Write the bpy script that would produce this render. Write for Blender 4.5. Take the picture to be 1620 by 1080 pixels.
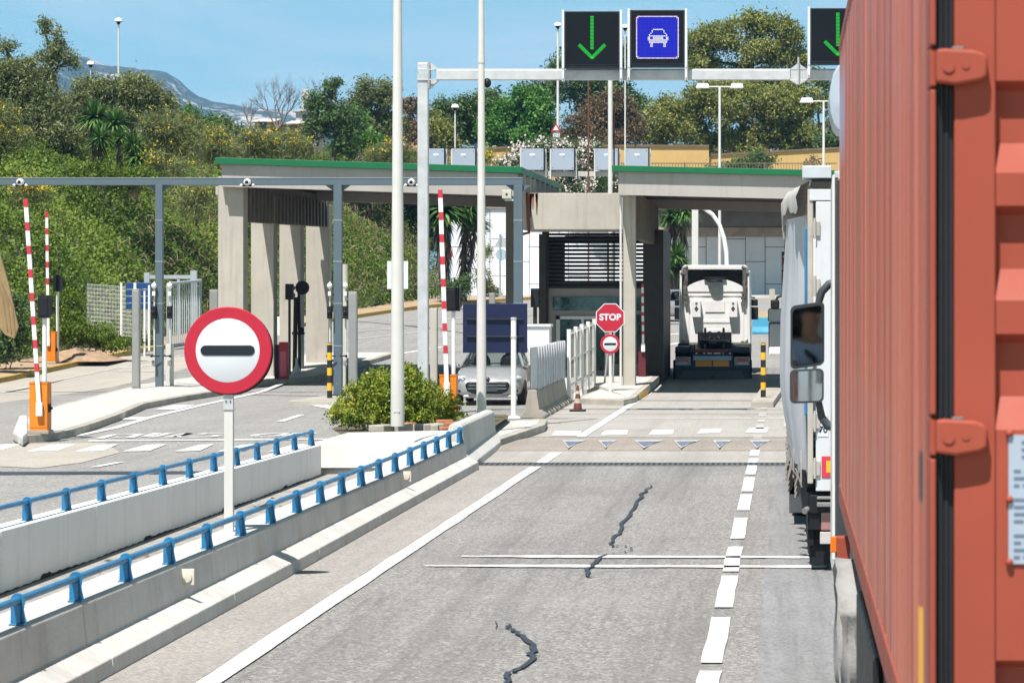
import bpy, math, random
import numpy as np
from mathutils import Vector, Matrix
R = math.radians
for _o in list(bpy.data.objects):
    bpy.data.objects.remove(_o)
scene = bpy.context.scene
COL = scene.collection
random.seed(7)
rng = np.random.default_rng(7)

# ------------------------------------------------------------------ camera, sky, sun, exposure
F, H, CX, CY = 4850.0, 2.6, 1243.0, 477.0          # focal length in photo pixels, eye height, vanishing point
cd = bpy.data.cameras.new('camera'); cam = bpy.data.objects.new('camera', cd); COL.objects.link(cam)
cam.location = (0, 0, H); cam.rotation_euler = (R(90), 0, 0)
cd.sensor_width = 36; cd.lens = F / 1620 * 36
cd.shift_x = (810 - CX) / 1620; cd.shift_y = -(540 - CY) / 1620
cd.clip_start = 0.1; cd.clip_end = 20000
cd.dof.use_dof = True; cd.dof.focus_distance = 75; cd.dof.aperture_fstop = 13
scene.camera = cam

SUN = Vector((0.165, 0.50, -1.0)).normalized()       # direction the light travels
elev = math.asin(-SUN.z); az = math.atan2(-SUN.x, -SUN.y)
world = bpy.data.worlds.new("World"); scene.world = world; world.use_nodes = True
wn, wl = world.node_tree.nodes, world.node_tree.links
wn.clear()
out = wn.new('ShaderNodeOutputWorld'); bg = wn.new('ShaderNodeBackground')
sky = wn.new('ShaderNodeTexSky'); sky.sky_type = 'NISHITA'; sky.sun_disc = False
sky.sun_elevation = elev; sky.sun_rotation = az
sky.air_density = 1.0; sky.dust_density = 0.4; sky.ozone_density = 1.6; sky.altitude = 0
tc = wn.new('ShaderNodeTexCoord')
add = wn.new('ShaderNodeVectorMath'); add.operation = 'ADD'; add.inputs[1].default_value = (0, 0, 0.34)
nrm = wn.new('ShaderNodeVectorMath'); nrm.operation = 'NORMALIZE'
wl.new(tc.outputs['Generated'], add.inputs[0]); wl.new(add.outputs[0], nrm.inputs[0])
wl.new(nrm.outputs[0], sky.inputs['Vector'])
mpw = wn.new('ShaderNodeMapping'); mpw.inputs['Scale'].default_value = (3.0, 3.0, 16.0)
mpw.inputs['Rotation'].default_value = (0.05, 0.12, 0.3)
nzw = wn.new('ShaderNodeTexNoise'); nzw.inputs['Scale'].default_value = 2.2; nzw.inputs['Detail'].default_value = 7
nzw.inputs['Roughness'].default_value = 0.62; nzw.inputs['Distortion'].default_value = 0.5
wl.new(tc.outputs['Generated'], mpw.inputs[0]); wl.new(mpw.outputs[0], nzw.inputs['Vector'])
rpw = wn.new('ShaderNodeMapRange'); rpw.inputs['From Min'].default_value = 0.45; rpw.inputs['From Max'].default_value = 0.80
rpw.inputs['To Max'].default_value = 0.75
wl.new(nzw.outputs['Fac'], rpw.inputs['Value'])
hsv = wn.new('ShaderNodeHueSaturation'); hsv.inputs['Hue'].default_value = 0.428
hsv.inputs['Saturation'].default_value = 0.78; hsv.inputs['Value'].default_value = 2.0
wl.new(sky.outputs[0], hsv.inputs['Color'])
mxw = wn.new('ShaderNodeMix'); mxw.data_type = 'RGBA'; mxw.inputs['B'].default_value = (7.5, 8.2, 8.8, 1)
wl.new(rpw.outputs[0], mxw.inputs['Factor']); wl.new(hsv.outputs[0], mxw.inputs['A'])
# the clear zenith is much deeper than the bright band near the horizon
szw = wn.new('ShaderNodeSeparateXYZ'); wl.new(tc.outputs['Generated'], szw.inputs[0])
zrw = wn.new('ShaderNodeMapRange'); zrw.inputs['From Min'].default_value = 0.12; zrw.inputs['From Max'].default_value = 0.6
zrw.inputs['To Min'].default_value = 1.0; zrw.inputs['To Max'].default_value = 0.24; wl.new(szw.outputs['Z'], zrw.inputs['Value'])
vmw = wn.new('ShaderNodeVectorMath'); vmw.operation = 'SCALE'; wl.new(mxw.outputs['Result'], vmw.inputs[0]); wl.new(zrw.outputs[0], vmw.inputs['Scale'])
wl.new(vmw.outputs[0], bg.inputs['Color']); bg.inputs['Strength'].default_value = 0.070
wl.new(bg.outputs[0], out.inputs['Surface'])
sd = bpy.data.lights.new('sun', 'SUN'); sd.energy = 5.0; sd.angle = R(0.5); sd.color = (1.0, 0.955, 0.91)
so = bpy.data.objects.new('sun', sd); COL.objects.link(so)
so.rotation_euler = SUN.to_track_quat('-Z', 'Y').to_euler(); so.location = (-10, -30, 60)
scene.view_settings.view_transform = 'Standard'; scene.view_settings.look = 'None'
scene.view_settings.gamma = 1.0; scene.view_settings.exposure = 0.72
scene.render.engine = 'CYCLES'
scene.cycles.max_bounces = 6; scene.cycles.diffuse_bounces = 3; scene.cycles.glossy_bounces = 3
scene.cycles.transparent_max_bounces = 8; scene.cycles.use_denoising = True

# ------------------------------------------------------------------ placing helpers
def gz(Y):
    """height of the carriageway: level up to the station, then a 3 % climb behind it"""
    Y = min(Y, 215.0)
    t = Y - 88.0
    if t <= 0: return 0.0
    return 0.03 * t * t / 16 if t < 8 else 0.03 * (t - 4)
def W(px, py, Y):
    return Vector(((px - CX) * Y / F, Y, H - (py - CY) * Y / F))
def GP(px, py, z=0.0):
    Y = (H - z) * F / (py - CY)
    return Vector(((px - CX) * Y / F, Y, z))
def XA(px, Y): return (px - CX) * Y / F
def ZA(py, Y): return H - (py - CY) * Y / F

# ------------------------------------------------------------------ mesh builder
class MB:
    def __init__(s): s.v = []; s.f = []; s.m = []
    def add(s, verts, faces, m=0):
        b = len(s.v); s.v += [tuple(p) for p in verts]
        for f in faces: s.f.append(tuple(b + i for i in f)); s.m.append(m)
        return s
    def box(s, x0, x1, y0, y1, z0, z1, m=0, rz=0, c=None):
        vs = [(x0, y0, z0), (x1, y0, z0), (x1, y1, z0), (x0, y1, z0), (x0, y0, z1), (x1, y0, z1), (x1, y1, z1), (x0, y1, z1)]
        if rz:
            c = c or ((x0 + x1) / 2, (y0 + y1) / 2); ca, sa = math.cos(rz), math.sin(rz)
            vs = [(c[0] + (x - c[0]) * ca - (y - c[1]) * sa, c[1] + (x - c[0]) * sa + (y - c[1]) * ca, z) for x, y, z in vs]
        return s.add(vs, [(0, 3, 2, 1), (4, 5, 6, 7), (0, 1, 5, 4), (1, 2, 6, 5), (2, 3, 7, 6), (3, 0, 4, 7)], m)
    def hexa(s, b, t, m=0):
        return s.add(list(b) + list(t), [(0, 3, 2, 1), (4, 5, 6, 7), (0, 1, 5, 4), (1, 2, 6, 5), (2, 3, 7, 6), (3, 0, 4, 7)], m)
    def tube(s, pts, r, n=10, m=0, cap=True):
        pts = [Vector(p) for p in pts]; k = len(pts)
        rs = [r] * k if not hasattr(r, '__len__') else list(r)
        vs = []; prev = None
        for i, p in enumerate(pts):
            d = (pts[min(i + 1, k - 1)] - pts[max(i - 1, 0)])
            d = d.normalized() if d.length > 1e-9 else Vector((0, 0, 1))
            if prev is None:
                a = Vector((0, 0, 1)) if abs(d.z) < 0.9 else Vector((1, 0, 0))
                u = d.cross(a).normalized()
            else:
                u = prev - d * prev.dot(d); u = u.normalized() if u.length > 1e-6 else d.orthogonal().normalized()
            prev = u; w = d.cross(u)
            for j in range(n):
                a = 2 * math.pi * j / n
                vs.append(p + (u * math.cos(a) + w * math.sin(a)) * rs[i])
        fs = [(i * n + j, i * n + (j + 1) % n, (i + 1) * n + (j + 1) % n, (i + 1) * n + j) for i in range(k - 1) for j in range(n)]
        if cap: fs += [tuple(reversed(range(n))), tuple(range((k - 1) * n, k * n))]
        return s.add(vs, fs, m)
    def cyl(s, p, q, r, n=16, m=0): return s.tube([p, q], r, n, m)
    def lathe(s, prof, o=(0, 0, 0), n=20, axis='z', m=0):
        vs = []; o = Vector(o)
        for r, h in prof:
            for j in range(n):
                a = 2 * math.pi * j / n; x, y = r * math.cos(a), r * math.sin(a)
                vs.append(o + (Vector((x, y, h)) if axis == 'z' else Vector((h, x, y)) if axis == 'x' else Vector((x, h, y))))
        k = len(prof)
        fs = [(i * n + j, i * n + (j + 1) % n, (i + 1) * n + (j + 1) % n, (i + 1) * n + j) for i in range(k - 1) for j in range(n)]
        if prof[0][0] > 1e-6: fs.append(tuple(reversed(range(n))))
        if prof[-1][0] > 1e-6: fs.append(tuple(range((k - 1) * n, k * n)))
        return s.add(vs, fs, m)
    def prism(s, poly, a, b, axis='y', m=0):
        """poly in the two other axes, extruded along axis between a and b"""
        def P(u, v, t): return (t, u, v) if axis == 'x' else (u, t, v) if axis == 'y' else (u, v, t)
        n = len(poly); vs = [P(u, v, a) for u, v in poly] + [P(u, v, b) for u, v in poly]
        fs = [tuple(range(n)), tuple(reversed(range(n, 2 * n)))] + [(i, n + i, n + (i + 1) % n, (i + 1) % n) for i in range(n)]
        return s.add(vs, fs, m)
    def quad(s, a, b, c, d, m=0): return s.add([a, b, c, d], [(0, 1, 2, 3)], m)
    def sphere(s, c, r, nu=16, nv=10, m=0):
        rx, ry, rz = (r, r, r) if not hasattr(r, '__len__') else r
        vs = [(c[0], c[1], c[2] - rz)]
        for i in range(1, nv):
            t = math.pi * i / nv - math.pi / 2
            for j in range(nu):
                a = 2 * math.pi * j / nu
                vs.append((c[0] + rx * math.cos(t) * math.cos(a), c[1] + ry * math.cos(t) * math.sin(a), c[2] + rz * math.sin(t)))
        vs.append((c[0], c[1], c[2] + rz)); L = len(vs) - 1
        fs = [(0, 1 + (j + 1) % nu, 1 + j) for j in range(nu)]
        for i in range(nv - 2):
            for j in range(nu):
                a = 1 + i * nu; fs.append((a + j, a + (j + 1) % nu, a + nu + (j + 1) % nu, a + nu + j))
        a = 1 + (nv - 2) * nu; fs += [(a + j, a + (j + 1) % nu, L) for j in range(nu)]
        return s.add(vs, fs, m)
    def loft(s, rings, closed=True, cap=False, m=0):
        n = len(rings[0]); vs = [p for r in rings for p in r]
        fs = []
        for i in range(len(rings) - 1):
            for j in range(n if closed else n - 1):
                fs.append((i * n + j, i * n + (j + 1) % n, (i + 1) * n + (j + 1) % n, (i + 1) * n + j))
        if cap: fs += [tuple(reversed(range(n))), tuple(range((len(rings) - 1) * n, len(rings) * n))]
        return s.add(vs, fs, m)
    def build(s, name, mats, parent=None, world=True, smooth=None, bevel=0, sub=0, fix=True, origin=True):
        me = bpy.data.meshes.new(name)
        off = Vector((0, 0, 0))
        if parent is None and origin and s.v:
            xs = np.array(s.v); off = Vector(((xs[:, 0].min() + xs[:, 0].max()) / 2, (xs[:, 1].min() + xs[:, 1].max()) / 2, xs[:, 2].min()))
            s.v = [tuple(Vector(p) - off) for p in s.v]
        me.from_pydata(s.v, [], s.f)
        mats = mats if isinstance(mats, (list, tuple)) else [mats]
        for mt in mats: me.materials.append(mt)
        if len(mats) > 1: me.polygons.foreach_set('material_index', s.m)
        if fix:
            import bmesh
            bm = bmesh.new(); bm.from_mesh(me); bmesh.ops.recalc_face_normals(bm, faces=bm.faces); bm.to_mesh(me); bm.free()
        if smooth is not None:
            me.polygons.foreach_set('use_smooth', [True] * len(me.polygons)); me.set_sharp_from_angle(angle=R(smooth))
        me.update()
        return link(name, me, parent, world, bevel, sub, off)

def build_each(b, name, mats, parent, world=True, **k):
    """build every connected piece of b as a part of its own"""
    par = list(range(len(b.v)))
    def find(i):
        while par[i] != i: par[i] = par[par[i]]; i = par[i]
        return i
    for f in b.f:
        for q in f[1:]: par[find(q)] = find(f[0])
    groups = {}
    for f, m in zip(b.f, b.m): groups.setdefault(find(f[0]), []).append((f, m))
    res = []
    for fs in groups.values():
        idx = sorted({i for f, _ in fs for i in f}); mp_ = {i: j for j, i in enumerate(idx)}
        c = MB(); c.v = [b.v[i] for i in idx]; c.f = [tuple(mp_[i] for i in f) for f, _ in fs]; c.m = [m for _, m in fs]
        res.append(c.build(name, mats, parent, world, **k))
    return res
def wmat(o):
    m = o.matrix_parent_inverse @ o.matrix_basis
    return wmat(o.parent) @ m if o.parent else o.matrix_basis.copy()
def link(name, me, parent=None, world=True, bevel=0, sub=0, off=None):
    o = bpy.data.objects.new(name, me); COL.objects.link(o)
    if off is not None and parent is None: o.location = off
    if parent:
        o.parent = parent
        if world: o.matrix_parent_inverse = wmat(parent).inverted()
    if bevel:
        b = o.modifiers.new('bevel', 'BEVEL'); b.width = bevel; b.segments = 2; b.limit_method = 'ANGLE'; b.angle_limit = R(35)
    if sub:
        u = o.modifiers.new('sub', 'SUBSURF'); u.levels = sub; u.render_levels = sub
    return o
def tag(o, label=None, cat=None, group=None, kind=None):
    if label: o['label'] = label
    if cat: o['category'] = cat
    if group: o['group'] = group
    if kind: o['kind'] = kind
    return o
def thing(name, label, cat, loc=(0, 0, 0), rz=0, group=None):
    o = bpy.data.objects.new(name, None); COL.objects.link(o); o.location = loc; o.rotation_euler = (0, 0, rz)
    o.empty_display_size = 0.2
    return tag(o, label, cat, group)
def copy_tree(o, parent=None):
    c = o.copy(); COL.objects.link(c)
    if parent: c.parent = parent
    for ch in list(o.children): copy_tree(ch, c)
    return c
def struct(o): o['kind'] = 'structure'; return o

# ------------------------------------------------------------------ materials
_MC = {}
def srgb(r, g, b):
    f = lambda c: (c / 255 / 12.92) if c / 255 <= 0.04045 else ((c / 255 + 0.055) / 1.055) ** 2.4
    return (f(r), f(g), f(b))
def M(name, col, rough=0.7, metal=0.0, var=0.10, scale=2.0, bump=0.0, bscale=40.0, spec=0.4, dirt=0.0, dcol=(0.06, 0.05, 0.04),
      streak=0.0, dscale=1.3, coat=0.0, fine=0.0, emit=0.0, sx=(1, 1, 1)):
    if name in _MC: return _MC[name]
    m = bpy.data.materials.new(name); m.use_nodes = True; _MC[name] = m
    n, l = m.node_tree.nodes, m.node_tree.links
    b = n['Principled BSDF']; b.inputs['Roughness'].default_value = rough; b.inputs['Metallic'].default_value = metal
    b.inputs['Specular IOR Level'].default_value = spec; b.inputs['Coat Weight'].default_value = coat
    t = n.new('ShaderNodeTexCoord'); mp = n.new('ShaderNodeMapping'); mp.inputs['Scale'].default_value = sx
    l.new(t.outputs['Object'], mp.inputs['Vector'])
    def noise(sc, det=4, ro=0.55, vec=None):
        q = n.new('ShaderNodeTexNoise'); q.inputs['Scale'].default_value = sc; q.inputs['Detail'].default_value = det
        q.inputs['Roughness'].default_value = ro; l.new(vec or mp.outputs[0], q.inputs['Vector']); return q
    def mix(a, bb, fac, mode='MIX'):
        q = n.new('ShaderNodeMix'); q.data_type = 'RGBA'; q.blend_type = mode
        for sock, val in (('A', a), ('B', bb), ('Factor', fac)):
            s_ = q.inputs[sock] if sock != 'Factor' else q.inputs['Factor']
            if isinstance(val, bpy.types.NodeSocket): l.new(val, s_)
            elif sock == 'Factor': s_.default_value = val
            else: s_.default_value = (*val[:3], 1)
        return q.outputs['Result']
    def rng_(v, a, bb, c=0.0, d=1.0):
        q = n.new('ShaderNodeMapRange'); q.inputs['From Min'].default_value = a; q.inputs['From Max'].default_value = bb
        q.inputs['To Min'].default_value = c; q.inputs['To Max'].default_value = d; l.new(v, q.inputs['Value']); return q.outputs[0]
    lo = tuple(c * (1 - var) for c in col); hi = tuple(min(1, c * (1 + var)) for c in col)
    c = mix(lo, hi, rng_(noise(scale, 6, 0.6).outputs['Fac'], 0.3, 0.7))
    if fine:
        c = mix(c, tuple(min(1, x * (1 + fine)) for x in col), rng_(noise(scale * 60, 2).outputs['Fac'], 0.55, 0.75, 0, 0.8))
        c = mix(c, tuple(x * (1 - fine) for x in col), rng_(noise(scale * 75, 2).outputs['Fac'], 0.55, 0.75, 0, 0.8))
    if dirt: c = mix(c, dcol, rng_(noise(dscale, 8, 0.7).outputs['Fac'], 0.50, 0.78, 0, dirt))
    if streak:
        mp2 = n.new('ShaderNodeMapping'); mp2.inputs['Scale'].default_value = (7, 7, 0.35); l.new(t.outputs['Object'], mp2.inputs['Vector'])
        c = mix(c, dcol, rng_(noise(1.0, 5, 0.6, mp2.outputs[0]).outputs['Fac'], 0.52, 0.8, 0, streak))
    l.new(c, b.inputs['Base Color'])
    rr = rng_(noise(scale * 3, 4).outputs['Fac'], 0.3, 0.7, max(0.02, rough - 0.08), min(1, rough + 0.08)); l.new(rr, b.inputs['Roughness'])
    if bump:
        q = n.new('ShaderNodeBump'); q.inputs['Strength'].default_value = bump; q.inputs['Distance'].default_value = 0.02
        l.new(noise(bscale, 5, 0.65).outputs['Fac'], q.inputs['Height']); l.new(q.outputs[0], b.inputs['Normal'])
    if emit:
        l.remove(b.inputs['Base Color'].links[0]); b.inputs['Base Color'].default_value = (.01, .01, .01, 1)
        b.inputs['Specular IOR Level'].default_value = 0.0
        b.inputs['Emission Color'].default_value = (*col[:3], 1); b.inputs['Emission Strength'].default_value = emit
    return m

concrete = M('pale_concrete', (0.46, 0.43, 0.375), 0.85, var=0.12, scale=1.2, bump=0.25, dirt=0.25, streak=0.3, dcol=(0.16, 0.13, 0.10))
concrete_in = M('column_concrete', (0.43, 0.40, 0.345), 0.85, var=0.10, scale=0.8, bump=0.25, dirt=0.22, streak=0.40, dcol=(0.2, 0.16, 0.12))
barrier_c = M('barrier_concrete', (0.53, 0.515, 0.49), 0.85, var=0.12, scale=1.5, bump=0.35, bscale=25, dirt=0.35, streak=0.3, dcol=(0.2, 0.17, 0.13), fine=0.12)
white_wall = M('whitewashed_concrete', (0.50, 0.49, 0.465), 0.85, var=0.08, scale=1.1, bump=0.4, bscale=18, dirt=0.4, streak=0.2, dcol=(0.3, 0.25, 0.17))
kerb_c = M('kerb_concrete', (0.36, 0.335, 0.29), 0.9, var=0.2, scale=1.5, bump=0.4, dirt=0.4, dcol=(0.12, 0.1, 0.08))
pave_c = M('pavement_concrete', (0.47, 0.45, 0.42), 0.9, var=0.08, scale=0.6, bump=0.2, dirt=0.25, dcol=(0.25, 0.22, 0.18), fine=0.08)
kerb_y = M('worn_yellow_kerb_paint', (0.38, 0.25, 0.055), 0.8, var=0.2, scale=3, dirt=0.6, dcol=(0.26, 0.23, 0.19), dscale=3)
yellow_p = M('yellow_paint', (0.72, 0.40, 0.02), 0.5, var=0.08, dirt=0.15)
black_p = M('black_paint', (0.018, 0.018, 0.02), 0.5, var=0.2)
black_pl = M('black_plastic', (0.009, 0.010, 0.012), 0.55, var=0.3, scale=4, spec=0.3)
rubber = M('tyre_rubber', (0.022, 0.022, 0.022), 0.85, var=0.3, scale=8, bump=0.2)
galv = M('galvanised_steel', (0.50, 0.51, 0.52), 0.5, metal=0.25, var=0.14, scale=3, streak=0.2, dcol=(0.3, 0.3, 0.3))
galv_b = M('bluish_galvanised_steel', (0.50, 0.53, 0.56), 0.5, metal=0.2, var=0.1, scale=2.5, streak=0.15, dcol=(0.34, 0.35, 0.36))
pole_w = M('pale_grey_pole_paint', (0.57, 0.56, 0.53), 0.45, var=0.05, scale=2, streak=0.12, dcol=(0.35, 0.33, 0.3))
white_p = M('white_paint', (0.74, 0.74, 0.73), 0.5, var=0.05, scale=3, dirt=0.15, dcol=(0.4, 0.36, 0.3))
portal_m = M('slate_blue_steel', (0.088, 0.122, 0.145), 0.45, var=0.06, scale=1.2, streak=0.15, dcol=(0.17, 0.2, 0.22))
orange_p = M('orange_paint', (0.72, 0.20, 0.008), 0.45, var=0.05, scale=3, dirt=0.12, streak=0.1, dcol=(0.4, 0.16, 0.04))
red_p = M('red_sign_paint', (0.42, 0.014, 0.035), 0.4, var=0.05, scale=3, dirt=0.08)
red_arm = M('red_arm_paint', (0.5, 0.03, 0.05), 0.5, var=0.08, scale=4)
sign_w = M('white_sign_sheeting', (0.62, 0.64, 0.67), 0.4, var=0.03, scale=2)
sign_k = M('black_sign_sheeting', (0.008, 0.012, 0.02), 0.45, var=0.1)
blue_rail = M('blue_rail_paint', (0.016, 0.155, 0.325), 0.4, var=0.22, scale=4, dirt=0.4, dcol=(0.06, 0.18, 0.28), streak=0.2)
navy_p = M('navy_sign_back', (0.007, 0.012, 0.048), 0.45, var=0.1, scale=2)
blue_slat = M('blue_sign_back', (0.012, 0.06, 0.20), 0.4, var=0.1)
green_p = M('green_trim', (0.003, 0.12, 0.042), 0.5, var=0.08, scale=2, dirt=0.2, dcol=(0.02, 0.1, 0.045))
dark_m = M('dark_brown_metal', (0.022, 0.019, 0.014), 0.6, var=0.2, scale=3)
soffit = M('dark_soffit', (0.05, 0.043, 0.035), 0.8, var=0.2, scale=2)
fascia_m = M('fascia_grey', (0.38, 0.36, 0.335), 0.75, var=0.07, scale=0.5, streak=0.3, dirt=0.3, dcol=(0.24, 0.18, 0.13), dscale=0.9)
led_g = M('green_led', (0.02, 0.80, 0.06), 0.5, emit=0.8, var=0.0)
glass_d = M('dark_green_glass', (0.004, 0.028, 0.026), 0.08, spec=0.7, var=0.1)
rust = M('rusty_steel', (0.16, 0.05, 0.028), 0.8, var=0.2, scale=6)

# ------------------------------------------------------------------ ground, carriageways, markings
def KX(Y): return float(np.interp(Y, [0, 113, 151, 165, 176, 183, 188], [-24.2, -24.2, -21.3, -19.9, -17.6, -15.0, -12.5]))
def GPr(px, py, dz=0.0):
    lo, hi = 8.0, 214.0
    for _ in range(50):
        Y = (lo + hi) / 2
        if CY - (gz(Y) + dz - H) * F / Y > py: lo = Y
        else: hi = Y
    return Vector(((px - CX) * Y / F, Y, gz(Y) + dz))
def asphalt(name, base, speck, dark=0.5, tracks=0.0, patch=0.25):
    m = M(name, base, 0.9, var=0.10, scale=0.35, bump=0.5, bscale=70, spec=0.3)
    n, l = m.node_tree.nodes, m.node_tree.links; b = n['Principled BSDF']
    src = b.inputs['Base Color'].links[0].from_socket
    t = n.new('ShaderNodeTexCoord')
    def mixin(src, col, fac):
        q = n.new('ShaderNodeMix'); q.data_type = 'RGBA'; l.new(src, q.inputs['A']); q.inputs['B'].default_value = (*col, 1); l.new(fac, q.inputs['Factor']); return q.outputs['Result']
    def nz(sc, a, bb, d, det=3, vec=None):
        q = n.new('ShaderNodeTexNoise'); q.inputs['Scale'].default_value = sc; q.inputs['Detail'].default_value = det; q.inputs['Roughness'].default_value = 0.7
        l.new(vec or t.outputs['Object'], q.inputs['Vector'])
        r = n.new('ShaderNodeMapRange'); r.inputs['From Min'].default_value = a; r.inputs['From Max'].default_value = bb; r.inputs['To Max'].default_value = d
        l.new(q.outputs['Fac'], r.inputs['Value']); return r.outputs[0]
    vo = n.new('ShaderNodeTexVoronoi'); vo.inputs['Scale'].default_value = 42; l.new(t.outputs['Object'], vo.inputs['Vector'])
    sep = n.new('ShaderNodeSeparateColor'); l.new(vo.outputs['Color'], sep.inputs[0])
    r1 = n.new('ShaderNodeMapRange'); r1.inputs['From Min'].default_value = 0.5; r1.inputs['From Max'].default_value = 1.0; r1.inputs['To Max'].default_value = 0.75; l.new(sep.outputs[0], r1.inputs['Value'])
    src = mixin(src, tuple(min(1, c * speck) for c in base), r1.outputs[0])
    r2 = n.new('ShaderNodeMapRange'); r2.inputs['From Min'].default_value = 0.5; r2.inputs['From Max'].default_value = 1.0; r2.inputs['To Max'].default_value = 0.8; l.new(sep.outputs[1], r2.inputs['Value'])
    src = mixin(src, tuple(c * dark for c in base), r2.outputs[0])
    src = mixin(src, tuple(c * 0.62 for c in base), nz(0.22, 0.5, 0.72, patch, 6))
    src = mixin(src, tuple(min(1, c * 1.25) for c in base), nz(0.5, 0.52, 0.75, 0.5, 6))
    if tracks:
        mp = n.new('ShaderNodeMapping'); mp.inputs['Scale'].default_value = (1.5, 0.035, 1); l.new(t.outputs['Object'], mp.inputs['Vector'])
        src = mixin(src, tuple(c * 0.55 for c in base), nz(1.0, 0.48, 0.7, tracks, 4, mp.outputs[0]))
        mp = n.new('ShaderNodeMapping'); mp.inputs['Scale'].default_value = (9, 0.25, 1); l.new(t.outputs['Object'], mp.inputs['Vector'])
        src = mixin(src, tuple(c * 0.55 for c in base), nz(1.0, 0.55, 0.75, tracks, 4, mp.outputs[0]))
    l.new(src, b.inputs['Base Color'])
    return m
asph = asphalt('worn_asphalt', (0.220, 0.212, 0.205), 2.1, 0.42, 0.62, 0.4)
asph_l = asphalt('left_asphalt', (0.255, 0.246, 0.236), 2.0, 0.42, 0.35, 0.3)
shoulder_m = asphalt('shoulder_asphalt', (0.30, 0.282, 0.262), 1.45, 0.6, 0.25, 0.2)
apron_m = asphalt('station_concrete', (0.345, 0.325, 0.30), 1.25, 0.72, 0.35, 0.3)
beige_m = asphalt('beige_lane', (0.38, 0.35, 0.305), 1.2, 0.75, 0.25, 0.15)
scuff_m = asphalt('scuffed_asphalt', (0.235, 0.235, 0.238), 1.3, 0.55, 0.8, 0.5)
dirt_m = M('dry_earth', (0.36, 0.26, 0.17), 0.95, var=0.25, scale=0.8, bump=0.8, bscale=8, dirt=0.4, dcol=(0.16, 0.13, 0.08), fine=0.2)
soil_m = M('hill_soil', (0.10, 0.085, 0.05), 0.95, var=0.3, scale=0.7, bump=0.6, bscale=6)
gravel_m = M('median_gravel', (0.33, 0.315, 0.29), 0.95, var=0.25, scale=2.5, bump=0.9, bscale=60, dirt=0.35, dcol=(0.14, 0.12, 0.09), fine=0.3)

def sheet(name, polyf, ys, dz, mat, extra=lambda Y: 0.0):
    """strip of ground between two edges given as functions of Y"""
    b = MB(); vs = []
    for Y in ys:
        a, c = polyf(Y); z = gz(Y) + dz + extra(Y)
        vs += [(a, Y, z), (c, Y, z)]
    b.add(vs, [(2 * i, 2 * i + 1, 2 * i + 3, 2 * i + 2) for i in range(len(ys) - 1)])
    return struct(b.build(name, mat, origin=False))
YS = [1, 20, 40, 60, 80, 88] + [88 + i for i in range(1, 9)] + [104, 115, 130, 145, 160, 175, 186]
gb = MB()
gy = [-60, 0, 60, 87.9, 88] + [88 + i for i in range(1, 9)] + [120, 160, 215, 400, 4600]
gb.add([(x, y, gz(y) - (0.35 if y < 88 else 0.03)) for y in gy for x in (-3000, -60, 60, 3000)],
       [(4 * i + j, 4 * i + j + 1, 4 * i + j + 5, 4 * i + j + 4) for i in range(len(gy) - 1) for j in range(3)])
struct(gb.build('ground', dirt_m, origin=False))
sheet('carriageway', lambda Y: (-5.0 if Y < 48 else -7.3, 12.0), [1, 20, 40, 47.99, 48.0] + [y for y in YS if 48 < y < 105], 0.0, asph)
sheet('left_carriageway', lambda Y: (max(KX(Y), -24.2), -7.4 if Y < 48 else -7.3), [1, 20, 40, 47.99, 48.0] + [y for y in YS if 48 < y < 105], 0.0, asph_l)
sheet('rear_carriageway', lambda Y: (KX(Y), 14.0), [y for y in YS if y >= 104], 0.0, asph_l)
sheet('hard_shoulder', lambda Y: (-5.3, -4.03), [3, 48.9], 0.004, shoulder_m)
sheet('station_apron', lambda Y: (-5.6, 12.0), [48.9, 60, 75, 84, 88, 90, 92, 96, 99], 0.004, apron_m)
sheet('scuffed_strip', lambda Y: (-0.2, 1.6), [4, 48.6], 0.004, scuff_m)
sheet('service_lane', lambda Y: (-24.2, -20.2 + max(0, 62 - Y) * 0.25), [52, 60, 75, 88, 92, 96, 104, 112], 0.004, beige_m)
pb = MB()                                              # paler patched corner in front of the left island
cor = [GP(*p) for p in [(-60, 735), (60, 741), (130, 732), (190, 716), (165, 700), (60, 702), (-60, 705)]]
pb.add([(p.x, p.y, 0.008) for p in cor], [tuple(range(len(cor)))]); struct(pb.build('patched_pavement', beige_m, origin=False))
# speed table with painted triangles
stb = MB(); tab_m = asphalt('speed_table_concrete', (0.29, 0.255, 0.225), 1.3, 0.65, 0.3, 0.3)
prof = [(53.4, 0.006), (54.6, 0.03), (57.0, 0.03), (58.2, 0.006)]
stb.add([(x, y, z + 0.004) for y, z in prof for x in (-5.2, 3.2)], [(0, 1, 3, 2), (2, 3, 5, 4), (4, 5, 7, 6)])
struct(stb.build('speed_table', tab_m, origin=False))

def paint(name, wear, col=(0.66, 0.66, 0.65), under=(0.24, 0.232, 0.222)):
    m = M(name, col, 0.75, var=0.05, scale=3, dirt=wear, dcol=under, dscale=4, fine=0.15, sx=(1, .35, 1), spec=0.3); return m
mk = paint('road_paint', 0.75); mk_w = paint('worn_road_paint', 1.0); mk_f = paint('faded_road_paint', 1.0, (0.42, 0.41, 0.39), (0.27, 0.26, 0.245))
joint_m = M('dark_joint', (0.07, 0.068, 0.066), 0.9, var=0.3, dirt=0.5, dcol=(0.18, 0.17, 0.15), dscale=3)
tar_m = M('tar_sealant', (0.030, 0.037, 0.052), 0.55, var=0.25, scale=6)
dz_m = [0.013]
def mark(poly, mat=mk, name='road_marking', zc=None, solve=None):
    """poly: photo pixels of a flat patch of paint, laid on the carriageway"""
    dz = zc if zc is not None else 0.013
    ps = [(solve or GPr)(px, py, dz) if solve is None else solve(px, py) for px, py in poly]
    b = MB(); b.add(ps, [tuple(range(len(ps)))])
    return struct(b.build(name, mat, origin=False))
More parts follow.
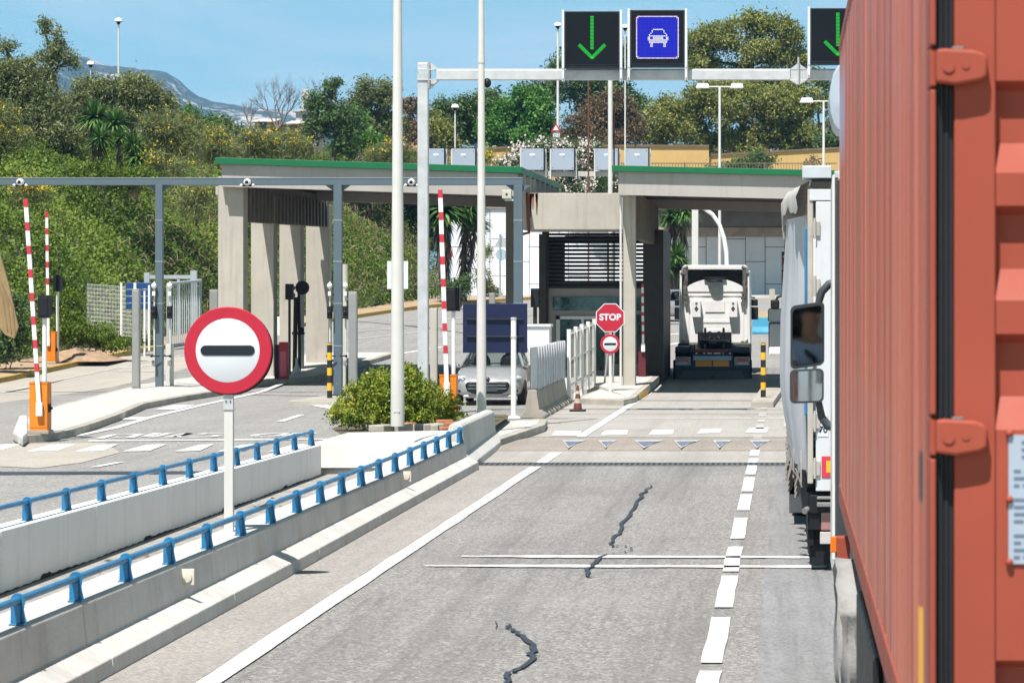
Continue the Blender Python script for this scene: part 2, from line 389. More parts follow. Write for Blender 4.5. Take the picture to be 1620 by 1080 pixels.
def strip(pts, w, mat=mk, name='road_marking', dz=0.013):
    """constant-width ribbon along ground points (x, y)"""
    P = [Vector((p[0], p[1])) for p in pts]; vs = []
    for i, p in enumerate(P):
        d = (P[min(i + 1, len(P) - 1)] - P[max(i - 1, 0)]).normalized(); nn = Vector((-d.y, d.x)) * (w[i] if hasattr(w, '__len__') else w) / 2
        vs += [(p.x + nn.x, p.y + nn.y, gz(p.y) + dz), (p.x - nn.x, p.y - nn.y, gz(p.y) + dz)]
    b = MB(); b.add(vs, [(2 * i, 2 * i + 1, 2 * i + 3, 2 * i + 2) for i in range(len(P) - 1)])
    return struct(b.build(name, mat, origin=False))
def jag(x0, y0, x1, y1, n, a):
    a *= .6
    return [(x0 + (x1 - x0) * i / n + random.uniform(-a, a), y0 + (y1 - y0) * i / n + random.uniform(-a, a)) for i in range(n + 1)]
# left edge line of the truck lane, worn where the drain crosses it
strip(jag(-3.93, 8, -3.93, 48.2, 30, 0.008), [0.165 + random.uniform(-.015, .015) for _ in range(31)])
strip(jag(-3.93, 49.4, -3.93, 52.6, 4, 0.01), 0.19, mk_w)
strip(jag(-3.93, 58.5, -3.86, 96, 20, 0.01), 0.18, mk)
for a, b_ in [(1063, 1110), (978, 1050), (912, 962), (866, 905), (820, 853), (783, 808), (756, 778), (737, 751), (726, 733), (711, 722)]:
    y0, y1 = 12610 / (b_ - CY), 12610 / (a - CY)
    strip(jag(-0.53, y0, -0.53, y1, 4, 0.01), 0.155, mk_w if a in (978, 756) else mk)
for a, b_ in [(690, 694), (672, 679), (664, 668), (654, 659), (645, 649)]:
    strip([(-0.53, 12610 / (b_ - CY)), (-0.53, 12610 / (a - CY))], 0.17, mk_f)
# two worn transverse lines
for py, x0, x1 in [(882, -3.3, 0.35), (897, -3.55, 0.4)]:
    y = 12610 / (py - CY)
    pts = jag(x0, y + .08, x1, y - .05, 26, 0.012)
    strip(pts[:14], [0.06 + 0.2 * min(1, i / 6) + random.uniform(-.05, .05) for i in range(14)], mk_w)
    strip(pts[13:], [0.26 + random.uniform(-.08, .04) for i in range(14)], mk_w)
# dashes of the crossing in front of the speed table
for x0, x1, a, b_ in [(872, 920, 681, 689), (950, 994, 680, 688), (1026, 1067, 679, 687), (1103, 1142, 678, 685), (1179, 1216, 676, 684)]:
    mark([(x0, b_), (x1 - 3, b_ - .7), (x1, a), (x0 + 7, a + .4)], mk)
def onT(px, py):                                        # on the raised table
    z = 0.04; Y = (H - z) * F / (py - CY); return Vector(((px - CX) * Y / F, Y, z + 0.004))
slate_m = M('worn_triangle_paint', (0.10, 0.13, 0.20), 0.8, var=0.3, scale=6, dirt=0.7, dcol=(0.5, 0.47, 0.42), dscale=5)
for x0, x1, xa in [(889, 928, 899), (946, 977, 958), (1003, 1051, 1018), (1065, 1109, 1077), (1127, 1160, 1138), (1185, 1221, 1197)]:
    mark([(x0, 696.2), (x1, 695.8), ((x1 + xa) / 2 - 3, 702), (xa, 709), ((x0 + xa) / 2, 702)], mk_f, solve=onT)
    mark([(x0 + 5, 698.4), (x1 - 7, 698.2), ((x1 + xa) / 2 - 5, 702.2), (xa + 1, 706.5), ((x0 + xa) / 2 + 2, 702)], slate_m, solve=lambda a, b2: onT(a, b2) + Vector((0, 0, 0.004)))
for py, m_, w_ in [(692.5, joint_m, .12), (710.5, joint_m, .12), (634, joint_m, .22), (656, joint_m, .08)]:
    y = 12610 / (py - CY); strip(jag(-5.3, y + .1, 3, y - .1, 12, .01), w_, m_, dz=0.016)
for py, x0 in [(643, -3.4), (648, -3.2), (653.5, -3.3), (662, -3.5)]:
    y = 12610 / (py - CY); strip(jag(x0, y, 0.6, y, 14, .03), 0.16, mk_w, dz=0.012)
# drain across the lane: frame and slotted grate
def drain(name, x0, x1, y0, y1, label):
    t = thing(name, label, 'drain', ((x0 + x1) / 2, (y0 + y1) / 2, 0)); f = MB()
    f.box(x0, x1, y0, y0 + .06, 0.0, 0.018); f.box(x0, x1, y1 - .06, y1, 0.0, 0.018); f.build('frame', M('drain_frame', (0.13, 0.135, 0.14), 0.6, var=.2), t)
    g = MB(); n = int((x1 - x0) / 0.085)
    for i in range(n):
        x = x0 + (x1 - x0) * i / n; g.box(x, x + .035, y0 + .06, y1 - .06, 0.002, 0.016)
    g.build('grate', M('drain_iron', (0.09, 0.095, 0.105), 0.6, var=.3, scale=1.5), t)
    b = MB(); b.box(x0, x1, y0 + .06, y1 - .06, 0.0, 0.006); b.build('channel', black_p, t)
drain('drainage_channel', -4.9, 2.9, 48.5, 49.3, 'long slotted drain grate crossing the truck lane before the speed table')
strip([(-24, 45.6), (-18, 45.9), (-9.2, 46.6), (-7.5, 46.7)], [1.1, 1.1, .8, .15], M('bitumen_strip', (0.035, 0.045, 0.06), 0.7, var=.3, scale=2), name='bitumen_patch', dz=0.006)
# tar-sealed cracks
def crack(pts, ws):
    P = []; Wd = []
    for i in range(len(pts) - 1):
        a, b_ = GP(*pts[i]), GP(*pts[i + 1])
        for k in range(4):
            t_ = k / 4; P.append((a.x + (b_.x - a.x) * t_ + random.uniform(-.03, .03), a.y + (b_.y - a.y) * t_ + random.uniform(-.03, .03))); Wd.append((ws[i] * (1 - t_) + ws[i + 1] * t_) * random.uniform(.8, 1.2))
    P.append(tuple(GP(*pts[-1]))[:2]); Wd.append(ws[-1])
    strip(P, [w_ * .48 for w_ in Wd], tar_m, name='sealed_crack_road_marking', dz=0.017)
crack([(1031, 768), (1017, 782), (1002, 805), (987, 827), (981, 842), (968, 856), (969, 866)], [.03, .1, .09, .1, .09, .09, .05])
crack([(969, 866), (985, 864), (997, 867), (1000, 871), (980, 876), (955, 879)], [.05, .03, .03, .04, .03, .06])
crack([(958, 879), (941, 892), (930, 900), (927, 909), (941, 916)], [.08, .1, .1, .09, .03])
crack([(800, 988), (812, 1000), (832, 1010), (842, 1022), (842, 1040), (827, 1058), (808, 1066), (803, 1090)], [.05, .09, .1, .1, .11, .09, .09, .09])
crack([(786, 984), (788, 995), (796, 998)], [.015, .015, .015])
# left carriageway: zebra bars, stop line, worn lettering, edge lines
for x0, x1, s_ in [(-60, 20, 22), (42, 104, 24), (118, 172, 24), (193, 247, 26), (276, 322, 26), (343, 396, 26), (425, 468, 24), (490, 530, 22)]:
    mark([(x0, 713.5), (x0 + 34 + (x1 - x0 - 34) * .5, 712.6), (x1 + s_ * .65, 702), (x0 + s_ + 14, 703)], mk_w if x0 in (118, 42) else mk)
mark([(140, 697.6), (520, 695), (520, 693.6), (140, 696)], mk)
for seg in [[(158, 694), (180, 688), (222, 687)], [(180, 692), (205, 693), (222, 687)], [(240, 692), (268, 685.5), (250, 685.5), (228, 691)], [(266, 692), (300, 685.6), (278, 690.5), (292, 692)],
            [(298, 692), (338, 691), (345, 689)], [(318, 687.5), (325, 686), (356, 685.6)], [(402, 690.5), (438, 690), (458, 685.8), (440, 685.6), (404, 688.4), (402, 690.5)], [(446, 690.5), (466, 685.6), (497, 685.2), (478, 690)]]:
    strip([tuple(GP(*p))[:2] for p in seg], 0.16, mk_w)
strip([tuple(GP(*p))[:2] for p in [(120, 690), (183, 677), (240, 660), (320, 641), (414, 620), (470, 606)]], 0.18, mk)
for a in [((205, 664), (228, 660)), ((262, 648), (292, 641))]:
    strip([tuple(GP(*p))[:2] for p in a], 0.55, mk_w, dz=0.012)
strip([tuple(GP(*p))[:2] for p in [(443, 667.5), (477, 656.5)]], 0.16, mk)
strip([tuple(GP(*p))[:2] for p in [(149, 739.5), (191, 731.5)]], 0.13, mk)
mark([(486, 640), (520, 646), (545, 641), (500, 633)], mk)
strip([tuple(GP(*p))[:2] for p in [(352, 623.5), (520, 627)]], 0.16, joint_m, dz=0.007)
strip([tuple(GPr(*p))[:2] for p in [(0, 624.5), (160, 624)]], 0.14, joint_m, dz=0.009)
for pts, w_, m_ in [([(0, 622), (100, 600), (210, 577), (300, 560)], .16, mk_f), ([(163, 587), (300, 589)], .3, mk), ([(190, 582), (240, 578)], .25, mk_w), ([(569, 574), (625, 561), (700, 549)], .25, mk),
                    ([(519, 528), (640, 519)], .3, mk_f), ([(560, 537), (700, 521)], .25, mk_f), ([(700, 506), (850, 488)], .4, mk_f), ([(700, 545), (740, 543)], .2, mk), ([(690, 556), (735, 556)], .2, mk),
                    ([(1055, 530), (1085, 527)], .35, mk), ([(1055, 546), (1085, 541)], .3, mk)]:
    strip([tuple(GPr(*p))[:2] for p in pts], w_, m_)
for pts in [[(560, 508), (700, 520)], [(560, 582), (700, 586)], [(640, 515), (735, 527)]]:
    strip([tuple(GPr(*p))[:2] for p in pts], .16, joint_m)

# ------------------------------------------------------------------ kerbs and islands
def island(name, poly, top, mat, kmat=None, kw=0.16):
    """raised island: paved top and a kerb ring; poly in world (x, y), counter-clockwise"""
    n = len(poly); vs = []
    for (x, y) in poly: vs.append((x, y, gz(y) - 0.05))
    c = Vector((sum(p[0] for p in poly) / n, sum(p[1] for p in poly) / n)); inn = []
    for i in range(n):
        p0, p1, p2 = Vector(poly[i - 1]), Vector(poly[i]), Vector(poly[(i + 1) % n])
        d1, d2 = (p1 - p0).normalized(), (p2 - p1).normalized(); n1, n2 = Vector((-d1.y, d1.x)), Vector((-d2.y, d2.x))
        b = (n1 + n2).normalized(); inn.append(p1 + b * kw / max(.4, b.dot(n1)))
    k = MB()
    vs = [(x, y, gz(y) - .05) for x, y in poly] + [(x, y, gz(y) + top) for x, y in poly] + [(p.x, p.y, gz(p.y) + top) for p in inn]
    k.add(vs, [(i, (i + 1) % n, n + (i + 1) % n, n + i) for i in range(n)] + [(n + i, n + (i + 1) % n, 2 * n + (i + 1) % n, 2 * n + i) for i in range(n)])
    struct(k.build(name + '_kerb', kmat or kerb_c, origin=False, bevel=.015))
    t = MB(); t.add([(p.x, p.y, gz(p.y) + top + .004) for p in inn], [tuple(range(n))]); struct(t.build(name + '_pavement', mat, origin=False))
def ip(l, z=.15): return [tuple(GPr(px, py, z))[:2] for px, py in l]
isl = ip([(38, 688), (75, 686), (117, 678), (150, 668), (187, 655), (230, 637), (290, 626), (350, 617), (415, 603)])
isl += [(-14.6, 96), (-14.4, 106), (-14.2, 112), (-17.2, 112), (-18.0, 104)] + ip([(330, 592), (217, 608), (150, 625), (80, 643), (30, 664)])
isl = isl[:]; island('left_traffic_island', isl, .15, pave_c)
nb = MB(); q = [GP(a, c, .1) for a, c in [(20, 690), (36, 699), (44, 692), (44, 664), (30, 664)]]; nb.add([(v.x, v.y, 0) for v in q] + [(v.x, v.y, .2) for v in q], [(4, 3, 2, 1, 0), (5, 6, 7, 8, 9)] + [(i, (i + 1) % 5, 5 + (i + 1) % 5, 5 + i) for i in range(5)])
struct(nb.build('island_nose_kerb', white_wall, origin=False, bevel=.05))
island('booth_traffic_island', [(-5.35, 77.7), (-4.05, 76.6), (-3.86, 78.5), (-3.86, 101.5), (-7.9, 101.5), (-7.9, 86), (-5.35, 85.5)], .15, pave_c)
yk = MB(); yk.box(-4.02, -3.845, 80.5, 85.6, 0.02, .158); yk.build('yellow_kerb', M('fresh_kerb_yellow', (0.62, 0.36, 0.04), 0.7, var=.15, dirt=.4, dcol=(.3, .26, .2)))
struct(bpy.data.objects['yellow_kerb'])
island('slab_traffic_island', ip([(792, 694), (862, 671), (866, 664), (812, 664), (735, 680), (742, 692)]), .15, pave_c)
island('right_traffic_island', [(-.85, 75.2), (-.3, 75.2), (-.05, 88), (-.7, 88)], .15, kerb_c)
island('bollard_traffic_island', [(-12.4, 76.5), (-11.2, 76.5), (-11.2, 80.5), (-12.2, 80.5)], .13, kerb_c)
kb = MB()                                              # yellow kerb along the foot of the hill
ky = [60, 80, 88, 92, 96, 104, 113, 122, 132, 142, 151, 158, 165, 171, 176, 180, 183]
vs = []
for Y in ky:
    x = KX(Y); z = gz(Y); vs += [(x, Y, z - .02), (x - .03, Y, z + .16), (x - .22, Y, z + .16), (x - .22, Y, z)]
kb.add(vs, [(4 * i + j, 4 * i + j + 1, 4 * i + j + 5, 4 * i + j + 4) for i in range(len(ky) - 1) for j in range(3)])
struct(kb.build('hill_kerb', kerb_y, origin=False))
sheet('verge', lambda Y: (KX(Y) - 4.5, KX(Y) - .2), ky, .14, dirt_m)
wb = MB(); wz = gz(188) + .12; wb.add([(-22, 186, gz(186)), (14, 186, gz(186)), (14, 186.02, wz), (-22, 186.02, wz), (-22, 190.3, wz), (14, 190.3, wz)], [(0, 1, 2, 3), (3, 2, 5, 4)])
struct(wb.build('rear_pavement', pave_c, origin=False))
yk2 = MB(); yk2.box(-15.2, -9.5, 185.9, 186.1, gz(186), wz + .03); struct(yk2.build('rear_kerb', kerb_y, origin=False))

# ------------------------------------------------------------------ roadside barriers and rails
med = MB()
med.box(-7.3, -5.28, 1, 48.3, -.3, -.10); struct(med.build('median_ground', gravel_m, origin=False))
# debris on the median
db = MB()
for i in range(90):
    y = random.triangular(20, 47.5, 40); x = random.choice([random.uniform(-7.1, -5.35), random.gauss(-6.9, .15)]); a = random.uniform(0, 6.3); q = random.uniform(.015, .06)
    x = min(max(x, -7.05), -5.4); db.add([(x + q * math.cos(a), y + 2 * q * math.sin(a), -.095), (x + q * math.cos(a + 2), y + q * math.sin(a + 2), -.095 + q * .4), (x + q * math.cos(a + 4), y + 2 * q * math.sin(a + 4), -.09)], [(0, 1, 2)])
tag(db.build('litter_and_leaves', M('dead_leaf', (.2, .12, .07), .9, var=.5, scale=5), origin=False), kind='stuff')
bx = lambda Y: -4.70 - max(0, Y - 30) * 0.004
def bt(Y): return max(0, 40 - Y) * .0045
def wt(Y): return (47.6 - Y) * .006
def barrier_profile(Y, dx=0):
    x = -4.69 + dx; q = bt(Y)
    return [(x, 0), (x - .01, .115), (x - .19, .205), (x - .215, .40 + q), (x - .235, .42 + q), (x - .58, .42 + q), (x - .6, .40 + q), (x - .6, -.05)]
lb = thing('concrete_barrier', 'low cream concrete barrier carrying the nearer blue rail beside the truck lane', 'barrier', (-4.99, 25, 0))
seg = [7.0, 11.8, 16.6, 21.4, 26.15, 30.9, 35.7, 40.5, 45.2, 47.6]
for i in range(len(seg) - 1):
    b = MB(); y0, y1 = seg[i] + .012, seg[i + 1] - .012
    b.loft([[(x, y, z) for x, z in barrier_profile(y, -max(0, y - 30) * .004)] for y in (y0, (y0 + y1) / 2, y1)], cap=True)
    b.build('barrier_segment', barrier_c, lb, bevel=.008)
for (px, py) in [(288, 912), (643, 753)]:
    Y = -4.9 * F / (px - CX); z = ZA(py, Y); b = MB(); x = -4.9 - max(0, Y - 30) * .004
    b.box(x - .03, x + .10, Y - .012, Y + .012, z - .065, z + .065); b.lathe([(0, -.03), (.048, -.026), (.05, -.01)], (x + .035, Y, z), 20, 'y'); b.build('round_reflector', M('cream_plastic', (.6, .56, .47), .5), lb, bevel=.004)
def rail(name, label, X, ys, zt0, side):
    t = thing(name, label, 'railing', (X, ys[len(ys) // 2], zt0))
    off, up = (bt, .55) if side else (wt, .85)
    for y in ys:
        zt = zt0 + off(y) + .002; kz = (.2 - off(y) * (1 - up)) / .2
        b = MB()                                        # plate bracket with a curved head that clasps the tube
        pr = []
        for k in range(9): 
            a = R(200 - k * 27.5); pr.append((.048 * math.cos(a), .048 * math.sin(a) + .20))
        pl = [(-.048, 0), (-.046, .17)] + pr + [(.040, .14), (.045, .07), (.062, 0)]
        dxs = -max(0, y - 30) * .004 if side else 0
        b.prism([(X + dxs + u, zt + v - (.2 - .2 * kz if v > .1 else 0)) for u, v in pl], y - .006, y + .006, 'y')
        b.box(X + dxs - .022, X + dxs + .022, y - .028, y + .028, zt, zt + .17 * kz); b.box(X + dxs - .05, X + dxs + .055, y - .05, y + .05, zt, zt + .01)
        b.build('rail_post', blue_rail, t, bevel=.004)
    b = MB(); b.tube([(X - (max(0, y - 30) * .004 if side else 0), y, zt0 + .202 + up * off(y)) for y in [ys[0] - 1.2, 16, 20, 25, 30, 36, 40, 42, 44, ys[-1] + .15]], .0255, 14); b.build('rail_tube', blue_rail, t, smooth=40)
    return t
near_posts = [X_ for X_ in [4.97 * F * (.0008224 + .0000672 * i) for i in range(-6, 18)] if X_ > 8]
def nx(y): return y
rail('blue_rail', 'blue tube rail on brackets along the cream barrier, nearer of the two rails', -4.965, near_posts, .42, True)
far_posts = [7.34 * F * (.000972 + .0000455 * i) for i in range(-7, 9)]
rail('blue_rail', 'blue tube rail on the white wall beyond the gravel median, farther of the two rails', -7.36, far_posts, .37, False)
wall = thing('median_wall', 'low white painted wall with the farther blue rail, left of the gravel median', 'wall', (-7.4, 30, 0))
for i in range(12):
    b = MB(); y0, y1 = 1 + 3.9 * i, 1 + 3.9 * (i + 1) - .015
    if y1 > 48: y1 = 48
    b.hexa([(-7.5, y0, -.3), (-7.24, y0, -.3), (-7.24, y1, -.3), (-7.5, y1, -.3)], [(-7.5, y0, .37 + wt(y0)), (-7.24, y0, .37 + wt(y0)), (-7.24, y1, .37 + wt(y1)), (-7.5, y1, .37 + wt(y1))]); b.build('wall_panel', M('white_wall_paint', (.80, .80, .80), .8, var=.05, scale=1, bump=.3, bscale=12, dirt=.18, streak=.3, dcol=(.42, .39, .34)), wall, bevel=.01)
st = MB()
for i in range(360):                                    # black grime line at the foot of the wall
    y = 14 + i * .0938; g_ = lambda q: .02 + .035 * (1 + math.sin(q * 1.9) * math.sin(q * .63 + 1)) * .3 + .012 * abs(math.sin(q * 9.1)) + (.03 if math.sin(q * 1.31) > .97 else 0) - .022
    st.add([(-7.236, y, -.1), (-7.236, y + .0938, -.1), (-7.236, y + .0938, -.1 + g_(y + .0938)), (-7.236, y, -.1 + g_(y))], [(0, 1, 2, 3)])
st.build('grime_line', M('black_mould', (.03, .027, .02), .95, var=.3), wall)
# white planter wall joining the two
pw = MB(); pw.hexa([(-7.5, 48.05, -.2), (-5.2, 47.9, -.2), (-5.2, 52.3, -.2), (-7.5, 52.3, -.2)], [(-7.5, 48.3, .37), (-5.22, 48.05, .40), (-5.2, 52.3, .42), (-7.5, 52.3, .37)])
pwo = thing('planter_wall', 'thick whitewashed planter wall with a dark crack, below the yellow-green bush', 'wall', (-6.3, 50, 0)); pw.build('wall_block', white_wall, pwo, bevel=.04)
ck = MB(); cx_ = XA(653, 48.1)
ck.tube([(cx_ + .05, 52, .392), (cx_ + .06, 50.5, .395), (cx_ + .0, 49.3, .395), (cx_ + .02, 48.2, .393), (cx_ + .01, 48.09, .3), (cx_ - .03, 48.05, .15), (cx_ - .05, 48.02, -.02)], .014, 6); ck.build('crack', M('crack_dark', (.04, .035, .03), .95), pwo)
sb = MB(); sb.add([(-7.5, 52.2, .3), (-5.2, 52.2, .3), (-5.6, 62, .28), (-6.2, 68, .1), (-9.3, 68, .05), (-8.6, 58, .2)], [(0, 1, 2, 3, 4, 5)]); struct(sb.build('planter_soil', soil_m, origin=False))
# rubble behind the taller barrier units
rb = thing('brick_rubble', 'heap of broken brick and kerb stones behind the tall barrier units', 'rubble', (-6.4, 57, .3))
for i in range(26):
    b = MB(); x, y = -6.4 + random.gauss(0, .42), 56.5 + random.gauss(0, 1.2); q = random.uniform(.08, .26)
    b.box(x - q, x + q, y - q * .6, y + q * .6, .27, .27 + random.uniform(.06, .2), rz=random.uniform(0, 3)); b.build('stone', [M('brick', (.36, .15, .08), .9, var=.2), kerb_c, concrete][i % 3], rb, bevel=.02)
# taller jersey units closing the barrier
for i in range(3):
    y0, y1 = 47.75 + i * 2.75, 47.75 + (i + 1) * 2.75 - .05; b = MB()
    rings = []
    for y in (y0, y1):
        x = -4.83 - (y - 47.6) * .035; q = .70 - (y - 47.6) * .009
        rings.append([(x, y, 0), (x - .01, y, .10), (x - .17, y, .24), (x - .20, y, q - .04), (x - .24, y, q), (x - .37, y, q), (x - .41, y, q - .04), (x - .52, y, .2), (x - .62, y, 0)])
    b.loft(rings, cap=True)
    o = b.build('jersey_barrier', barrier_c, bevel=.012)
    tag(o, ['first grey-faced tall concrete barrier unit touching the end of the near blue rail', 'middle grey-faced tall concrete barrier unit beside the planter wall', 'last grey-faced tall concrete barrier unit, by the paved slab'][i], 'barrier', 'tall barrier units at the rail end')

# ------------------------------------------------------------------ text, signs and poles
def text_mesh(s, size, depth=0.004, bold=0.0, spacing=1.0):
    c = bpy.data.curves.new('txt', 'FONT'); c.body = s; c.size = size; c.extrude = depth; c.offset = bold; c.align_x = 'CENTER'; c.align_y = 'CENTER'; c.space_character = spacing
    o = bpy.data.objects.new('txt', c); COL.objects.link(o); bpy.context.view_layer.update()
    me = bpy.data.meshes.new_from_object(o.evaluated_get(bpy.context.evaluated_depsgraph_get()))
    bpy.data.objects.remove(o); return me
def text(name, s, size, mat, parent, loc, rot=(R(90), 0, 0), **k):
    me = text_mesh(s, size, **k); me.materials.clear(); me.materials.append(mat)
    me.transform(Matrix.Translation(loc) @ Matrix.Rotation(rot[2], 4, 'Z') @ Matrix.Rotation(rot[1], 4, 'Y') @ Matrix.Rotation(rot[0], 4, 'X'))
    return link(name, me, parent, True)
def disc(b, x, y, z, r, t, n=48, m=0): b.lathe([(0, -t), (r - .008, -t), (r, -t * .4), (r, t), (0, t)], (x, y, z), n, 'y', m)
def no_entry(t, x, y, z, r):
    b = MB(); disc(b, x, y, z, r, .012); b.build('sign_rim', red_p, t, smooth=40)
    b = MB(); disc(b, x, y - .008, z, r * .735, .007); b.build('sign_face', sign_w, t, smooth=40)
    b = MB(); hh = r * .115; L = r * .62 - hh
    pl = [(x + L + hh * math.cos(a), z + hh * math.sin(a)) for a in [R(-90 + 18 * i) for i in range(11)]] + [(x - L + hh * math.cos(a), z + hh * math.sin(a)) for a in [R(90 + 18 * i) for i in range(11)]]
    b.prism(pl, y - .021, y - .014, 'y'); b.build('sign_bar', sign_k, t)
Y = 28.4; sx = XA(362.5, Y); sz = ZA(554, Y)
t = thing('no_entry_sign', 'large round red and white sign with black bar between the rails', 'road sign', (sx, Y, .42))
no_entry(t, sx, Y - .06, sz, .405)
b = MB(); b.box(sx - .042, sx + .042, Y - .035, Y + .035, .42, sz + .3); b.build('post', pole_w, t, bevel=.006)
b = MB(); b.box(sx - .046, sx + .046, Y - .045, Y - .03, sz - .55, sz - .40); b.box(sx - .05, sx + .05, Y - .04, Y + .04, sz + .1, sz + .14); build_each(b, 'clamp', galv, t, bevel=.003)
b = MB(); disc(b, sx + .012, Y - .04, sz - .012, .405, .006); b.build('sign_back', black_pl, t)
for px, pz in ((-.02, -.47), (.02, -.47)):
    b = MB(); b.lathe([(0, -.056), (.007, -.054), (.007, -.04)], (sx + px, Y, sz + pz), 8, 'y'); b.build('bolt', black_pl, t)

Y = 82.5; sx = XA(965.5, Y); k = Y / F
t = thing('stop_sign', 'red octagonal STOP sign with a small round no entry plate under it', 'road sign', (sx, Y, .15))
oc = lambda r: [(sx + r * math.cos(R(22.5 + 45 * i)), ZA(502.5, Y) + r * math.sin(R(22.5 + 45 * i))) for i in range(8)]
b = MB(); b.prism(oc(24.4 * k), Y - .05, Y - .03, 'y'); b.build('sign_border', sign_w, t)
b = MB(); b.prism(oc(23 * k), Y - .054, Y - .0505, 'y'); b.build('sign_face', red_p, t)
text('lettering', 'STOP', .238, sign_w, t, (sx, Y - .056, ZA(502, Y)), bold=.009, depth=.003, spacing=1.02)
no_entry(t, sx, Y - .05, ZA(544, Y), 15.6 * k)
b = MB(); b.box(sx - .038, sx + .038, Y - .03, Y + .02, .15, ZA(485, Y)); b.build('post', pole_w, t, bevel=.005)
b = MB(); b.box(sx - .09, sx + .09, Y - .09, Y + .07, .15, .165); b.build('base_plate', galv, t)

# dark blue notice board seen from behind
Y = 64.6; t = thing('notice_board', 'dark navy back of a large notice board on a white post beside the silver car', 'sign board', (XA(813, Y), Y, .15))
b = MB(); b.box(XA(732, Y), XA(834, Y), Y + .03, Y + .06, ZA(558, Y), ZA(480, Y)); b.build('board', navy_p, t, bevel=.006)
for py in (505, 532.5):
    b = MB(); b.box(XA(738, Y), XA(828, Y), Y - .02, Y + .03, ZA(py + 1.4, Y), ZA(py - 1.4, Y)); b.build('rail', M('dark_channel', (.03, .03, .045), .4, metal=.5), t, bevel=.004)
b = MB(); b.cyl((XA(813, Y), Y - .06, .15), (XA(813, Y), Y - .06, ZA(502, Y)), .058, 20); b.build('post', white_p, t, smooth=40)
for py in (504, 533):
    b = MB(); b.cyl((XA(813, Y), Y - .06, ZA(py + 1.5, Y)), (XA(813, Y), Y - .06, ZA(py - 1.5, Y)), .068, 20); b.build('clamp', galv, t, smooth=40)
b = MB(); b.lathe([(.15, 0), (.13, .03), (.07, .05)], (XA(813, Y), Y - .06, .15), 20); b.build('base_plate', white_p, t, smooth=40)

def tall_pole(name, label, px, Y, zb, r0, r1, ztop, parts):
    t = thing(name, label, 'lamp post', (XA(px, Y), Y, zb)); x = XA(px, Y)
    b = MB(); b.tube([(x, Y, zb), (x, Y, zb + 1.2), (x, Y, (zb + ztop) / 2), (x, Y, ztop)], [r0, r0 * .97, (r0 + r1) / 2, r1], 28); b.build('pole', pole_w, t, smooth=40)
    b = MB(); b.box(x - .05, x + .05, Y - r0 - .004, Y - r0 + .03, zb + .25, zb + .28); b.build('hatch', pole_w, t)
    b = MB(); b.tube([(x - .7, Y, ztop + .25), (x, Y, ztop)], .04, 10); b.sphere((x - .95, Y, ztop + .27), (.34, .16, .08)); b.build('lamp_head', galv, t, smooth=40)
    return t, x
t, x = tall_pole('lamp_post', 'thick pale grey lamp post rising out of the yellow-green bush', 629, 54.2, .40, .122, .055, 11.5, 0)
t, x = tall_pole('lamp_post', 'slimmer grey lamp post with a band, in front of the silver car', 761.5, 62, .30, .10, .043, 12, 0)
for py, rr in ((95, .075), (107, .062)):
    b = MB(); b.cyl((x, 62, ZA(py + 5, 62)), (x, 62, ZA(py - 5, 62)), rr, 20); b.build('band', pole_w, t, smooth=40)
b = MB(); b.sphere((x + .11, 62.1, ZA(131, 62)), (.08, .08, .1)); b.build('speaker', black_pl, t, smooth=40)

# ------------------------------------------------------------------ lane gantry with variable signs
Y = 70.0; t = thing('lane_gantry', 'galvanised steel gantry over the truck lane carrying three lit lane signs', 'gantry', (XA(668, Y), Y, 0))
x0, x1 = XA(660.5, Y), XA(677, Y)
b = MB(); b.box(x0, x1, Y - .02, Y + .24, .0, ZA(99, Y)); b.build('post', galv, t, bevel=.02)
zt, zb = ZA(110.5, Y), ZA(126.5, Y); xe = 6.0
b = MB(); b.box(XA(690, Y), XA(1252, Y), Y, Y + .22, zb, zt); b.box(XA(1275, Y), xe, Y, Y + .22, zb, zt); b.build('beam', galv, t, bevel=.012)
b = MB(); xj = XA(678.5, Y)
b.box(xj - .018, xj - .002, Y - .06, Y + .28, ZA(140, Y), ZA(98, Y)); b.box(xj + .002, xj + .018, Y - .06, Y + .28, ZA(140, Y), ZA(98, Y))
b.hexa([(xj + .02, Y + .02, zb - .14), (xj + .04, Y + .02, zb - .18), (xj + .04, Y + .2, zb - .18), (xj + .02, Y + .2, zb - .14)], [(xj + .02, Y + .02, zb), (XA(694, Y), Y + .02, zb), (XA(694, Y), Y + .2, zb), (xj + .02, Y + .2, zb)])
b.hexa([(xj + .02, Y + .02, zt), (XA(694, Y), Y + .02, zt), (XA(694, Y), Y + .2, zt), (xj + .02, Y + .2, zt)], [(xj + .02, Y + .02, zt + .16), (xj + .08, Y + .02, zt + .13), (xj + .08, Y + .2, zt + .13), (xj + .02, Y + .2, zt + .16)])
for s_ in (zb + .0, zt): b.box(x0, xj + .14, Y - .05, Y - .03, s_ - .012, s_ + .012)
b.prism([(x0 + .005, zt), (xj - .02, zt), (xj - .02, zb), (x0 + .08, zb)], Y - .045, Y - .022, 'y')
b.build('knee_joint', galv, t, bevel=.004)
b = MB(); xj = XA(1263, Y)
b.box(xj - .02, xj - .003, Y - .08, Y + .3, ZA(134, Y), ZA(91, Y)); b.box(xj + .003, xj + .02, Y - .08, Y + .3, ZA(134, Y), ZA(91, Y))
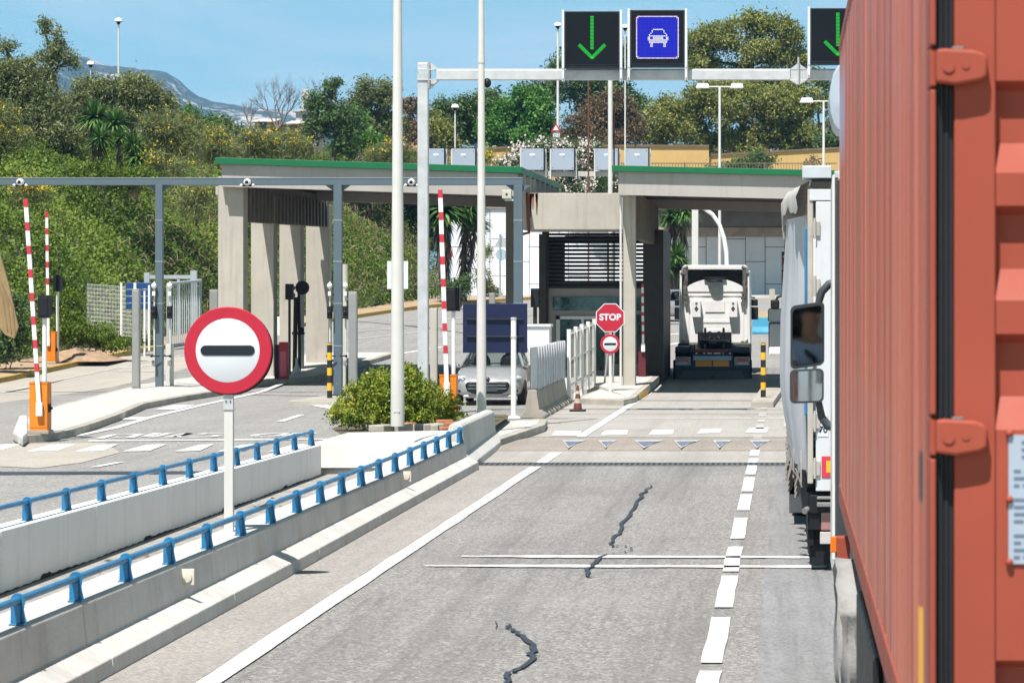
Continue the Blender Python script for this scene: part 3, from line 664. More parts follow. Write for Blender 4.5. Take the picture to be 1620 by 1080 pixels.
for s_ in (-1, 1):
    for z0, z1 in ((zb, zb - .11), (zt, zt + .14)):
        b.add([(xj + s_ * .02, Y - .01, z1), (xj + s_ * .20, Y - .01, z0), (xj + s_ * .02, Y - .01, z0), (xj + s_ * .02, Y + .23, z1), (xj + s_ * .20, Y + .23, z0), (xj + s_ * .02, Y + .23, z0)], [(0, 1, 2), (3, 5, 4), (0, 3, 4, 1), (1, 4, 5, 2), (2, 5, 3, 0)])
    b.box(xj + s_ * .10 - .085, xj + s_ * .10 + .085, Y + .0, Y + .22, zb, zt)
b.build('splice_joint', galv, t, bevel=.003)
b = MB(); b.box(XA(690, Y) + .0, xe, Y + .06, Y + .16, zt + .001, zt + .025); b.build('cable_tray', pole_w, t)
ybox = Y - .30
def vms(label, px0, px1, py0, py1):
    x0, x1, z0, z1 = XA(px0, Y - .3), XA(px1, Y - .3), ZA(py1, Y - .3), ZA(py0, Y - .3)
    t = thing('lane_sign', label, 'electronic sign', ((x0 + x1) / 2, Y - .3, z0), 0, 'lit signs on the near gantry')
    b = MB(); b.box(x0, x1, Y - .28, Y - .02, z0, z1); b.build('housing', M('sign_housing', (.012, .014, .018), .5, var=.1), t, bevel=.008)
    b = MB(); b.box(x0 + .03, x1 - .03, Y - .285, Y - .2805, z0 + .03, z1 - .03); b.build('face', M('led_face', (.004, .007, .010), .6, var=.06, spec=.15), t)
    b = MB()
    for xx in (x0 - .062, x1 + .006):
        b.box(xx, xx + .056, Y - .30, Y - .27, z0 - .36, z1 + .03); b.box(xx, xx + .01, Y - .27, Y - .16, z0 - .36, z1 + .03); b.box(xx + .046, xx + .056, Y - .27, Y - .16, z0 - .36, z1 + .03)
    build_each(b, 'side_channel', M('zinc_channel', (.62, .64, .66), .45, metal=.2, var=.08), t, bevel=.003)
    b = MB()
    for xx in (x0 - .034, x1 + .034):
        for zz in (z0 - .06, z0 - .30, z0 - .33): b.lathe([(0, -.318), (.012, -.315), (.012, -.30)], (xx, Y, zz), 8, 'y')
        b.box(xx - .02, xx + .02, Y - .16, Y + .25, z0 - .36, z0 - .33); b.box(xx - .02, xx + .02, Y - .16, Y + .25, z0 - .075, z0 - .05)
    build_each(b, 'fixing', M('dark_fixing', (.1, .1, .11), .5), t)
    b = MB(); b.box(x0, x1, Y - .24, Y - .1, z0 - .06, z0 - .012); build_each(b, 'lower_rail', M('sign_rail', (.03, .035, .06), .4), t)
    return t, (x0 + x1) / 2, (z0 + z1) / 2, x1 - x0
def leds(t, pts, r, mat, name):
    b = MB(); y = Y - .288
    for (x, z) in pts: b.add([(x - r, y, z - r), (x + r, y, z - r), (x + r, y, z + r), (x - r, y, z + r)], [(0, 1, 2, 3)])
    b.build(name, mat, t, fix=False)
def arrow_pts(cx, cz, w):
    u = w / 88.0; p = []
    for i in range(24):
        for j in range(4): p.append((cx + (j - 1.5) * 1.4 * u, cz + (35 - 2.25 * i) * u))
    for s_ in (-1, 1):
        for i in range(15):
            for j in range(4):
                a = 2.05 * i; o_ = (j - 1.5) * 1.4
                p.append((cx + s_ * (a - o_) * .71 * u, cz + (-31 + (a + o_) * .71) * u))
    return p
t, cx_, cz_, w_ = vms('left lit lane sign with a green downward arrow on black', 893, 980, 18, 104); leds(t, arrow_pts(cx_, cz_, w_), .0078, led_g, 'led_arrow')
t, cx_, cz_, w_ = vms('lit square sign with a white car symbol on blue', 997, 1083, 16, 102.5)
u = w_ / 86.0
b = MB(); b.prism([(cx_ + x * u, cz_ + z * u) for x, z in [(-30, -34), (30, -34), (34, -30), (34, 30), (30, 34), (-30, 34), (-34, 30), (-34, -30)]], Y - .2858, Y - .2855, 'y')
b.build('blue_field', M('blue_led_field', (.004, .008, .46), .5, emit=0.7, var=0), t)
n_ = 33; dots = []; white = []; pink = []; edge = []
car_bm = ["....########....", "...#........#...", "...#........#...", "..#..........#..", ".#............#.", ".##############.", "##..########..##", "##..########..##", "################", ".##############.", ".##############.", "..##........##..", "..##........##..", "..##........##.."]
for i in range(n_):
    for j in range(n_):
        x, z = (j - 16) * 2.06, (16 - i) * 2.06
        if abs(x) + abs(z) > 64: continue
        e = max(abs(x), abs(z)) > 32 or abs(x) + abs(z) > 60.5
        bi, bj = i - 10, j - 9; on = 0 <= bi < 14 and 0 <= bj < 16 and car_bm[bi][bj] == '#'
        (edge if e else white if on else dots).append((cx_ + x * u, cz_ + z * u))
        if e and random.random() < .45: pink.append((cx_ + x * u * 1.01, cz_ + z * u * 1.01))
leds(t, dots, .0052, M('blue_led', (.06, .10, .9), .5, emit=.6, var=0), 'blue_dots'); leds(t, edge, .0115, M('white_led', (1, 1, 1), .5, emit=.6, var=0), 'led_border'); leds(t, white, .0115, M('white_led', (1, 1, 1), .5, emit=.6, var=0), 'led_car_symbol')
Y0 = Y; Y = Y - .001; leds(t, pink, .008, M('pink_led', (1, .25, .45), .5, emit=.75, var=0), 'border_dots'); Y = Y0
t, cx_, cz_, w_ = vms('right lit lane sign with a green downward arrow, half hidden by the orange container', 1282, 1369, 13, 98.5); leds(t, arrow_pts(cx_, cz_, w_), .0078, led_g, 'led_arrow')

# ------------------------------------------------------------------ slate-blue portal and its cameras
Y = 85.0; t = thing('camera_portal', 'slate-blue steel portal across the left lanes, in front of the left canopy', 'portal', (XA(532, Y), Y, 0))
b = MB(); b.box(-27.5, XA(827, Y), Y, Y + .2, ZA(293, Y), ZA(282, Y)); b.build('beam', portal_m, t, bevel=.01)
b = MB(); b.box(-27.5, XA(827, Y), Y - .01, Y + .21, ZA(281.8, Y), ZA(281, Y)); b.build('top_strip', M('bright_edge', (.4, .43, .45), .4, metal=.3), t)
for pa, pb_, zb in ((245.5, 257, .15), (527.5, 540.5, .0), (812.5, 826.5, .0)):
    b = MB(); b.box(XA(pa, Y), XA(pb_, Y), Y - .004, Y + .2, zb, ZA(293, Y)); b.build('post', portal_m, t, bevel=.008)
    b = MB(); xm = XA((pa + pb_) / 2, Y)
    for s_ in (-1, 1): b.add([(xm + s_ * .11, Y + .09, ZA(293, Y)), (xm + s_ * .35, Y + .09, ZA(293, Y)), (xm + s_ * .11, Y + .09, ZA(303, Y)), (xm + s_ * .11, Y + .11, ZA(293, Y)), (xm + s_ * .35, Y + .11, ZA(293, Y)), (xm + s_ * .11, Y + .11, ZA(303, Y))], [(0, 1, 2), (3, 5, 4), (0, 3, 4, 1), (1, 4, 5, 2), (2, 5, 3, 0)])
    b.build('gusset', portal_m, t)
    b = MB()
    for py in (348.5, 413.5, 480, 547): b.box(XA(pa - .4, Y), XA(pb_ + .4, Y), Y - .012, Y + .208, ZA(py + .6, Y), ZA(py - .6, Y))
    build_each(b, 'strap', M('strap_steel', (.3, .35, .38), .4), t)
    b = MB(); b.box(xm - .24, xm + .24, Y - .12, Y + .32, zb, zb + .025)
    for s_ in (-1, 1): b.box(xm + s_ * .18 - .02, xm + s_ * .18 + .02, Y - .09, Y - .05, zb, zb + .07)
    b.build('base_plate', black_pl, t)
for px, lab in ((33, 'white dome camera on the portal beam, at the far left over the hedge'), (392, 'white dome camera on the portal beam in front of the left canopy corner'), (651.5, 'white dome camera on the portal beam right of the thick lamp post')):
    x, z = XA(px, Y), ZA(288.5, Y)
    t = thing('dome_camera', lab, 'camera', (x, Y - .05, z - .1), 0, 'dome cameras on the portal')
    b = MB(); b.lathe([(.0, -.14), (.06, -.13), (.092, -.09), (.1, -.02), (.1, .05)], (x, Y - .06, z), 24, 'y'); b.build('housing', white_p, t, smooth=50)
    b = MB(); b.lathe([(.0, -.175), (.03, -.168), (.05, -.135)], (x, Y - .06, z), 20, 'y'); b.build('lens', black_pl, t, smooth=50)
    b = MB(); b.box(x - .13, x + .13, Y - .1, Y, z - .12, z - .07); b.build('bracket', black_pl, t)
    b = MB()
    for s_ in (-1, 1): b.sphere((x + s_ * .165, Y - .07, z - .085), (.045, .07, .04), 12, 8)
    b.build('side_lamp', white_p, t, smooth=50)
def reader(lab, px, Y, zb, ph, z0=455):
    """cluster of globes, loudspeakers and small lamps hung on a portal post"""
    t = thing('post_equipment', lab, 'equipment', (XA(px, Y), Y - .02, zb), 0, 'equipment hung on the portal posts')
    for s_ in (-1, 1):
        x = XA(px + s_ * 12.5, Y)
        b = MB(); b.sphere((x, Y, ZA(452, Y)), (.075, .08, .085), 14, 10); b.build('white_lamp', white_p, t, smooth=50)
        b = MB(); b.box(x - .04, x + .04, Y - .05, Y + .05, ZA(468, Y), ZA(461, Y)); b.build('junction_box', white_p, t, bevel=.008)
        b = MB(); b.box(x - .06, x + .07, Y - .12, Y + .12, ZA(504, Y), ZA(484, Y)); b.lathe([(0, -.17), (.055, -.15), (.045, -.11)], (x, Y, ZA(494, Y)), 14, 'y'); b.build('traffic_lamp', black_pl, t, bevel=.02)
        b = MB(); b.tube([(x - s_ * .16, Y, ZA(563, Y)), (x, Y - .05, ZA(563, Y)), (x + s_ * .04, Y - .12, ZA(563, Y))], .018, 8); b.sphere((x + s_ * .04, Y - .12, ZA(563, Y)), .04, 10, 8); b.build('arm_lamp', black_pl, t, smooth=50)
        b = MB(); b.box(x - .05, x + .05, Y - .06, Y + .04, ZA(578, Y), ZA(570, Y)); b.build('reader_box', M('grey_plastic', (.22, .22, .22), .5), t, bevel=.008)
        b = MB(); b.tube([(x, Y + .06, ZA(445, Y)), (x, Y + .06, ZA(580, Y))], .025, 8); b.build('conduit', pole_w, t)
    return t
reader('white globes, black traffic lamps and small boxes on the left portal post', 256, 84.9, 1.0, 0)
reader('white globes, black traffic lamps and small boxes on the middle portal post by the bollard', 534, 84.9, 1.0, 0)
def grey_pillar(lab, px0, px1, py0, Y, zb, name='grey_pillar', mat=None, cap=True):
    t = thing(name, lab, 'pillar', (XA((px0 + px1) / 2, Y), Y, zb)); x0, x1, z1 = XA(px0, Y), XA(px1, Y), ZA(py0, Y)
    b = MB(); b.box(x0, x1, Y - .1, Y + .12, zb, z1); b.box(x0 + .02, x1 - .02, Y - .112, Y - .1, zb + .1, z1 - .05); b.build('pillar', mat or galv, t, bevel=.012)
    b = MB(); b.box(x0 - .015, x1 + .015, Y - .12, Y + .14, zb, zb + .03); b.build('base_plate', black_pl, t)
    return t
stainless = M('brushed_pillar', (.32, .315, .30), .4, metal=.4, var=.08, scale=4)
grey_pillar('slim grey steel pillar in front of the blue louvred sign on the left island', 210, 221, 457, 84.6, .15, mat=stainless)
grey_pillar('short pale cabinet standing right behind the left portal post', 263, 274, 544, 86, .15, mat=pole_w)
grey_pillar('dark grey twin pillar behind the left canopy front column', 332, 345, 458, 112, .9, mat=stainless)
grey_pillar('grey steel pillar rising behind the bush beside the middle portal post', 552, 565, 461, 83.5, 0, mat=stainless)
grey_pillar('small grey pillar on the rear pavement seen above the navy board', 774, 783, 463, 120, .9, mat=stainless)
Y = 112; t = thing('louvred_sign', 'blue backed sign of horizontal slats on a slim post, left of the portal post', 'sign', (XA(219, Y), Y, gz(Y)))
b = MB()
for i in range(4): 
    z1 = ZA(447 + i * 10.8, Y); b.box(XA(199, Y), XA(240, Y), Y, Y + .05, z1 - .22, z1)
build_each(b, 'slat', blue_slat, t, bevel=.02)
b = MB(); b.cyl((XA(214, Y), Y - .03, gz(Y)), (XA(214, Y), Y - .03, ZA(447, Y)), .06, 12); b.cyl((XA(229, Y), Y - .03, gz(Y)), (XA(229, Y), Y - .03, ZA(460, Y)), .04, 12); b.build('post', white_p, t, smooth=40)

# ------------------------------------------------------------------ toll canopies
def slab_roof(name, label, FL, FR, BR, BL, gt, fh, inset, cat='canopy'):
    """canopy: green trim slab and grey fascia beam set back below it; corners (x, y, ztop)"""
    t = thing(name, label, cat, ((FL[0] + FR[0]) / 2, FL[1], 0))
    c = [Vector(p) for p in (FL, FR, BR, BL)]; b = MB()
    b.hexa([p - Vector((0, 0, gt)) for p in c], c); b.build('green_trim', green_p, t, bevel=.01)
    ctr = sum(c, Vector()) / 4
    def ins(p, k): return Vector((p.x + (k if p.x < ctr.x else -k), p.y + (k if p.y < ctr.y else -k), p.z))
    o = [ins(p, inset) - Vector((0, 0, gt)) for p in c]; i_ = [ins(p, inset + .25) - Vector((0, 0, gt)) for p in c]
    b = MB()
    vs = o + [p - Vector((0, 0, fh)) for p in o] + i_ + [p - Vector((0, 0, fh)) for p in i_]
    fs = []
    for a in range(4):
        n = (a + 1) % 4; fs += [(a, n, 4 + n, 4 + a), (8 + a, 12 + a, 12 + n, 8 + n), (4 + a, 4 + n, 12 + n, 12 + a), (a, 8 + a, 8 + n, n)]
    b.add(vs, fs); b.build('fascia', fascia_m, t)
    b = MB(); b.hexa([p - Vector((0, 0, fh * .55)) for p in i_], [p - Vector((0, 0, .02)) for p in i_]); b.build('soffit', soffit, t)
    return t, o, i_
FL, FR, BR, BL = (XA(340, 90), 90, ZA(249, 90)), (XA(825, 90), 90, ZA(264, 90)), (-7.55, 103, ZA(264, 90)), (-16.3, 103, ZA(249, 90))
t, o_, i_ = slab_roof('toll_canopy', 'left toll canopy with a green edge on four slanting-shadowed concrete columns', FL, FR, BR, BL, .19, .66, .17)
b = MB()                                                # ribbed right-hand side of the fascia
for k in range(8):
    f = (k + .5) / 8; p = o_[1].lerp(o_[2], f); b.box(p.x - .02, p.x + .2, p.y - .06, p.y + .06, p.z - .655, p.z - .005)
build_each(b, 'side_fin', fascia_m, t)
cols = [(345, 385, 90.6, .75), (397, 433, 95.6, .7), (442, 476, 100.0, .7), (484, 520, 104.4, .7)]
for i, (pa, pb_, Yc, dp) in enumerate(cols):
    b = MB(); x0, x1 = XA(pa, Yc), XA(pb_, Yc); zt_ = 6.3 if i == 0 else 5.9
    b.box(x0, x1, Yc, Yc + dp, gz(Yc) + .1, zt_); c_ = b.build('column', concrete_in, t, bevel=.02)
b = MB(); b.box(XA(341, 90.6), XA(345, 90.6), 90.6, 91.3, 5.75, 6.0); b.build('column_ledge', concrete_in, t, bevel=.01)
b = MB(); xl0, xl1 = XA(372, 91.4), XA(385, 91.4)       # ribbed side beam over the columns
za = ZA(351, 91.4); zb_ = ZA(359, 104.4)
b.hexa([(xl0, 91.36, za), (xl1, 91.36, za), (XA(518, 104.39), 104.39, zb_), (XA(505, 104.39), 104.39, zb_)], [(xl0, 91.36, 6.2), (xl1, 91.36, 6.2), (XA(518, 104.39), 104.39, 6.2), (XA(505, 104.39), 104.39, 6.2)])
for k in range(24):
    f = (k + .5) / 24; x = xl1 + (XA(518, 104.39) - xl1) * f; y = 91.36 + 13 * f; b.box(x, x + .06, y - .12, y + .12, za + (zb_ - za) * f + .01, 6.0)
b.build('ribbed_beam', M('beam_panel', (.15, .14, .115), .75, var=.15, scale=1.5, streak=.4, dcol=(.05, .045, .04)), t)
b = MB(); b.box(XA(800, 101), XA(815, 101), 101, 101.5, gz(101) + .1, 5.9); b.build('column', concrete_in, t, bevel=.02)
# right canopy over the truck lane
FL, FR, BR, BL = (XA(968, 84.5), 84.5, ZA(261.5, 84.5)), (9.0, 84.2, ZA(280, 84.5)), (9.0, 97.0, ZA(280, 84.5)), (XA(968, 84.5), 97.0, ZA(262, 84.5))
t, o_, i_ = slab_roof('toll_canopy', 'right toll canopy with a green edge and rust-stained fascia over the truck lane', FL, FR, BR, BL, .17, .64, .17)
b = MB(); b.box(XA(985, 86.1), XA(1005, 86.1), 86.1, 86.7, .15, 5.75); b.build('column', concrete_in, t, bevel=.02)
b = MB(); b.box(3.2, 3.8, 86.1, 86.7, 0, 5.6); b.build('column', concrete_in, t, bevel=.02)
b = MB(); b.box(3.2, 3.8, 97, 97.6, 0, 5.6); b.build('column', concrete_in, t, bevel=.02)
b = MB(); b.box(-4.5, -4.1, 97, 97.6, .15, 5.6); b.build('column', concrete_in, t, bevel=.02)
b = MB(); b.box(-4.25, -4.05, 86.8, 97, 4.35, 5.6)
for k in range(16): b.box(-4.06, -4.0, 87 + k * .62, 87.2 + k * .62, 4.36, 5.55)
b.build('ribbed_beam', _MC['beam_panel'], t)
b = MB(); x = XA(985.5, 86) - .06; b.tube([(x, 86.0, .2), (x, 86.0, 5.9)], .035, 10); b.build('drainpipe', pole_w, t, smooth=40)
# rust marks run down the fascia
b = MB()
for k in range(46):
    x = XA(random.choice([random.gauss(1092, 8), random.gauss(1148, 10), random.uniform(1080, 1170)]), 84.66); z = ZA(random.triangular(272, 312, 310), 84.66); q = random.uniform(.012, .04)
    b.add([(x - q, 84.668, z), (x, 84.668, z - q * 1.6), (x + q, 84.668, z), (x, 84.668, z + q)], [(0, 1, 2, 3)])
b.build('rust_mark', M('rust_stain', (.22, .11, .05), .9, var=.3, scale=9), t)

# ------------------------------------------------------------------ middle booth
Y = 91.0; t = thing('toll_booth', 'middle concrete toll booth with a louvred screen above green glass, behind the STOP sign', 'booth', (-5.9, 92, .15))
b = MB(); b.box(XA(826, Y), XA(999.5, Y) - .02, Y, Y + 3.0, ZA(363.5, Y), ZA(305.5, Y)); b.build('lintel', concrete_in, t, bevel=.02)
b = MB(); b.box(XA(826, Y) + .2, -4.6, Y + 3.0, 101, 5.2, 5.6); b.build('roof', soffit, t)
YB = 94.0
b = MB(); b.box(XA(868, YB), XA(1048, YB), YB, YB + .12, .15, ZA(456, YB)); b.build('wall', M('booth_wall', (.20, .195, .18), .7, var=.1, dirt=.2), t)
b = MB(); b.box(XA(875, YB), XA(1018, YB), YB - .05, YB, ZA(491, YB), ZA(470, YB)); b.build('glass_band', glass_d, t)
b = MB(); b.box(XA(962, YB), XA(1018, YB), YB - .05, YB, ZA(575, YB), ZA(498, YB)); b.build('window', glass_d, t)
f = MB()
for a, c, d, e in ((880, 963, 500, 505), (880, 886, 500, 600), (957, 963, 500, 600), (920, 924, 505, 600)): f.box(XA(a, YB), XA(c, YB), YB - .06, YB - .001, ZA(e, YB), ZA(d, YB))
f.build('window_frame', M('pale_frame', (.45, .46, .45), .5), t)
b = MB(); b.box(XA(886.2, YB), XA(956.8, YB), YB - .03, YB - .002, .5, ZA(505.2, YB)); b.build('door_glass', glass_d, t)
f = MB()
for i in range(14):
    z = ZA(371 + i * 6.25, YB); f.add([(XA(868, YB), YB - .02, z - .02), (XA(1020, YB), YB - .02, z - .02), (XA(1020, YB), YB + .10, z + .045), (XA(868, YB), YB + .10, z + .045), (XA(868, YB), YB - .02, z - .035), (XA(1020, YB), YB - .02, z - .035), (XA(1020, YB), YB + .10, z + .03), (XA(868, YB), YB + .10, z + .03)], [(0, 1, 2, 3), (7, 6, 5, 4), (0, 4, 5, 1), (2, 6, 7, 3), (0, 3, 7, 4), (1, 5, 6, 2)])
f.build('louvre_slat', M('louvre', (.05, .047, .04), .6, var=.15), t)
f = MB()
f.box(XA(868, YB) - .2, XA(868, YB), YB - .05, YB + .2, .15, 4.8); f.box(XA(1018, YB), XA(1050, YB), YB - .3, 99.5, .15, 4.8); f.box(XA(868, YB), XA(893, YB), YB + .14, YB + .2, 3, 4.6); f.box(XA(960, YB), XA(963, YB), YB + .14, YB + .2, 3, 4.6)
f.box(XA(893, YB), XA(1018, YB), YB + .14, YB + .2, ZA(383, YB), 4.62); f.box(XA(893, YB), XA(1018, YB), YB + .14, YB + .2, 2.95, ZA(447, YB)); f.box(XA(855, YB), XA(866, YB), YB - .6, YB - .4, .15, 4.65)
f.build('dark_panel', dark_m, t)
b = MB(); x = XA(836, Y); b.tube([(x, Y - .06, ZA(305, Y)), (x, Y - .06, ZA(345, Y)), (x + .02, Y - .06, ZA(368, Y)), (x - .3, Y - .06, ZA(372, Y))], .05, 10); b.build('downpipe', rust, t, smooth=40)
b = MB()
for k in range(14):
    x = XA(random.uniform(832, 850), Y); z1 = ZA(306, Y); q = random.uniform(.02, .05); hh = random.uniform(.1, .7); b.add([(x - q, Y - .003, z1), (x + q, Y - .003, z1), (x + q * .3, Y - .003, z1 - hh), (x - q * .3, Y - .003, z1 - hh)], [(0, 1, 2, 3)])
b.build('rust_mark', _MC['rust_stain'], t)

# ------------------------------------------------------------------ boom barriers, traffic lights, bollards
def boom(lab, px0, px1, Y, zb, ztop, arm0, arm1, bands, wid, cabm=None, dark=False):
    x0, x1 = XA(px0, Y), XA(px1, Y); xm = (x0 + x1) / 2
    t = thing('boom_barrier', lab, 'barrier gate', (xm, Y, zb), 0, 'raised boom barriers')
    b = MB(); b.box(x0 - .03, x1 + .03, Y - .2, Y + .22, zb, zb + .07); b.build('plinth', kerb_c, t, bevel=.01)
    b = MB(); b.box(x0, x1, Y - .17, Y + .17, zb + .07, ztop); b.box(x0 + .02, x1 - .02, Y - .176, Y - .17, zb + .12, ztop - .26); b.box(x0 - .008, x1 + .008, Y - .178, Y + .178, ztop - .03, ztop); b.build('cabinet', cabm or orange_p, t, bevel=.012)
    b = MB(); b.box(x1, x1 + .06, Y - .04, Y + .02, zb + .45, zb + .5); b.box(x1, x1 + .02, Y - .08, Y + .08, zb + .4, zb + .55); b.build('lock', black_pl, t)
    a, c = Vector((XA(arm0[0], Y), Y - .23, ZA(arm0[1], Y))), Vector((XA(arm1[0], Y), Y - .23, ZA(arm1[1], Y)))
    d = (c - a); ww = MB(); h = wid / 2; L = d.length
    u = Vector((h, 0, 0)); v = Vector((0, .025, 0)); n = bands * 2 - 1; f0 = .10
    def seg(m_, f, g):
        p, q = a + d * f, a + d * g; i0 = len(ww.v)
        if i0 == 0: ww.add([p - u - v, p + u - v, p + u + v, p - u + v], [(0, 3, 2, 1)]); i0 = 4
        ww.v += [tuple(x_) for x_ in (q - u - v, q + u - v, q + u + v, q - u + v)]
        for j in range(4): ww.f.append((i0 - 4 + j, i0 - 4 + (j + 1) % 4, i0 + (j + 1) % 4, i0 + j)); ww.m.append(m_)
    seg(0, 0, f0)
    st = (1 - f0) / bands
    for i in range(bands):
        seg(0, f0 + i * st, f0 + (i + .63) * st); seg(1, f0 + (i + .63) * st, f0 + (i + 1) * st)
    n4 = len(ww.v); ww.f.append((n4 - 4, n4 - 3, n4 - 2, n4 - 1)); ww.m.append(1); ww.build('arm', [white_p, red_arm], t)
    b = MB(); p = a + d * .02; b.box(a.x - .06, a.x + .06, Y - .27, Y - .19, a.z - .16, a.z + .10); b.build('arm_clamp', white_p, t, bevel=.015)
    return t
boom('orange boom barrier with long raised arm at the tip of the left island', 50, 78, 56.9, .15, ZA(604, 56.9), (67, 644), (45.5, 315), 8, .075)
boom('smaller orange boom barrier on the verge at the foot of the ivy slope', 75, 89, 104, gz(104) + .14, ZA(524, 104), (79, 540), (76.5, 335), 7, .095)
boom('orange boom barrier half hidden behind the yellow-green bush', 697, 723, 60, .2, ZA(592, 60), (709, 612), (698.5, 301), 8, .085)
boom('thin red and white barrier arm in the shade beside the middle booth', 1010, 1022, 93.0, .16, ZA(548, 93), (1018, 548), (1017, 449), 6, .07, M('dark_red_cabinet', (.10, .012, .015), .6))
def light(lab, px, py0, py1, w, Y, zb, mat=None, pw=.045, head=None):
    x = XA(px, Y); t = thing('traffic_light', lab, 'traffic light', (x, Y, zb)); hw = w * Y / F / 2; z0, z1 = ZA(py1, Y), ZA(py0, Y)
    b = MB(); b.box(x - hw, x + hw, Y - .11, Y + .11, z0, z1); b.box(x - hw * .8, x + hw * .8, Y - .12, Y - .11, z0 + .04, z1 - .04); b.build('housing', black_pl, t, bevel=.025)
    b = MB()
    for k in range(2):
        zz = z0 + (z1 - z0) * (.28 + .46 * k); b.tube([(x + hw * .3, Y + .1, zz + .02), (x + hw * .5, Y + .26, zz + .0)], hw * .72, 14, cap=False)
    b.build('visor', black_pl, t, smooth=40)
    b = MB(); b.cyl((x, Y, zb), (x, Y, z0), pw, 14); b.build('post', mat or white_p, t, smooth=40)
    b = MB(); b.lathe([(pw * 2.2, 0), (pw * 2.2, .02), (pw * 1.2, .05)], (x, Y, zb), 14); b.build('base', kerb_c, t)
    return t
light('black traffic light on a white post behind the front orange barrier', 70.5, 467, 503, 16.5, 57.6, .15, pw=.042)
light('small black traffic light on a white post by the verge barrier', 91, 435, 461, 12, 104.5, gz(104) + .14, pw=.05)
light('black traffic light on a white post left of the navy board', 717.5, 455, 492, 20, 60.6, .2, pw=.04)
light('black traffic light on a dark post under the left canopy', 458, 449, 474, 12, 96, gz(96) + .15, dark_m, .04)
light('black traffic light on a dark post right of the portal, before the booth', 846.5, 456, 486, 13, 91, .1, dark_m, .06)
def bollard(lab, px, Y, zb, pyt):
    x = XA(px, Y); t = thing('striped_bollard', lab, 'bollard', (x, Y, zb), 0, 'striped bollards'); z1 = ZA(pyt, Y); h = (z1 - zb) / 7.2; r = 4.1 * Y / F
    pb_ = MB()
    for i in range(8):
        za, zc = zb + i * h, min(z1, zb + (i + 1) * h)
        if zc <= za: break
        i0 = len(pb_.v)
        if i0 == 0: pb_.v += [(x + r * math.cos(R(20 * j)), Y + r * math.sin(R(20 * j)), za) for j in range(18)]; i0 = 18
        pb_.v += [(x + r * math.cos(R(20 * j)), Y + r * math.sin(R(20 * j)), zc) for j in range(18)]
        for j in range(18): pb_.f.append((i0 - 18 + j, i0 - 18 + (j + 1) % 18, i0 + (j + 1) % 18, i0 + j)); pb_.m.append(i % 2)
    pb_.build('post', [black_p, yellow_p], t, smooth=40)
    b = MB(); b.sphere((x, Y, z1), (r, r, .02)); b.build('cap', black_p, t, smooth=40)
bollard('yellow and black bollard on its own little island left of the bush', 521.5, 78.5, .13, 543)
bollard('yellow and black bollard on the right island beside the curtain-sided truck', 1207.5, 78.5, .15, 543)
# traffic cone
Y = 72.6; x = XA(914, Y); t = thing('traffic_cone', 'dirty red and white traffic cone beside the concrete units', 'cone', (x, Y, 0))
b = MB(); b.box(x - .19, x + .19, Y - .19, Y + .19, 0.006, .05); b.build('base', black_pl, t, bevel=.02)
for i, (z0, z1, r0, r1, m_) in enumerate([(.05, .20, .105, .084, 0), (.20, .31, .084, .067, 1), (.31, .42, .067, .05, 0), (.42, .49, .05, .04, 1), (.49, .62, .04, .02, 0)]):
    b = MB(); b.lathe([(r0, z0), (r1, z1)] + ([(0, z1)] if i == 4 else []), (x, Y, 0), 20)
    b.build('cone_band', M('cone_red', (.14, .04, .03), .7, var=.25, scale=9, dirt=.5) if m_ == 0 else M('cone_white', (.5, .44, .36), .7, var=.2, scale=9, dirt=.5), t, smooth=40)
# concrete units with sheet panels
u = thing('jersey_row_fence', 'white folded sheet fence standing on the row of concrete units', 'fence', (-5.65, 74, .6))
for i in range(6):
    y0, y1 = 68.2 + i * 1.85, 68.2 + (i + 1) * 1.85 - .22; b = MB(); rings = []
    for y in (y0, y1):
        x = -5.34 - (y - 68) * .014; rings.append([(x, y, 0.004), (x - .01, y, .07), (x - .14, y, .2), (x - .20, y, .60), (x - .24, y, .64), (x - .36, y, .64), (x - .40, y, .6), (x - .46, y, .2), (x - .6, y, 0.004)])
    b.loft(rings, cap=True); o = b.build('jersey_barrier', M('dirty_jersey', (.34, .305, .26), .9, var=.2, scale=1.6, bump=.4, dirt=.5, streak=.3, dcol=(.16, .12, .09)), bevel=.015)
    tag(o, ['nearest dirty concrete unit under the white sheet fence, beside the white board post', 'second dirty concrete unit under the white sheet fence from the board post', 'third dirty concrete unit under the white sheet fence from the board post', 'dirty concrete unit under the sheet fence, just beyond the cone', 'second to last dirty concrete unit under the white sheet fence', 'last dirty concrete unit, where the white bar fence begins'][i], 'barrier', 'concrete units under the sheet fence')
    for k in range(2):
        ya = 68.2 + i * 1.85 + k * .925; yb_ = ya + .91; xx = -5.64 - (ya - 68) * .014; b = MB(); h_ = 1.57
        n_ = 1; pts = []
        for q in range(n_ + 1): pts.append((xx + (.05 if q % 2 else -.03), ya + (yb_ - ya) * q / n_))
        vs = [(x_, y_, .62) for x_, y_ in pts] + [(x_, y_, h_ + random.uniform(-.01, .02)) for x_, y_ in pts] + [(x_ - .012, y_, .62) for x_, y_ in pts] + [(x_ - .012, y_, h_) for x_, y_ in pts]
        m1 = n_ + 1
        b.add(vs, [(j, j + 1, m1 + j + 1, m1 + j) for j in range(n_)] + [(2 * m1 + j, 3 * m1 + j, 3 * m1 + j + 1, 2 * m1 + j + 1) for j in range(n_)] + [(m1 + j, m1 + j + 1, 3 * m1 + j + 1, 3 * m1 + j) for j in range(n_)])
        b.box(xx - .05, xx + .085, yb_ - .02, yb_ + .05, .62, h_ + .02)
        b.build('sheet_panel', M('white_sheet', (.56, .57, .59), .5, var=.06, scale=2, dirt=.2, streak=.3, dcol=(.35, .34, .33)), u)
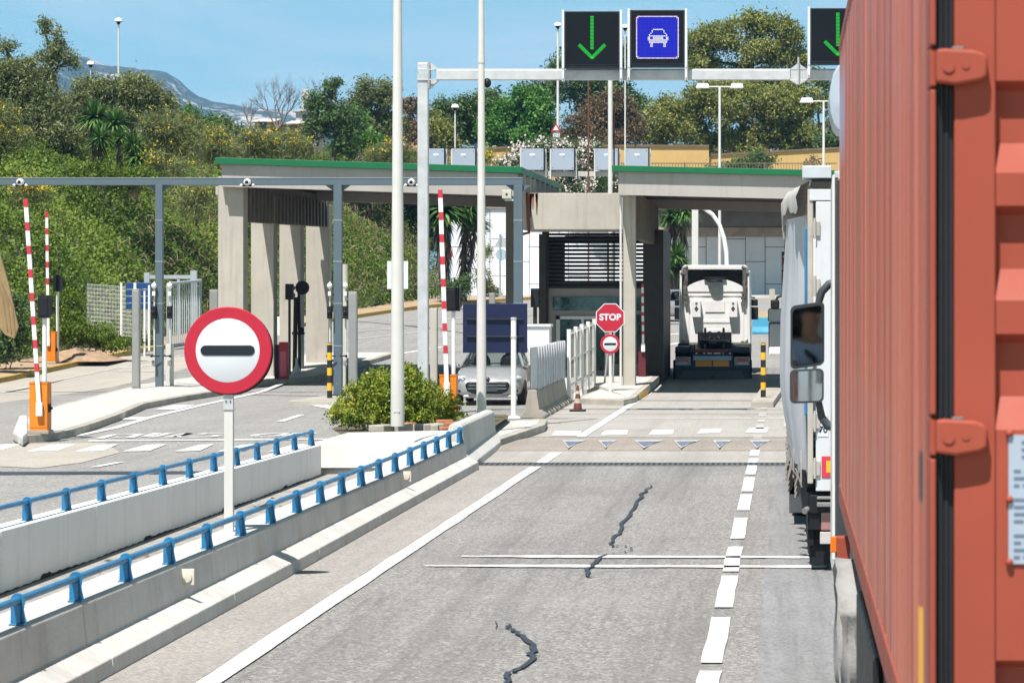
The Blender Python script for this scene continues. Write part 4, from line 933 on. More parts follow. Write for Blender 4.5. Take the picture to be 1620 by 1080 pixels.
# white bar fence
u = thing('bar_fence', 'white steel bar fence with mesh between the sheet fence and the STOP sign', 'fence', (-5.55, 83, .15))
P0, P1 = Vector((XA(900, 79.6), 79.6, 0)), Vector((XA(940, 87.5), 87.5, 0))
for f in (0, .25, .48, .74, 1):
    p = P0.lerp(P1, f); b = MB(); b.box(p.x - .05, p.x + .05, p.y - .05, p.y + .05, .0 if f < .5 else .15, 1.88 + .22 * f); b.build('post', white_p, u, bevel=.008)
for z in (.42, 1.08, 1.75):
    b = MB(); b.tube([(P0.x, P0.y + .07, z), (P1.x, P1.y + .07, z + .2)], .022, 6); b.build('rail', white_p, u)
b = MB()
for k in range(26): b.tube([(P0.x, P0.y + .1, .2 + k * .064), (P1.x, P1.y + .1, .2 + k * .064 + .18)], .006, 4)
for k in range(30): p = P0.lerp(P1, k / 29); b.tube([(p.x, p.y + .1, .18), (p.x, p.y + .1, 1.85 + .2 * k / 29)], .006, 4)
b.build('mesh', M('beige_mesh', (.5, .46, .38), .6), u)
for dx, s_ in ((.25, .2), (.5, .05)):
    b = MB(); b.tube([(P1.x + dx, P1.y + .6, .15), (P1.x + dx + s_, P1.y + .6, 2.0)], .03, 8); tag(b.build('leaning_tube', M('dull_tube', (.3, .3, .3), .6)), 'grey tube leaning upright in the shade behind the STOP sign', 'tube', 'tubes leaning behind the STOP sign')
Y = 83; b = MB(); b.box(XA(834, Y), XA(869, Y), Y, Y + .8, .1, ZA(517, Y)); t = thing('white_cabinet', 'white utility cabinet with a capped top behind the sheet fence', 'cabinet', (XA(850, Y), Y, .1)); b.build('body', white_p, t, bevel=.01)
b = MB(); b.box(XA(832, Y), XA(871.5, Y), Y - .05, Y + .85, ZA(517, Y), ZA(513, Y)); b.build('cap', white_p, t, bevel=.015)

# equipment under the left canopy
Y = 94; z = gz(Y) + .15; t = thing('red_cabinet', 'red payment cabinet by the second concrete column', 'cabinet', (XA(448, Y), Y, z))
b = MB(); b.box(XA(441, Y), XA(455, Y), Y, Y + .35, z, ZA(541, Y)); b.build('body', M('cabinet_red', (.30, .02, .035), .5, var=.15), t, bevel=.015)
b = MB(); b.box(XA(443, Y), XA(453, Y), Y - .012, Y, z + .1, ZA(556, Y)); b.build('door', M('faded_pink', (.42, .10, .13), .6, var=.1), t, bevel=.004)
b = MB(); b.box(XA(433, Y), XA(440.5, Y), Y + .1, Y + .4, z, ZA(545, Y)); tag(b.build('black_cabinet', black_pl, bevel=.02), 'black box standing between the red cabinet and the column', 'cabinet')
Y = 103; t = thing('ticket_machine', 'off-white ticket machine on a post between the concrete columns', 'ticket machine', (XA(445, Y), Y, gz(Y) + .15))
b = MB(); b.box(XA(437, Y), XA(454, Y), Y, Y + .3, ZA(531, Y), ZA(501, Y)); b.build('housing', white_p, t, bevel=.02)
b = MB(); b.box(XA(446, Y), XA(453, Y), Y - .07, Y, ZA(516, Y), ZA(508, Y)); b.build('hood', M('grey_hood', (.3, .3, .29), .5), t, bevel=.01)
b = MB(); b.box(XA(443, Y), XA(448, Y), Y + .05, Y + .2, gz(Y) + .15, ZA(531, Y)); b.build('post', white_p, t)
Y = 97.5; z = gz(Y) + .15; t = thing('swing_barrier', 'dark steel swing barrier with a disc head folded up under the left canopy', 'barrier gate', (XA(470, Y), Y, z))
b = MB(); b.tube([(XA(466, Y), Y, z), (XA(468, Y), Y, ZA(470, Y))], .07, 10); b.tube([(XA(474, Y), Y, z + .1), (XA(472, Y), Y + .1, ZA(450, Y))], .05, 8); b.build('arm', dark_m, t, smooth=40)
b = MB(); b.lathe([(0, -.05), (.22, -.05), (.22, .05), (0, .05)], (XA(478, Y), Y + .05, ZA(455, Y)), 20, 'y'); b.build('disc', black_pl, t, smooth=40)
b = MB(); b.box(XA(462, Y), XA(482, Y), Y - .03, Y + .03, ZA(529, Y), ZA(525, Y)); b.sphere((XA(477, Y), Y, ZA(522, Y)), .09); b.build('cross_bar', black_pl, t)
b = MB(); b.lathe([(.16, 0), (.05, .3), (.05, .5)], (XA(470, Y), Y - .05, z), 12); b.build('foot', galv, t, smooth=40)
Y = 90; t = thing('beige_lamp', 'beige cylinder lamp on a pole right of the middle portal post', 'lamp', (XA(545, Y), Y, gz(Y)))
b = MB(); b.cyl((XA(545, Y), Y, ZA(449, Y)), (XA(545, Y), Y, ZA(418, Y)), .11, 18); b.build('housing', M('beige_plastic', (.5, .48, .40), .5), t, smooth=40)
b = MB(); b.cyl((XA(545, Y), Y, gz(Y)), (XA(545, Y), Y, ZA(449, Y)), .05, 12); b.build('pole', M('beige_plastic', (.5, .48, .40), .5), t, smooth=40)
Y = 89.2; t = thing('loudspeaker_box', 'pale square loudspeaker box beside the top of the right portal post', 'loudspeaker', (XA(801, Y), Y, ZA(315, Y)))
b = MB(); b.box(XA(794, Y), XA(809, Y), Y, Y + .25, ZA(314.5, Y), ZA(300.5, Y)); b.build('housing', M('beige_plastic', (.5, .48, .40), .5), t, bevel=.02)
b = MB(); b.box(XA(800, Y), XA(803, Y), Y - .01, Y, ZA(309, Y), ZA(306, Y)); b.build('grille', black_pl, t)
b = MB(); b.box(XA(798, Y), XA(812, Y), Y + .05, Y + .1, ZA(318, Y), ZA(314.5, Y)); b.build('bracket', galv, t)
Y = 84; t = thing('white_plate_sign', 'plain white plate sticking out either side of the thick lamp post', 'sign', (XA(629, Y), Y, gz(Y)))
b = MB(); b.box(XA(612.5, Y), XA(645.5, Y), Y, Y + .03, ZA(457, Y), ZA(413, Y)); b.build('plate', sign_w, t)
b = MB(); b.cyl((XA(629, Y), Y + .08, gz(Y)), (XA(629, Y), Y + .08, ZA(415, Y)), .045, 12); b.build('post', galv, t)
grey_pillar('square beige pillar close behind the gantry post', 681, 692, 487, 78, 0, mat=concrete_in)
Y = 132; t = thing('blue_barrier', 'turquoise concrete barrier with an orange slash, beyond the tractor unit', 'barrier', (XA(1215, Y), Y, gz(Y)))
b = MB(); b.prism([(0, gz(Y)), (0, gz(Y) + .1), (.2, gz(Y) + .3), (.27, gz(Y) + .72), (.45, gz(Y) + .72), (.6, gz(Y))], XA(1190, Y), XA(1262, Y), 'x'); 
b.v = [(x, Y + y, z) for x, y, z in b.v]; b.build('unit', M('turquoise_paint', (.04, .24, .38), .6, var=.15, dirt=.3, dcol=(.3, .28, .2)), t, bevel=.02)
b = MB(); b.hexa([(XA(1222, Y), Y + .10, gz(Y) + .25), (XA(1226, Y), Y + .10, gz(Y) + .25), (XA(1226, Y), Y + .2, gz(Y) + .25), (XA(1222, Y), Y + .2, gz(Y) + .25)], [(XA(1217, Y), Y + .2, gz(Y) + .7), (XA(1221, Y), Y + .2, gz(Y) + .7), (XA(1221, Y), Y + .25, gz(Y) + .7), (XA(1217, Y), Y + .25, gz(Y) + .7)]); b.build('orange_slash', orange_p, t)
Y = 150; b = MB(); b.box(XA(1217, Y), XA(1226, Y), Y, Y + .3, gz(Y), ZA(457, Y)); tag(b.build('concrete_post', concrete_in), 'short concrete post beyond the turquoise barrier', 'post')
vb = MB(); vb.add([(XA(1190, 134), 134, gz(134) + .3), (4, 134, gz(134) + .3), (4, 146, gz(146) + .5), (XA(1190, 146), 146, gz(146) + .5)], [(0, 1, 2, 3)]); struct(vb.build('grass_verge', M('dry_grass_verge', (.34, .26, .15), .95, var=.3, scale=2), origin=False))

# gate and mesh fence at the kerb
steel_l = M('light_gate_steel', (.40, .44, .47), .5, metal=.15, var=.1)
t = thing('steel_gate', 'open grey steel bar gate with a tall frame at the foot of the slope', 'gate', (-23.6, 119, gz(119)))
A, B_ = Vector((XA(266, 117), 117, 0)), Vector((XA(317, 121), 121, 0))
zb0, zt0, zb1, zt1 = ZA(547, 117), ZA(449, 117), ZA(541, 121), ZA(443.5, 121)
b = MB(); b.tube([(A.x, A.y, zb0), (A.x, A.y, zt0), (B_.x, B_.y, zt1), (B_.x, B_.y, zb1), (A.x, A.y, zb0)], .07, 8); b.build('leaf_frame', steel_l, t)
b = MB()
for i in range(15):
    f = (i + .5) / 15; p = A.lerp(B_, f); b.box(p.x - .02, p.x + .02, p.y - .02, p.y + .02, zb0 + (zb1 - zb0) * f, zt0 + (zt1 - zt0) * f)
b.build('bar', steel_l, t)
b = MB(); Y = 122
for pa, pb_, py in ((228, 236, 431), (301, 311, 428)): b.box(XA(pa, Y), XA(pb_, Y), Y, Y + .2, gz(Y), ZA(py, Y))
b.box(XA(236, Y), XA(301, Y), Y + .02, Y + .16, ZA(441, Y), ZA(435, Y)); b.box(XA(280, Y), XA(284, Y), Y + .02, Y + .16, gz(Y), ZA(440, Y)); build_each(b, 'portal_frame', steel_l, t)
t = thing('mesh_fence', 'white wire mesh fence on the slope left of the blue louvred sign', 'fence', (-28, 126, 1.2))
for k in range(2):
    a, c = (XA(138 + k * 54, 115 - k * 1.5), 115 - k * 1.5), (XA(192 + k * 44, 113.5 - k * 1.5), 113.5 - k * 1.5); b = MB()
    for j in range(13): z = 1.45 - k * .1 + j * .15; b.tube([(a[0], a[1], z), (c[0], c[1], z - .1)], .0065, 4)
    for j in range(24): f = j / 23; x, y = a[0] + (c[0] - a[0]) * f, a[1] + (c[1] - a[1]) * f; b.tube([(x, y, 1.45 - k * .1 - .1 * f), (x, y, 3.27 - k * .1 - .1 * f)], .006, 4)
    b.build('mesh_panel', white_p, t)
    b = MB(); b.tube([(c[0], c[1], .8), (c[0], c[1], 3.3 - k * .1)], .045, 8); b.build('post', white_p, t)
Y = 97; t = thing('ribbed_panel', 'tan ribbed panel leaning on the ivy slope beyond the small verge barrier', 'panel', (XA(5, Y), Y, gz(Y)))
b = MB(); pl = [(-70, 330), (-20, 372), (0, 402), (14, 452), (29, 517), (22, 536), (8, 530), (-30, 480), (-70, 430)]
b.prism([(XA(a, Y), ZA(c, Y)) for a, c in pl], Y, Y + .12, 'y'); b.build('sheet', M('tan_panel', (.30, .21, .105), .7, var=.15, dirt=.35), t, bevel=.02)
b = MB()
for k in range(3): b.tube([(XA(-20 + k * 9, Y), Y - .01, ZA(380 + k * 26, Y)), (XA(4 + k * 8, Y), Y - .02, ZA(470 + k * 8, Y)), (XA(12 + k * 6, Y), Y - .02, ZA(522 + k * 4, Y))], .02, 6)
b.build('rib', M('tan_panel', (.42, .30, .15)), t)

# ------------------------------------------------------------------ rear gantry, lamps and poles behind the station
Y = 140.0; t = thing('sign_gantry', 'second steel gantry behind the station, carrying six pale grey boxes', 'gantry', (XA(950, Y), Y, gz(Y)))
b = MB(); b.box(XA(668, Y), XA(1106, Y), Y, Y + .3, ZA(279, Y), ZA(271, Y)); b.build('beam', M('pale_gantry', (.45, .44, .41), .6, var=.1, streak=.2), t)
for px in (807, 1099.5): b = MB(); b.box(XA(px - 5, Y), XA(px + 5, Y), Y, Y + .3, gz(Y), ZA(271, Y)); b.build('post', pole_w, t)
box_m = M('pale_blue_box', (.32, .37, .44), .5, var=.04, scale=1)
for i, (pa, pb_) in enumerate([(674, 704), (717, 753), (826, 861), (873, 909), (943, 978), (991, 1026)]):
    x0, x1, z0, z1 = XA(pa, Y), XA(pb_, Y), ZA(269.5, Y), ZA(236, Y)
    t = thing('sign_box', ['pale blue-grey sign box just right of the gantry post', 'pale blue-grey sign box left of the slim lamp post, over the green roof edge', 'pale blue-grey sign box left of the oleander gap, third on the rear gantry', 'pale blue-grey sign box in front of the oleander, fourth on the rear gantry', 'pale blue-grey sign box crossed by a white pole', 'pale blue-grey sign box at the right end, above the right green roof edge'][i], 'sign box', ((x0 + x1) / 2, Y - .3, z0), 0, 'sign boxes on the rear gantry')
    b = MB(); b.box(x0, x1, Y - .4, Y - .05, z0, z1); b.build('housing', box_m, t, bevel=.01)
    b = MB(); b.box(x0 + .03, x1 + .05, Y - .38, Y - .0, z1, z1 + .04); b.box(x1, x1 + .03, Y - .39, Y - .02, z0, z1); build_each(b, 'dark_edge', black_pl, t)
    b = MB(); b.box(x0 + .38, x0 + .62, Y - .405, Y - .4, z1 - .32, z1 - .22); b.build('label_plate', sign_w, t)
    b = MB()
    for xx in (x0 - .08, x1 + .05): b.box(xx, xx + .06, Y - .2, Y - .02, z0 - .4, z1)
    build_each(b, 'channel', pole_w, t)
    b = MB(); b.box(x0 + .56, x0 + .59, Y - .41, Y - .4, z1 - .38, z1 - .35)
    for cx_ in (x0 + .07, x1 - .07):
        for cz_ in (z0 + .1, z1 - .1): b.box(cx_ - .015, cx_ + .015, Y - .41, Y - .4, cz_ - .015, cz_ + .015)
    b.build('lock', black_pl, t)
def lamp(lab, px, pyt, Y, zb, kind, w=2.2):
    x, zt = XA(px, Y), ZA(pyt, Y); t = thing('street_lamp', lab, 'street lamp', (x, Y, zb), 0, 'street lamps behind the station'); k = Y / F
    b = MB(); b.tube([(x, Y, zb), (x, Y, zt)], [w * k * .62, w * k * .42], 10); b.build('pole', M('lamp_pole', (.62, .61, .58), .5), t, smooth=40)
    if kind == 'dome':
        b = MB(); b.lathe([(6.2 * k, 1.5 * k), (6 * k, 3.8 * k), (4.2 * k, 6.6 * k), (0, 7.6 * k)], (x, Y, zt), 20); b.build('lamp_head', white_p, t, smooth=60)
        b = MB(); b.lathe([(2 * k, -3 * k), (3 * k, 0), (6 * k, 1.5 * k), (0, 1.6 * k)], (x, Y, zt), 16); b.build('collar', black_pl, t, smooth=40)
    else:
        b = MB(); b.tube([(x - 17 * k, Y, zt + .5 * k), (x + 17 * k, Y, zt + .5 * k)], 1.1 * k, 8); b.build('arm', M('lamp_pole', (.62, .61, .58)), t)
        for s_ in (-1, 1):
            b = MB(); xc = x + s_ * 27 * k
            b.hexa([(xc - 11 * k, Y - 5 * k, zt - 2 * k), (xc + 11 * k, Y - 5 * k, zt - 2 * k), (xc + 11 * k, Y + 5 * k, zt - 2 * k), (xc - 11 * k, Y + 5 * k, zt - 2 * k)], [(xc - 8 * k, Y - 3 * k, zt + 6 * k), (xc + 9 * k, Y - 3 * k, zt + 6 * k), (xc + 9 * k, Y + 3 * k, zt + 6 * k), (xc - 8 * k, Y + 3 * k, zt + 6 * k)])
            b.build('lamp_head', white_p, t, bevel=.05)
    return t
lamp('tall lamp with a white dome head against the sky over the left trees', 187.5, 36, 178, 10, 'dome', 3.2)
lamp('short-looking white dome lamp over the left trees, before the mountain', 143.5, 104, 205, 11, 'dome', 2.4)
lamp('white dome lamp seen between the gantry post and the slim lamp post', 720, 172, 200, 9.5, 'dome', 2.6)
lamp('white dome lamp left of the green arrow sign, with a warning triangle on its pole', 882.5, 43, 196, 9.5, 'dome', 4)
lamp('white dome lamp head peeping out between the two lane signs', 989, 46, 214, 10, 'dome', 2.4)
lamp('double-headed lamp on a tall pole in front of the big olive tree', 1138.5, 138, 152, gz(152), 'double', 4.6)
lamp('double-headed lamp near the container edge, its right head hidden', 1303, 161, 168, 9.3, 'double', 4.0)
Y = 196; t = thing('warning_sign', 'small red-edged warning triangle over a white plate on a lamp pole', 'road sign', (XA(880, Y), Y - .2, 11))
tri = lambda r: [(XA(880, Y) + r * math.cos(R(90 + 120 * i)), ZA(204, Y) + r * math.sin(R(90 + 120 * i))) for i in range(3)]
b = MB(); b.prism(tri(.38), Y - .3, Y - .27, 'y'); b.build('border', red_p, t); b = MB(); b.prism(tri(.22), Y - .31, Y - .301, 'y'); b.build('face', sign_w, t)
b = MB(); b.box(XA(875.5, Y), XA(886, Y), Y - .3, Y - .27, ZA(218, Y), ZA(211, Y)); b.build('plate', sign_w, t)
Y = 112; b = MB(); b.tube([(XA(965.5, Y), Y, gz(Y)), (XA(965.5, Y), Y, ZA(60, Y))], .085, 14); t = thing('white_pole', 'plain white pole rising behind the booth lintel, crossing a sign box', 'pole', (XA(965.5, Y), Y, gz(Y))); b.build('pole', M('lamp_pole', (.62, .61, .58)), t, smooth=40)
b = MB(); b.lathe([(.16, 0), (.16, .3), (.09, .34)], (XA(965.5, Y), Y, gz(Y)), 14); b.build('base', galv, t)
for px, pt, lab, r in ((931, 105, 'thin rust-red pole rising behind the booth, left of the white pole', .03), (971.5, 166, 'short rusty pole hugging the right side of the white pole', .03)):
    Y = 112.4; b = MB(); b.tube([(XA(px, Y), Y, gz(Y)), (XA(px, Y), Y, ZA(pt, Y))], r, 8); tag(b.build('rusty_pole', rust, smooth=40), lab, 'pole')
Y = 118; b = MB(); b.tube([(XA(930, Y), Y, ZA(60, Y)), (XA(929, Y), Y, ZA(-60, Y))], .035, 8)
Y = 135; t = thing('curved_lamp', 'white pole with an arching arm, seen under the right canopy', 'lamp post', (XA(1150, Y), Y, gz(Y)))
b = MB(); b.tube([(XA(a, Y), Y, ZA(c, Y)) for a, c in [(1151, 515), (1150, 420), (1149, 398), (1145, 376), (1138, 355), (1127, 339), (1108, 326), (1090, 318)]], [.10, .10, .1, .1, .09, .09, .085, .08], 12); b.build('pole', white_p, t, smooth=50)
b = MB(); b.sphere((XA(1080, Y), Y, ZA(316, Y)), (.4, .2, .1)); b.build('lamp_head', white_p, t, smooth=50)
Y = 184; t = thing('road_sign', 'grey back of a triangle and round sign pair by the white wall', 'road sign', (XA(791, Y), Y, gz(Y)))
k = Y / F; b = MB(); b.cyl((XA(791, Y), Y, gz(Y)), (XA(791, Y), Y, ZA(370, Y)), .06, 10); b.build('post', M('blue_grey_post', (.3, .38, .44), .5), t)
b = MB(); b.prism([(XA(781, Y) - .0, ZA(391, Y)), (XA(807, Y), ZA(391, Y)), (XA(793, Y), ZA(371, Y))], Y + .06, Y + .09, 'y'); b.build('triangle', M('plate_back', (.42, .44, .44), .5), t)
b = MB(); disc(b, XA(793, Y), Y + .08, ZA(403, Y), 9 * k, .02); b.build('round_plate', M('blue_grey_plate', (.36, .47, .56), .5), t)
Y = 178; t = thing('round_sign', 'small round blue and red sign half behind the shaggy palms', 'road sign', (XA(707, Y), Y, gz(Y)))
b = MB(); disc(b, XA(707, Y), Y, ZA(402, Y), .34, .02); b.build('rim', red_p, t); b = MB(); disc(b, XA(707, Y), Y - .02, ZA(402, Y), .25, .015); b.build('face', M('sign_blue', (.04, .08, .3), .5), t)
b = MB(); b.cyl((XA(707, Y), Y + .05, gz(Y)), (XA(707, Y), Y + .05, ZA(402, Y)), .05, 8); b.build('post', galv, t)
Y = 96; t = thing('lane_notice', 'green-backed notice with a red and white panel, cut off by the curtain-sided truck', 'sign', (XA(1250, Y), Y, 0))
b = MB(); b.box(XA(1236.5, Y), XA(1264, Y), Y, Y + .06, ZA(424, Y), ZA(398, Y)); b.box(XA(1236.5, Y), XA(1264, Y), Y, Y + .06, ZA(470, Y), ZA(425, Y)); b.build('board', M('notice_green', (.01, .05, .04), .5), t)
b = MB(); b.box(XA(1238.5, Y), XA(1262, Y), Y - .012, Y, ZA(422, Y), ZA(404, Y)); b.box(XA(1238.5, Y), XA(1262, Y), Y - .012, Y, ZA(468, Y), ZA(430, Y)); b.build('panel', sign_w, t)
b = MB(); b.lathe([(.11, -.02), (.11, -.014), (.16, -.014), (.16, -.02)], (XA(1245, Y), Y, ZA(413, Y)), 20, 'y'); b.build('red_ring', red_p, t)
b = MB(); b.box(XA(1240, Y), XA(1262, Y), Y - .016, Y - .012, ZA(445, Y), ZA(432, Y)); b.build('red_bar', red_p, t)
b = MB(); b.cyl((XA(1250, Y), Y + .1, 0), (XA(1250, Y), Y + .1, ZA(400, Y)), .05, 10); b.build('post', galv, t)

# ------------------------------------------------------------------ retaining wall, overpass, upper road and yellow wall
Y = 190.3; t = thing('retaining_wall', 'white panelled retaining wall of the underpass behind the station', 'wall', (-8, Y, gz(188)))
xl, xr, z0, z1 = -20.8, 14.0, gz(188) - .1, 8.35
b = MB(); b.box(xl, xr, Y + .08, Y + .6, z0, z1 - .05); b.build('backing', M('panel_gap', (.10, .10, .10), .9), t)
pan = M('wall_panel_paint', (.74, .77, .82), .8, var=.07, scale=.5, dirt=.2, dcol=(.36, .35, .32), streak=.2)
nx_ = int((xr - xl) / 1.22)
for i in range(nx_):
    b = MB(); x = xl + i * 1.22; z = z0; off = [0, .95, .5, 1.4][i % 4]
    zs = [z0] + [z0 + off + 2.3 * k + .9 for k in range(3) if z0 + off + 2.3 * k + .9 < z1 - .3] + [z1]
    for a, c in zip(zs[:-1], zs[1:]): b.box(x + .02, x + 1.2, Y, Y + .1, a + .02, c - .02)
    b.build('panel_column', pan, t, bevel=.01)
b = MB(); b.box(xl, XA(862, Y), Y - .12, Y + .6, z1, z1 + .35); b.build('coping', M('grey_coping', (.26, .24, .22), .9, var=.2, dirt=.4), t)
t = thing('overpass_bridge', 'concrete overpass with a dark underside crossing behind the right canopy', 'bridge', (0, 180, 7))
b = MB(); b.box(XA(1040, 184), 16, 184, 184.5, ZA(331, 184), ZA(309, 184)); b.build('edge_beam', concrete, t, bevel=.03)
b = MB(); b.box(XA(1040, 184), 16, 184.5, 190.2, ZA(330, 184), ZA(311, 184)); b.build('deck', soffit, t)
b = MB()
for k in range(4): b.box(XA(1040, 184), 16, 184.8 + k * 1.4, 185.3 + k * 1.4, ZA(358, 186), ZA(330, 184))
b.build('girder', M('girder_concrete', (.11, .095, .08), .9, var=.15, streak=.5, dcol=(.06, .05, .045)), t)
b = MB(); b.box(XA(1040, 189), 16, 188.8, 190.2, ZA(374, 189), ZA(360, 189)); b.build('bearing_beam', M('beige_bearing', (.36, .31, .25), .9, var=.2), t)
t = thing('upper_railing', 'brown picket railing along the upper road behind both canopies', 'railing', (0, 191, 9.4)); Y = 191.5
b = MB()
for k in range(150): x = XA(640, Y) + k * .178; b.box(x, x + .035, Y, Y + .035, 9.3, ZA(259.5, Y))
b.build('picket', M('railing_brown', (.16, .12, .085), .7), t)
b = MB()
for z in (ZA(258.5, Y), 9.5): b.box(XA(640, Y), XA(640, Y) + 27, Y - .02, Y + .05, z - .03, z + .03)
for k in range(11): x = XA(640, Y) + k * 2.5; b.box(x - .05, x + .05, Y - .03, Y + .07, 9.2, ZA(257, Y))
b.build('rail', M('railing_brown', (.16, .12, .085)), t)
yel = M('yellow_render', (.52, .34, .125), .85, var=.08, scale=.5, streak=.35, dirt=.15, dcol=(.32, .22, .10))
cop = M('brown_coping', (.16, .11, .07), .9, var=.2)
for lab, pa, ya, pb_, yb_, YY in (('ochre garden wall rising to the right, behind the left sign boxes', 648, 245, 830, 233, 216), ('tall level ochre garden wall behind the oleander and the right sign boxes', 830, 232, 1122, 232.5, 216), ('lower ochre garden wall climbing to the right, behind the round bush', 1122, 247, 1345, 235, 216.4)):
    t = thing('garden_wall', lab, 'wall', (XA((pa + pb_) / 2, YY), YY, 9.3), 0, 'ochre garden walls'); x0, x1 = XA(pa, YY), XA(pb_, YY) - .02
    b = MB(); b.hexa([(x0, YY, 9), (x1, YY, 9), (x1, YY + .4, 9), (x0, YY + .4, 9)], [(x0, YY, ZA(ya, YY)), (x1, YY, ZA(yb_, YY)), (x1, YY + .4, ZA(yb_, YY)), (x0, YY + .4, ZA(ya, YY))]); b.build('render', yel, t)
    b = MB(); b.hexa([(x0, YY - .12, ZA(ya, YY)), (x1, YY - .12, ZA(yb_, YY)), (x1, YY + .5, ZA(yb_, YY)), (x0, YY + .5, ZA(ya, YY))], [(x0, YY - .12, ZA(ya, YY) + .14), (x1, YY - .12, ZA(yb_, YY) + .14), (x1, YY + .5, ZA(yb_, YY) + .14), (x0, YY + .5, ZA(ya, YY) + .14)]); b.build('coping', cop, t)
# houses on the hill
def house(lab, pa, pb_, py0, py1, YY, wallc, roofc, gable=False, chim=None):
    x0, x1, z0, z1 = XA(pa, YY), XA(pb_, YY), ZA(py1, YY), ZA(py0, YY); w = x1 - x0
    t = thing('house', lab, 'house', ((x0 + x1) / 2, YY, 8))
    b = MB(); b.box(x0, x1, YY, YY + 8, 7, z1); b.build('wall', wallc, t)
    b = MB(); rz_ = w * .22 if gable else .5
    q = [(x0 - .3, YY - .3, z1), (x1 + .3, YY - .3, z1), (x1 + .3, YY + 8.3, z1), (x0 - .3, YY + 8.3, z1)]
    if gable: b.add(q + [((x0 + x1) / 2, YY - .3, z1 + rz_), ((x0 + x1) / 2, YY + 8.3, z1 + rz_)], [(0, 1, 4), (1, 2, 5, 4), (2, 3, 5), (3, 0, 4, 5), (0, 3, 2, 1)])
    else: b.add(q + [(x0 - .3, YY + 4, z1 + rz_), (x1 + .3, YY + 4, z1 + rz_)], [(0, 1, 5, 4), (2, 3, 4, 5), (1, 2, 5), (3, 0, 4), (0, 3, 2, 1)])
    b.build('roof', roofc, t)
    for k in range(max(1, int(w / 2.5))):
        xw = x0 + w * (k + .5) / max(1, int(w / 2.5)); b = MB(); b.box(xw - .35, xw + .35, YY - .03, YY + .05, (z0 + z1) / 2 - .4, (z0 + z1) / 2 + .4); b.build('window', M('far_window', (.05, .045, .045), .3), t)
    if chim: b = MB(); b.box(XA(chim, YY) - .3, XA(chim, YY) + .3, YY + 1, YY + 1.6, z1 - .5, z1 + 2.2); b.build('chimney', wallc, t)
hw = M('house_white', (.52, .49, .47), .8, var=.05); ht = M('terracotta_roof', (.42, .16, .10), .85, var=.15); hp = M('house_pink', (.46, .24, .19), .8, var=.1, dirt=.2); ho = M('house_ochre', (.6, .36, .1), .8, var=.08)
house('white flat house with a blue awning glimpsed behind the yuccas', 194, 246, 209, 232, 250, hw, hw)
house('white house with a pointed chimney on the far hill, left of the lamp post', 468, 500, 177, 200, 290, hw, hw, True, 480)
house('small ochre house among broom flowers left of the lamp post', 455, 472, 196, 216, 262, ho, hw)
house('low ochre house with a white roof line among the yellow broom', 403, 428, 193, 206, 262, ho, hw)
house('terracotta coloured house half hidden by trees beside the gantry post', 630, 668, 196, 235, 255, hp, ht, True)
house('white house with a red roof beside the container edge', 1296, 1335, 198, 225, 300, hw, ht, True)

# ------------------------------------------------------------------ hillside, plateau, mountain
def HB(Y): return np.interp(Y, [60, 113, 151, 165, 176, 190, 300], [-26.6, -26.6, -23.6, -22.2, -21.4, -21.2, -21.2])
def vnoise(x, y, s=0.0):
    return (np.sin(x * .9 + 1.3 * np.sin(y * .7 + s) + s) + np.sin(y * 1.1 + 1.7 * np.sin(x * .6 - s) + 2.1) + .6 * np.sin(x * 2.3 + y * 1.9 + s * 3) + .5 * np.sin(y * 3.1 - x * 2.7 + s)) / 3.1
GZ = np.vectorize(gz)
def hill_z(X, Y):
    g = GZ(Y); d = HB(Y) - X + np.clip(Y - 190, 0, 30) * 1.2
    s = np.clip(d / 13.0, 0, 1); s = s ** .85 * (1 - .25 * s) / .75
    top = 9.6 + .012 * np.clip(Y - 100, 0, 200)
    return g + .12 + (top - g) * s + np.clip(d - 13, 0, 80) * .03 + .35 * vnoise(X * .7, Y * .7) * np.clip(d / 3, 0, 1)
gx = np.arange(-95, -21.0, 1.4); gy = np.concatenate([np.arange(70, 192, 2.0), np.arange(192, 420, 6.0)])
XX, YY_ = np.meshgrid(gx, gy); XX2 = np.minimum(XX, HB(YY_) - 0.0)
ZZ = hill_z(XX2, YY_); b = MB()
b.add([(XX2[i, j], YY_[i, j], ZZ[i, j]) for i in range(len(gy)) for j in range(len(gx))], [(i * len(gx) + j, i * len(gx) + j + 1, (i + 1) * len(gx) + j + 1, (i + 1) * len(gx) + j) for i in range(len(gy) - 1) for j in range(len(gx) - 1)])
struct(b.build('hillside', M('scrub_ground', (.085, .085, .038), .95, var=.35, scale=.5, bump=.6, bscale=5, dirt=.4, dcol=(.14, .11, .06)), origin=False, smooth=60, fix=False))
b = MB(); b.add([(-24, 190.7, 9.3), (60, 190.7, 9.3), (60, 216, 9.3), (-24, 216, 9.3), (60, 420, 16), (-24, 420, 16)], [(0, 1, 2, 3), (3, 2, 4, 5)])
struct(b.build('upper_ground', soil_m, origin=False))
b = MB(); b.add([(XA(600, 192), 192, 9.32), (60, 192, 9.32), (60, 214, 9.32), (-26, 214, 9.32)], [(0, 1, 2, 3)]); struct(b.build('upper_road', asph_l, origin=False))
rp = [(-400, 130), (-200, 118), (-80, 112), (0, 108), (60, 101), (90, 95), (112, 87), (127, 84.5), (138, 87), (150, 93), (165, 99), (190, 103), (230, 107), (262, 112), (280, 122), (296, 138), (312, 149), (330, 156), (360, 162), (400, 167), (450, 172), (520, 186), (640, 205), (800, 230)]
MY = 3900.0
mx = np.arange(-450, 760, 7.0); my = np.linspace(2300, 4500, 90)
rid = np.interp(mx, [p[0] for p in rp], [ZA(p[1], MY) for p in rp])
pxs, mys = np.meshgrid(mx, my); RID = np.tile(rid, (len(my), 1))
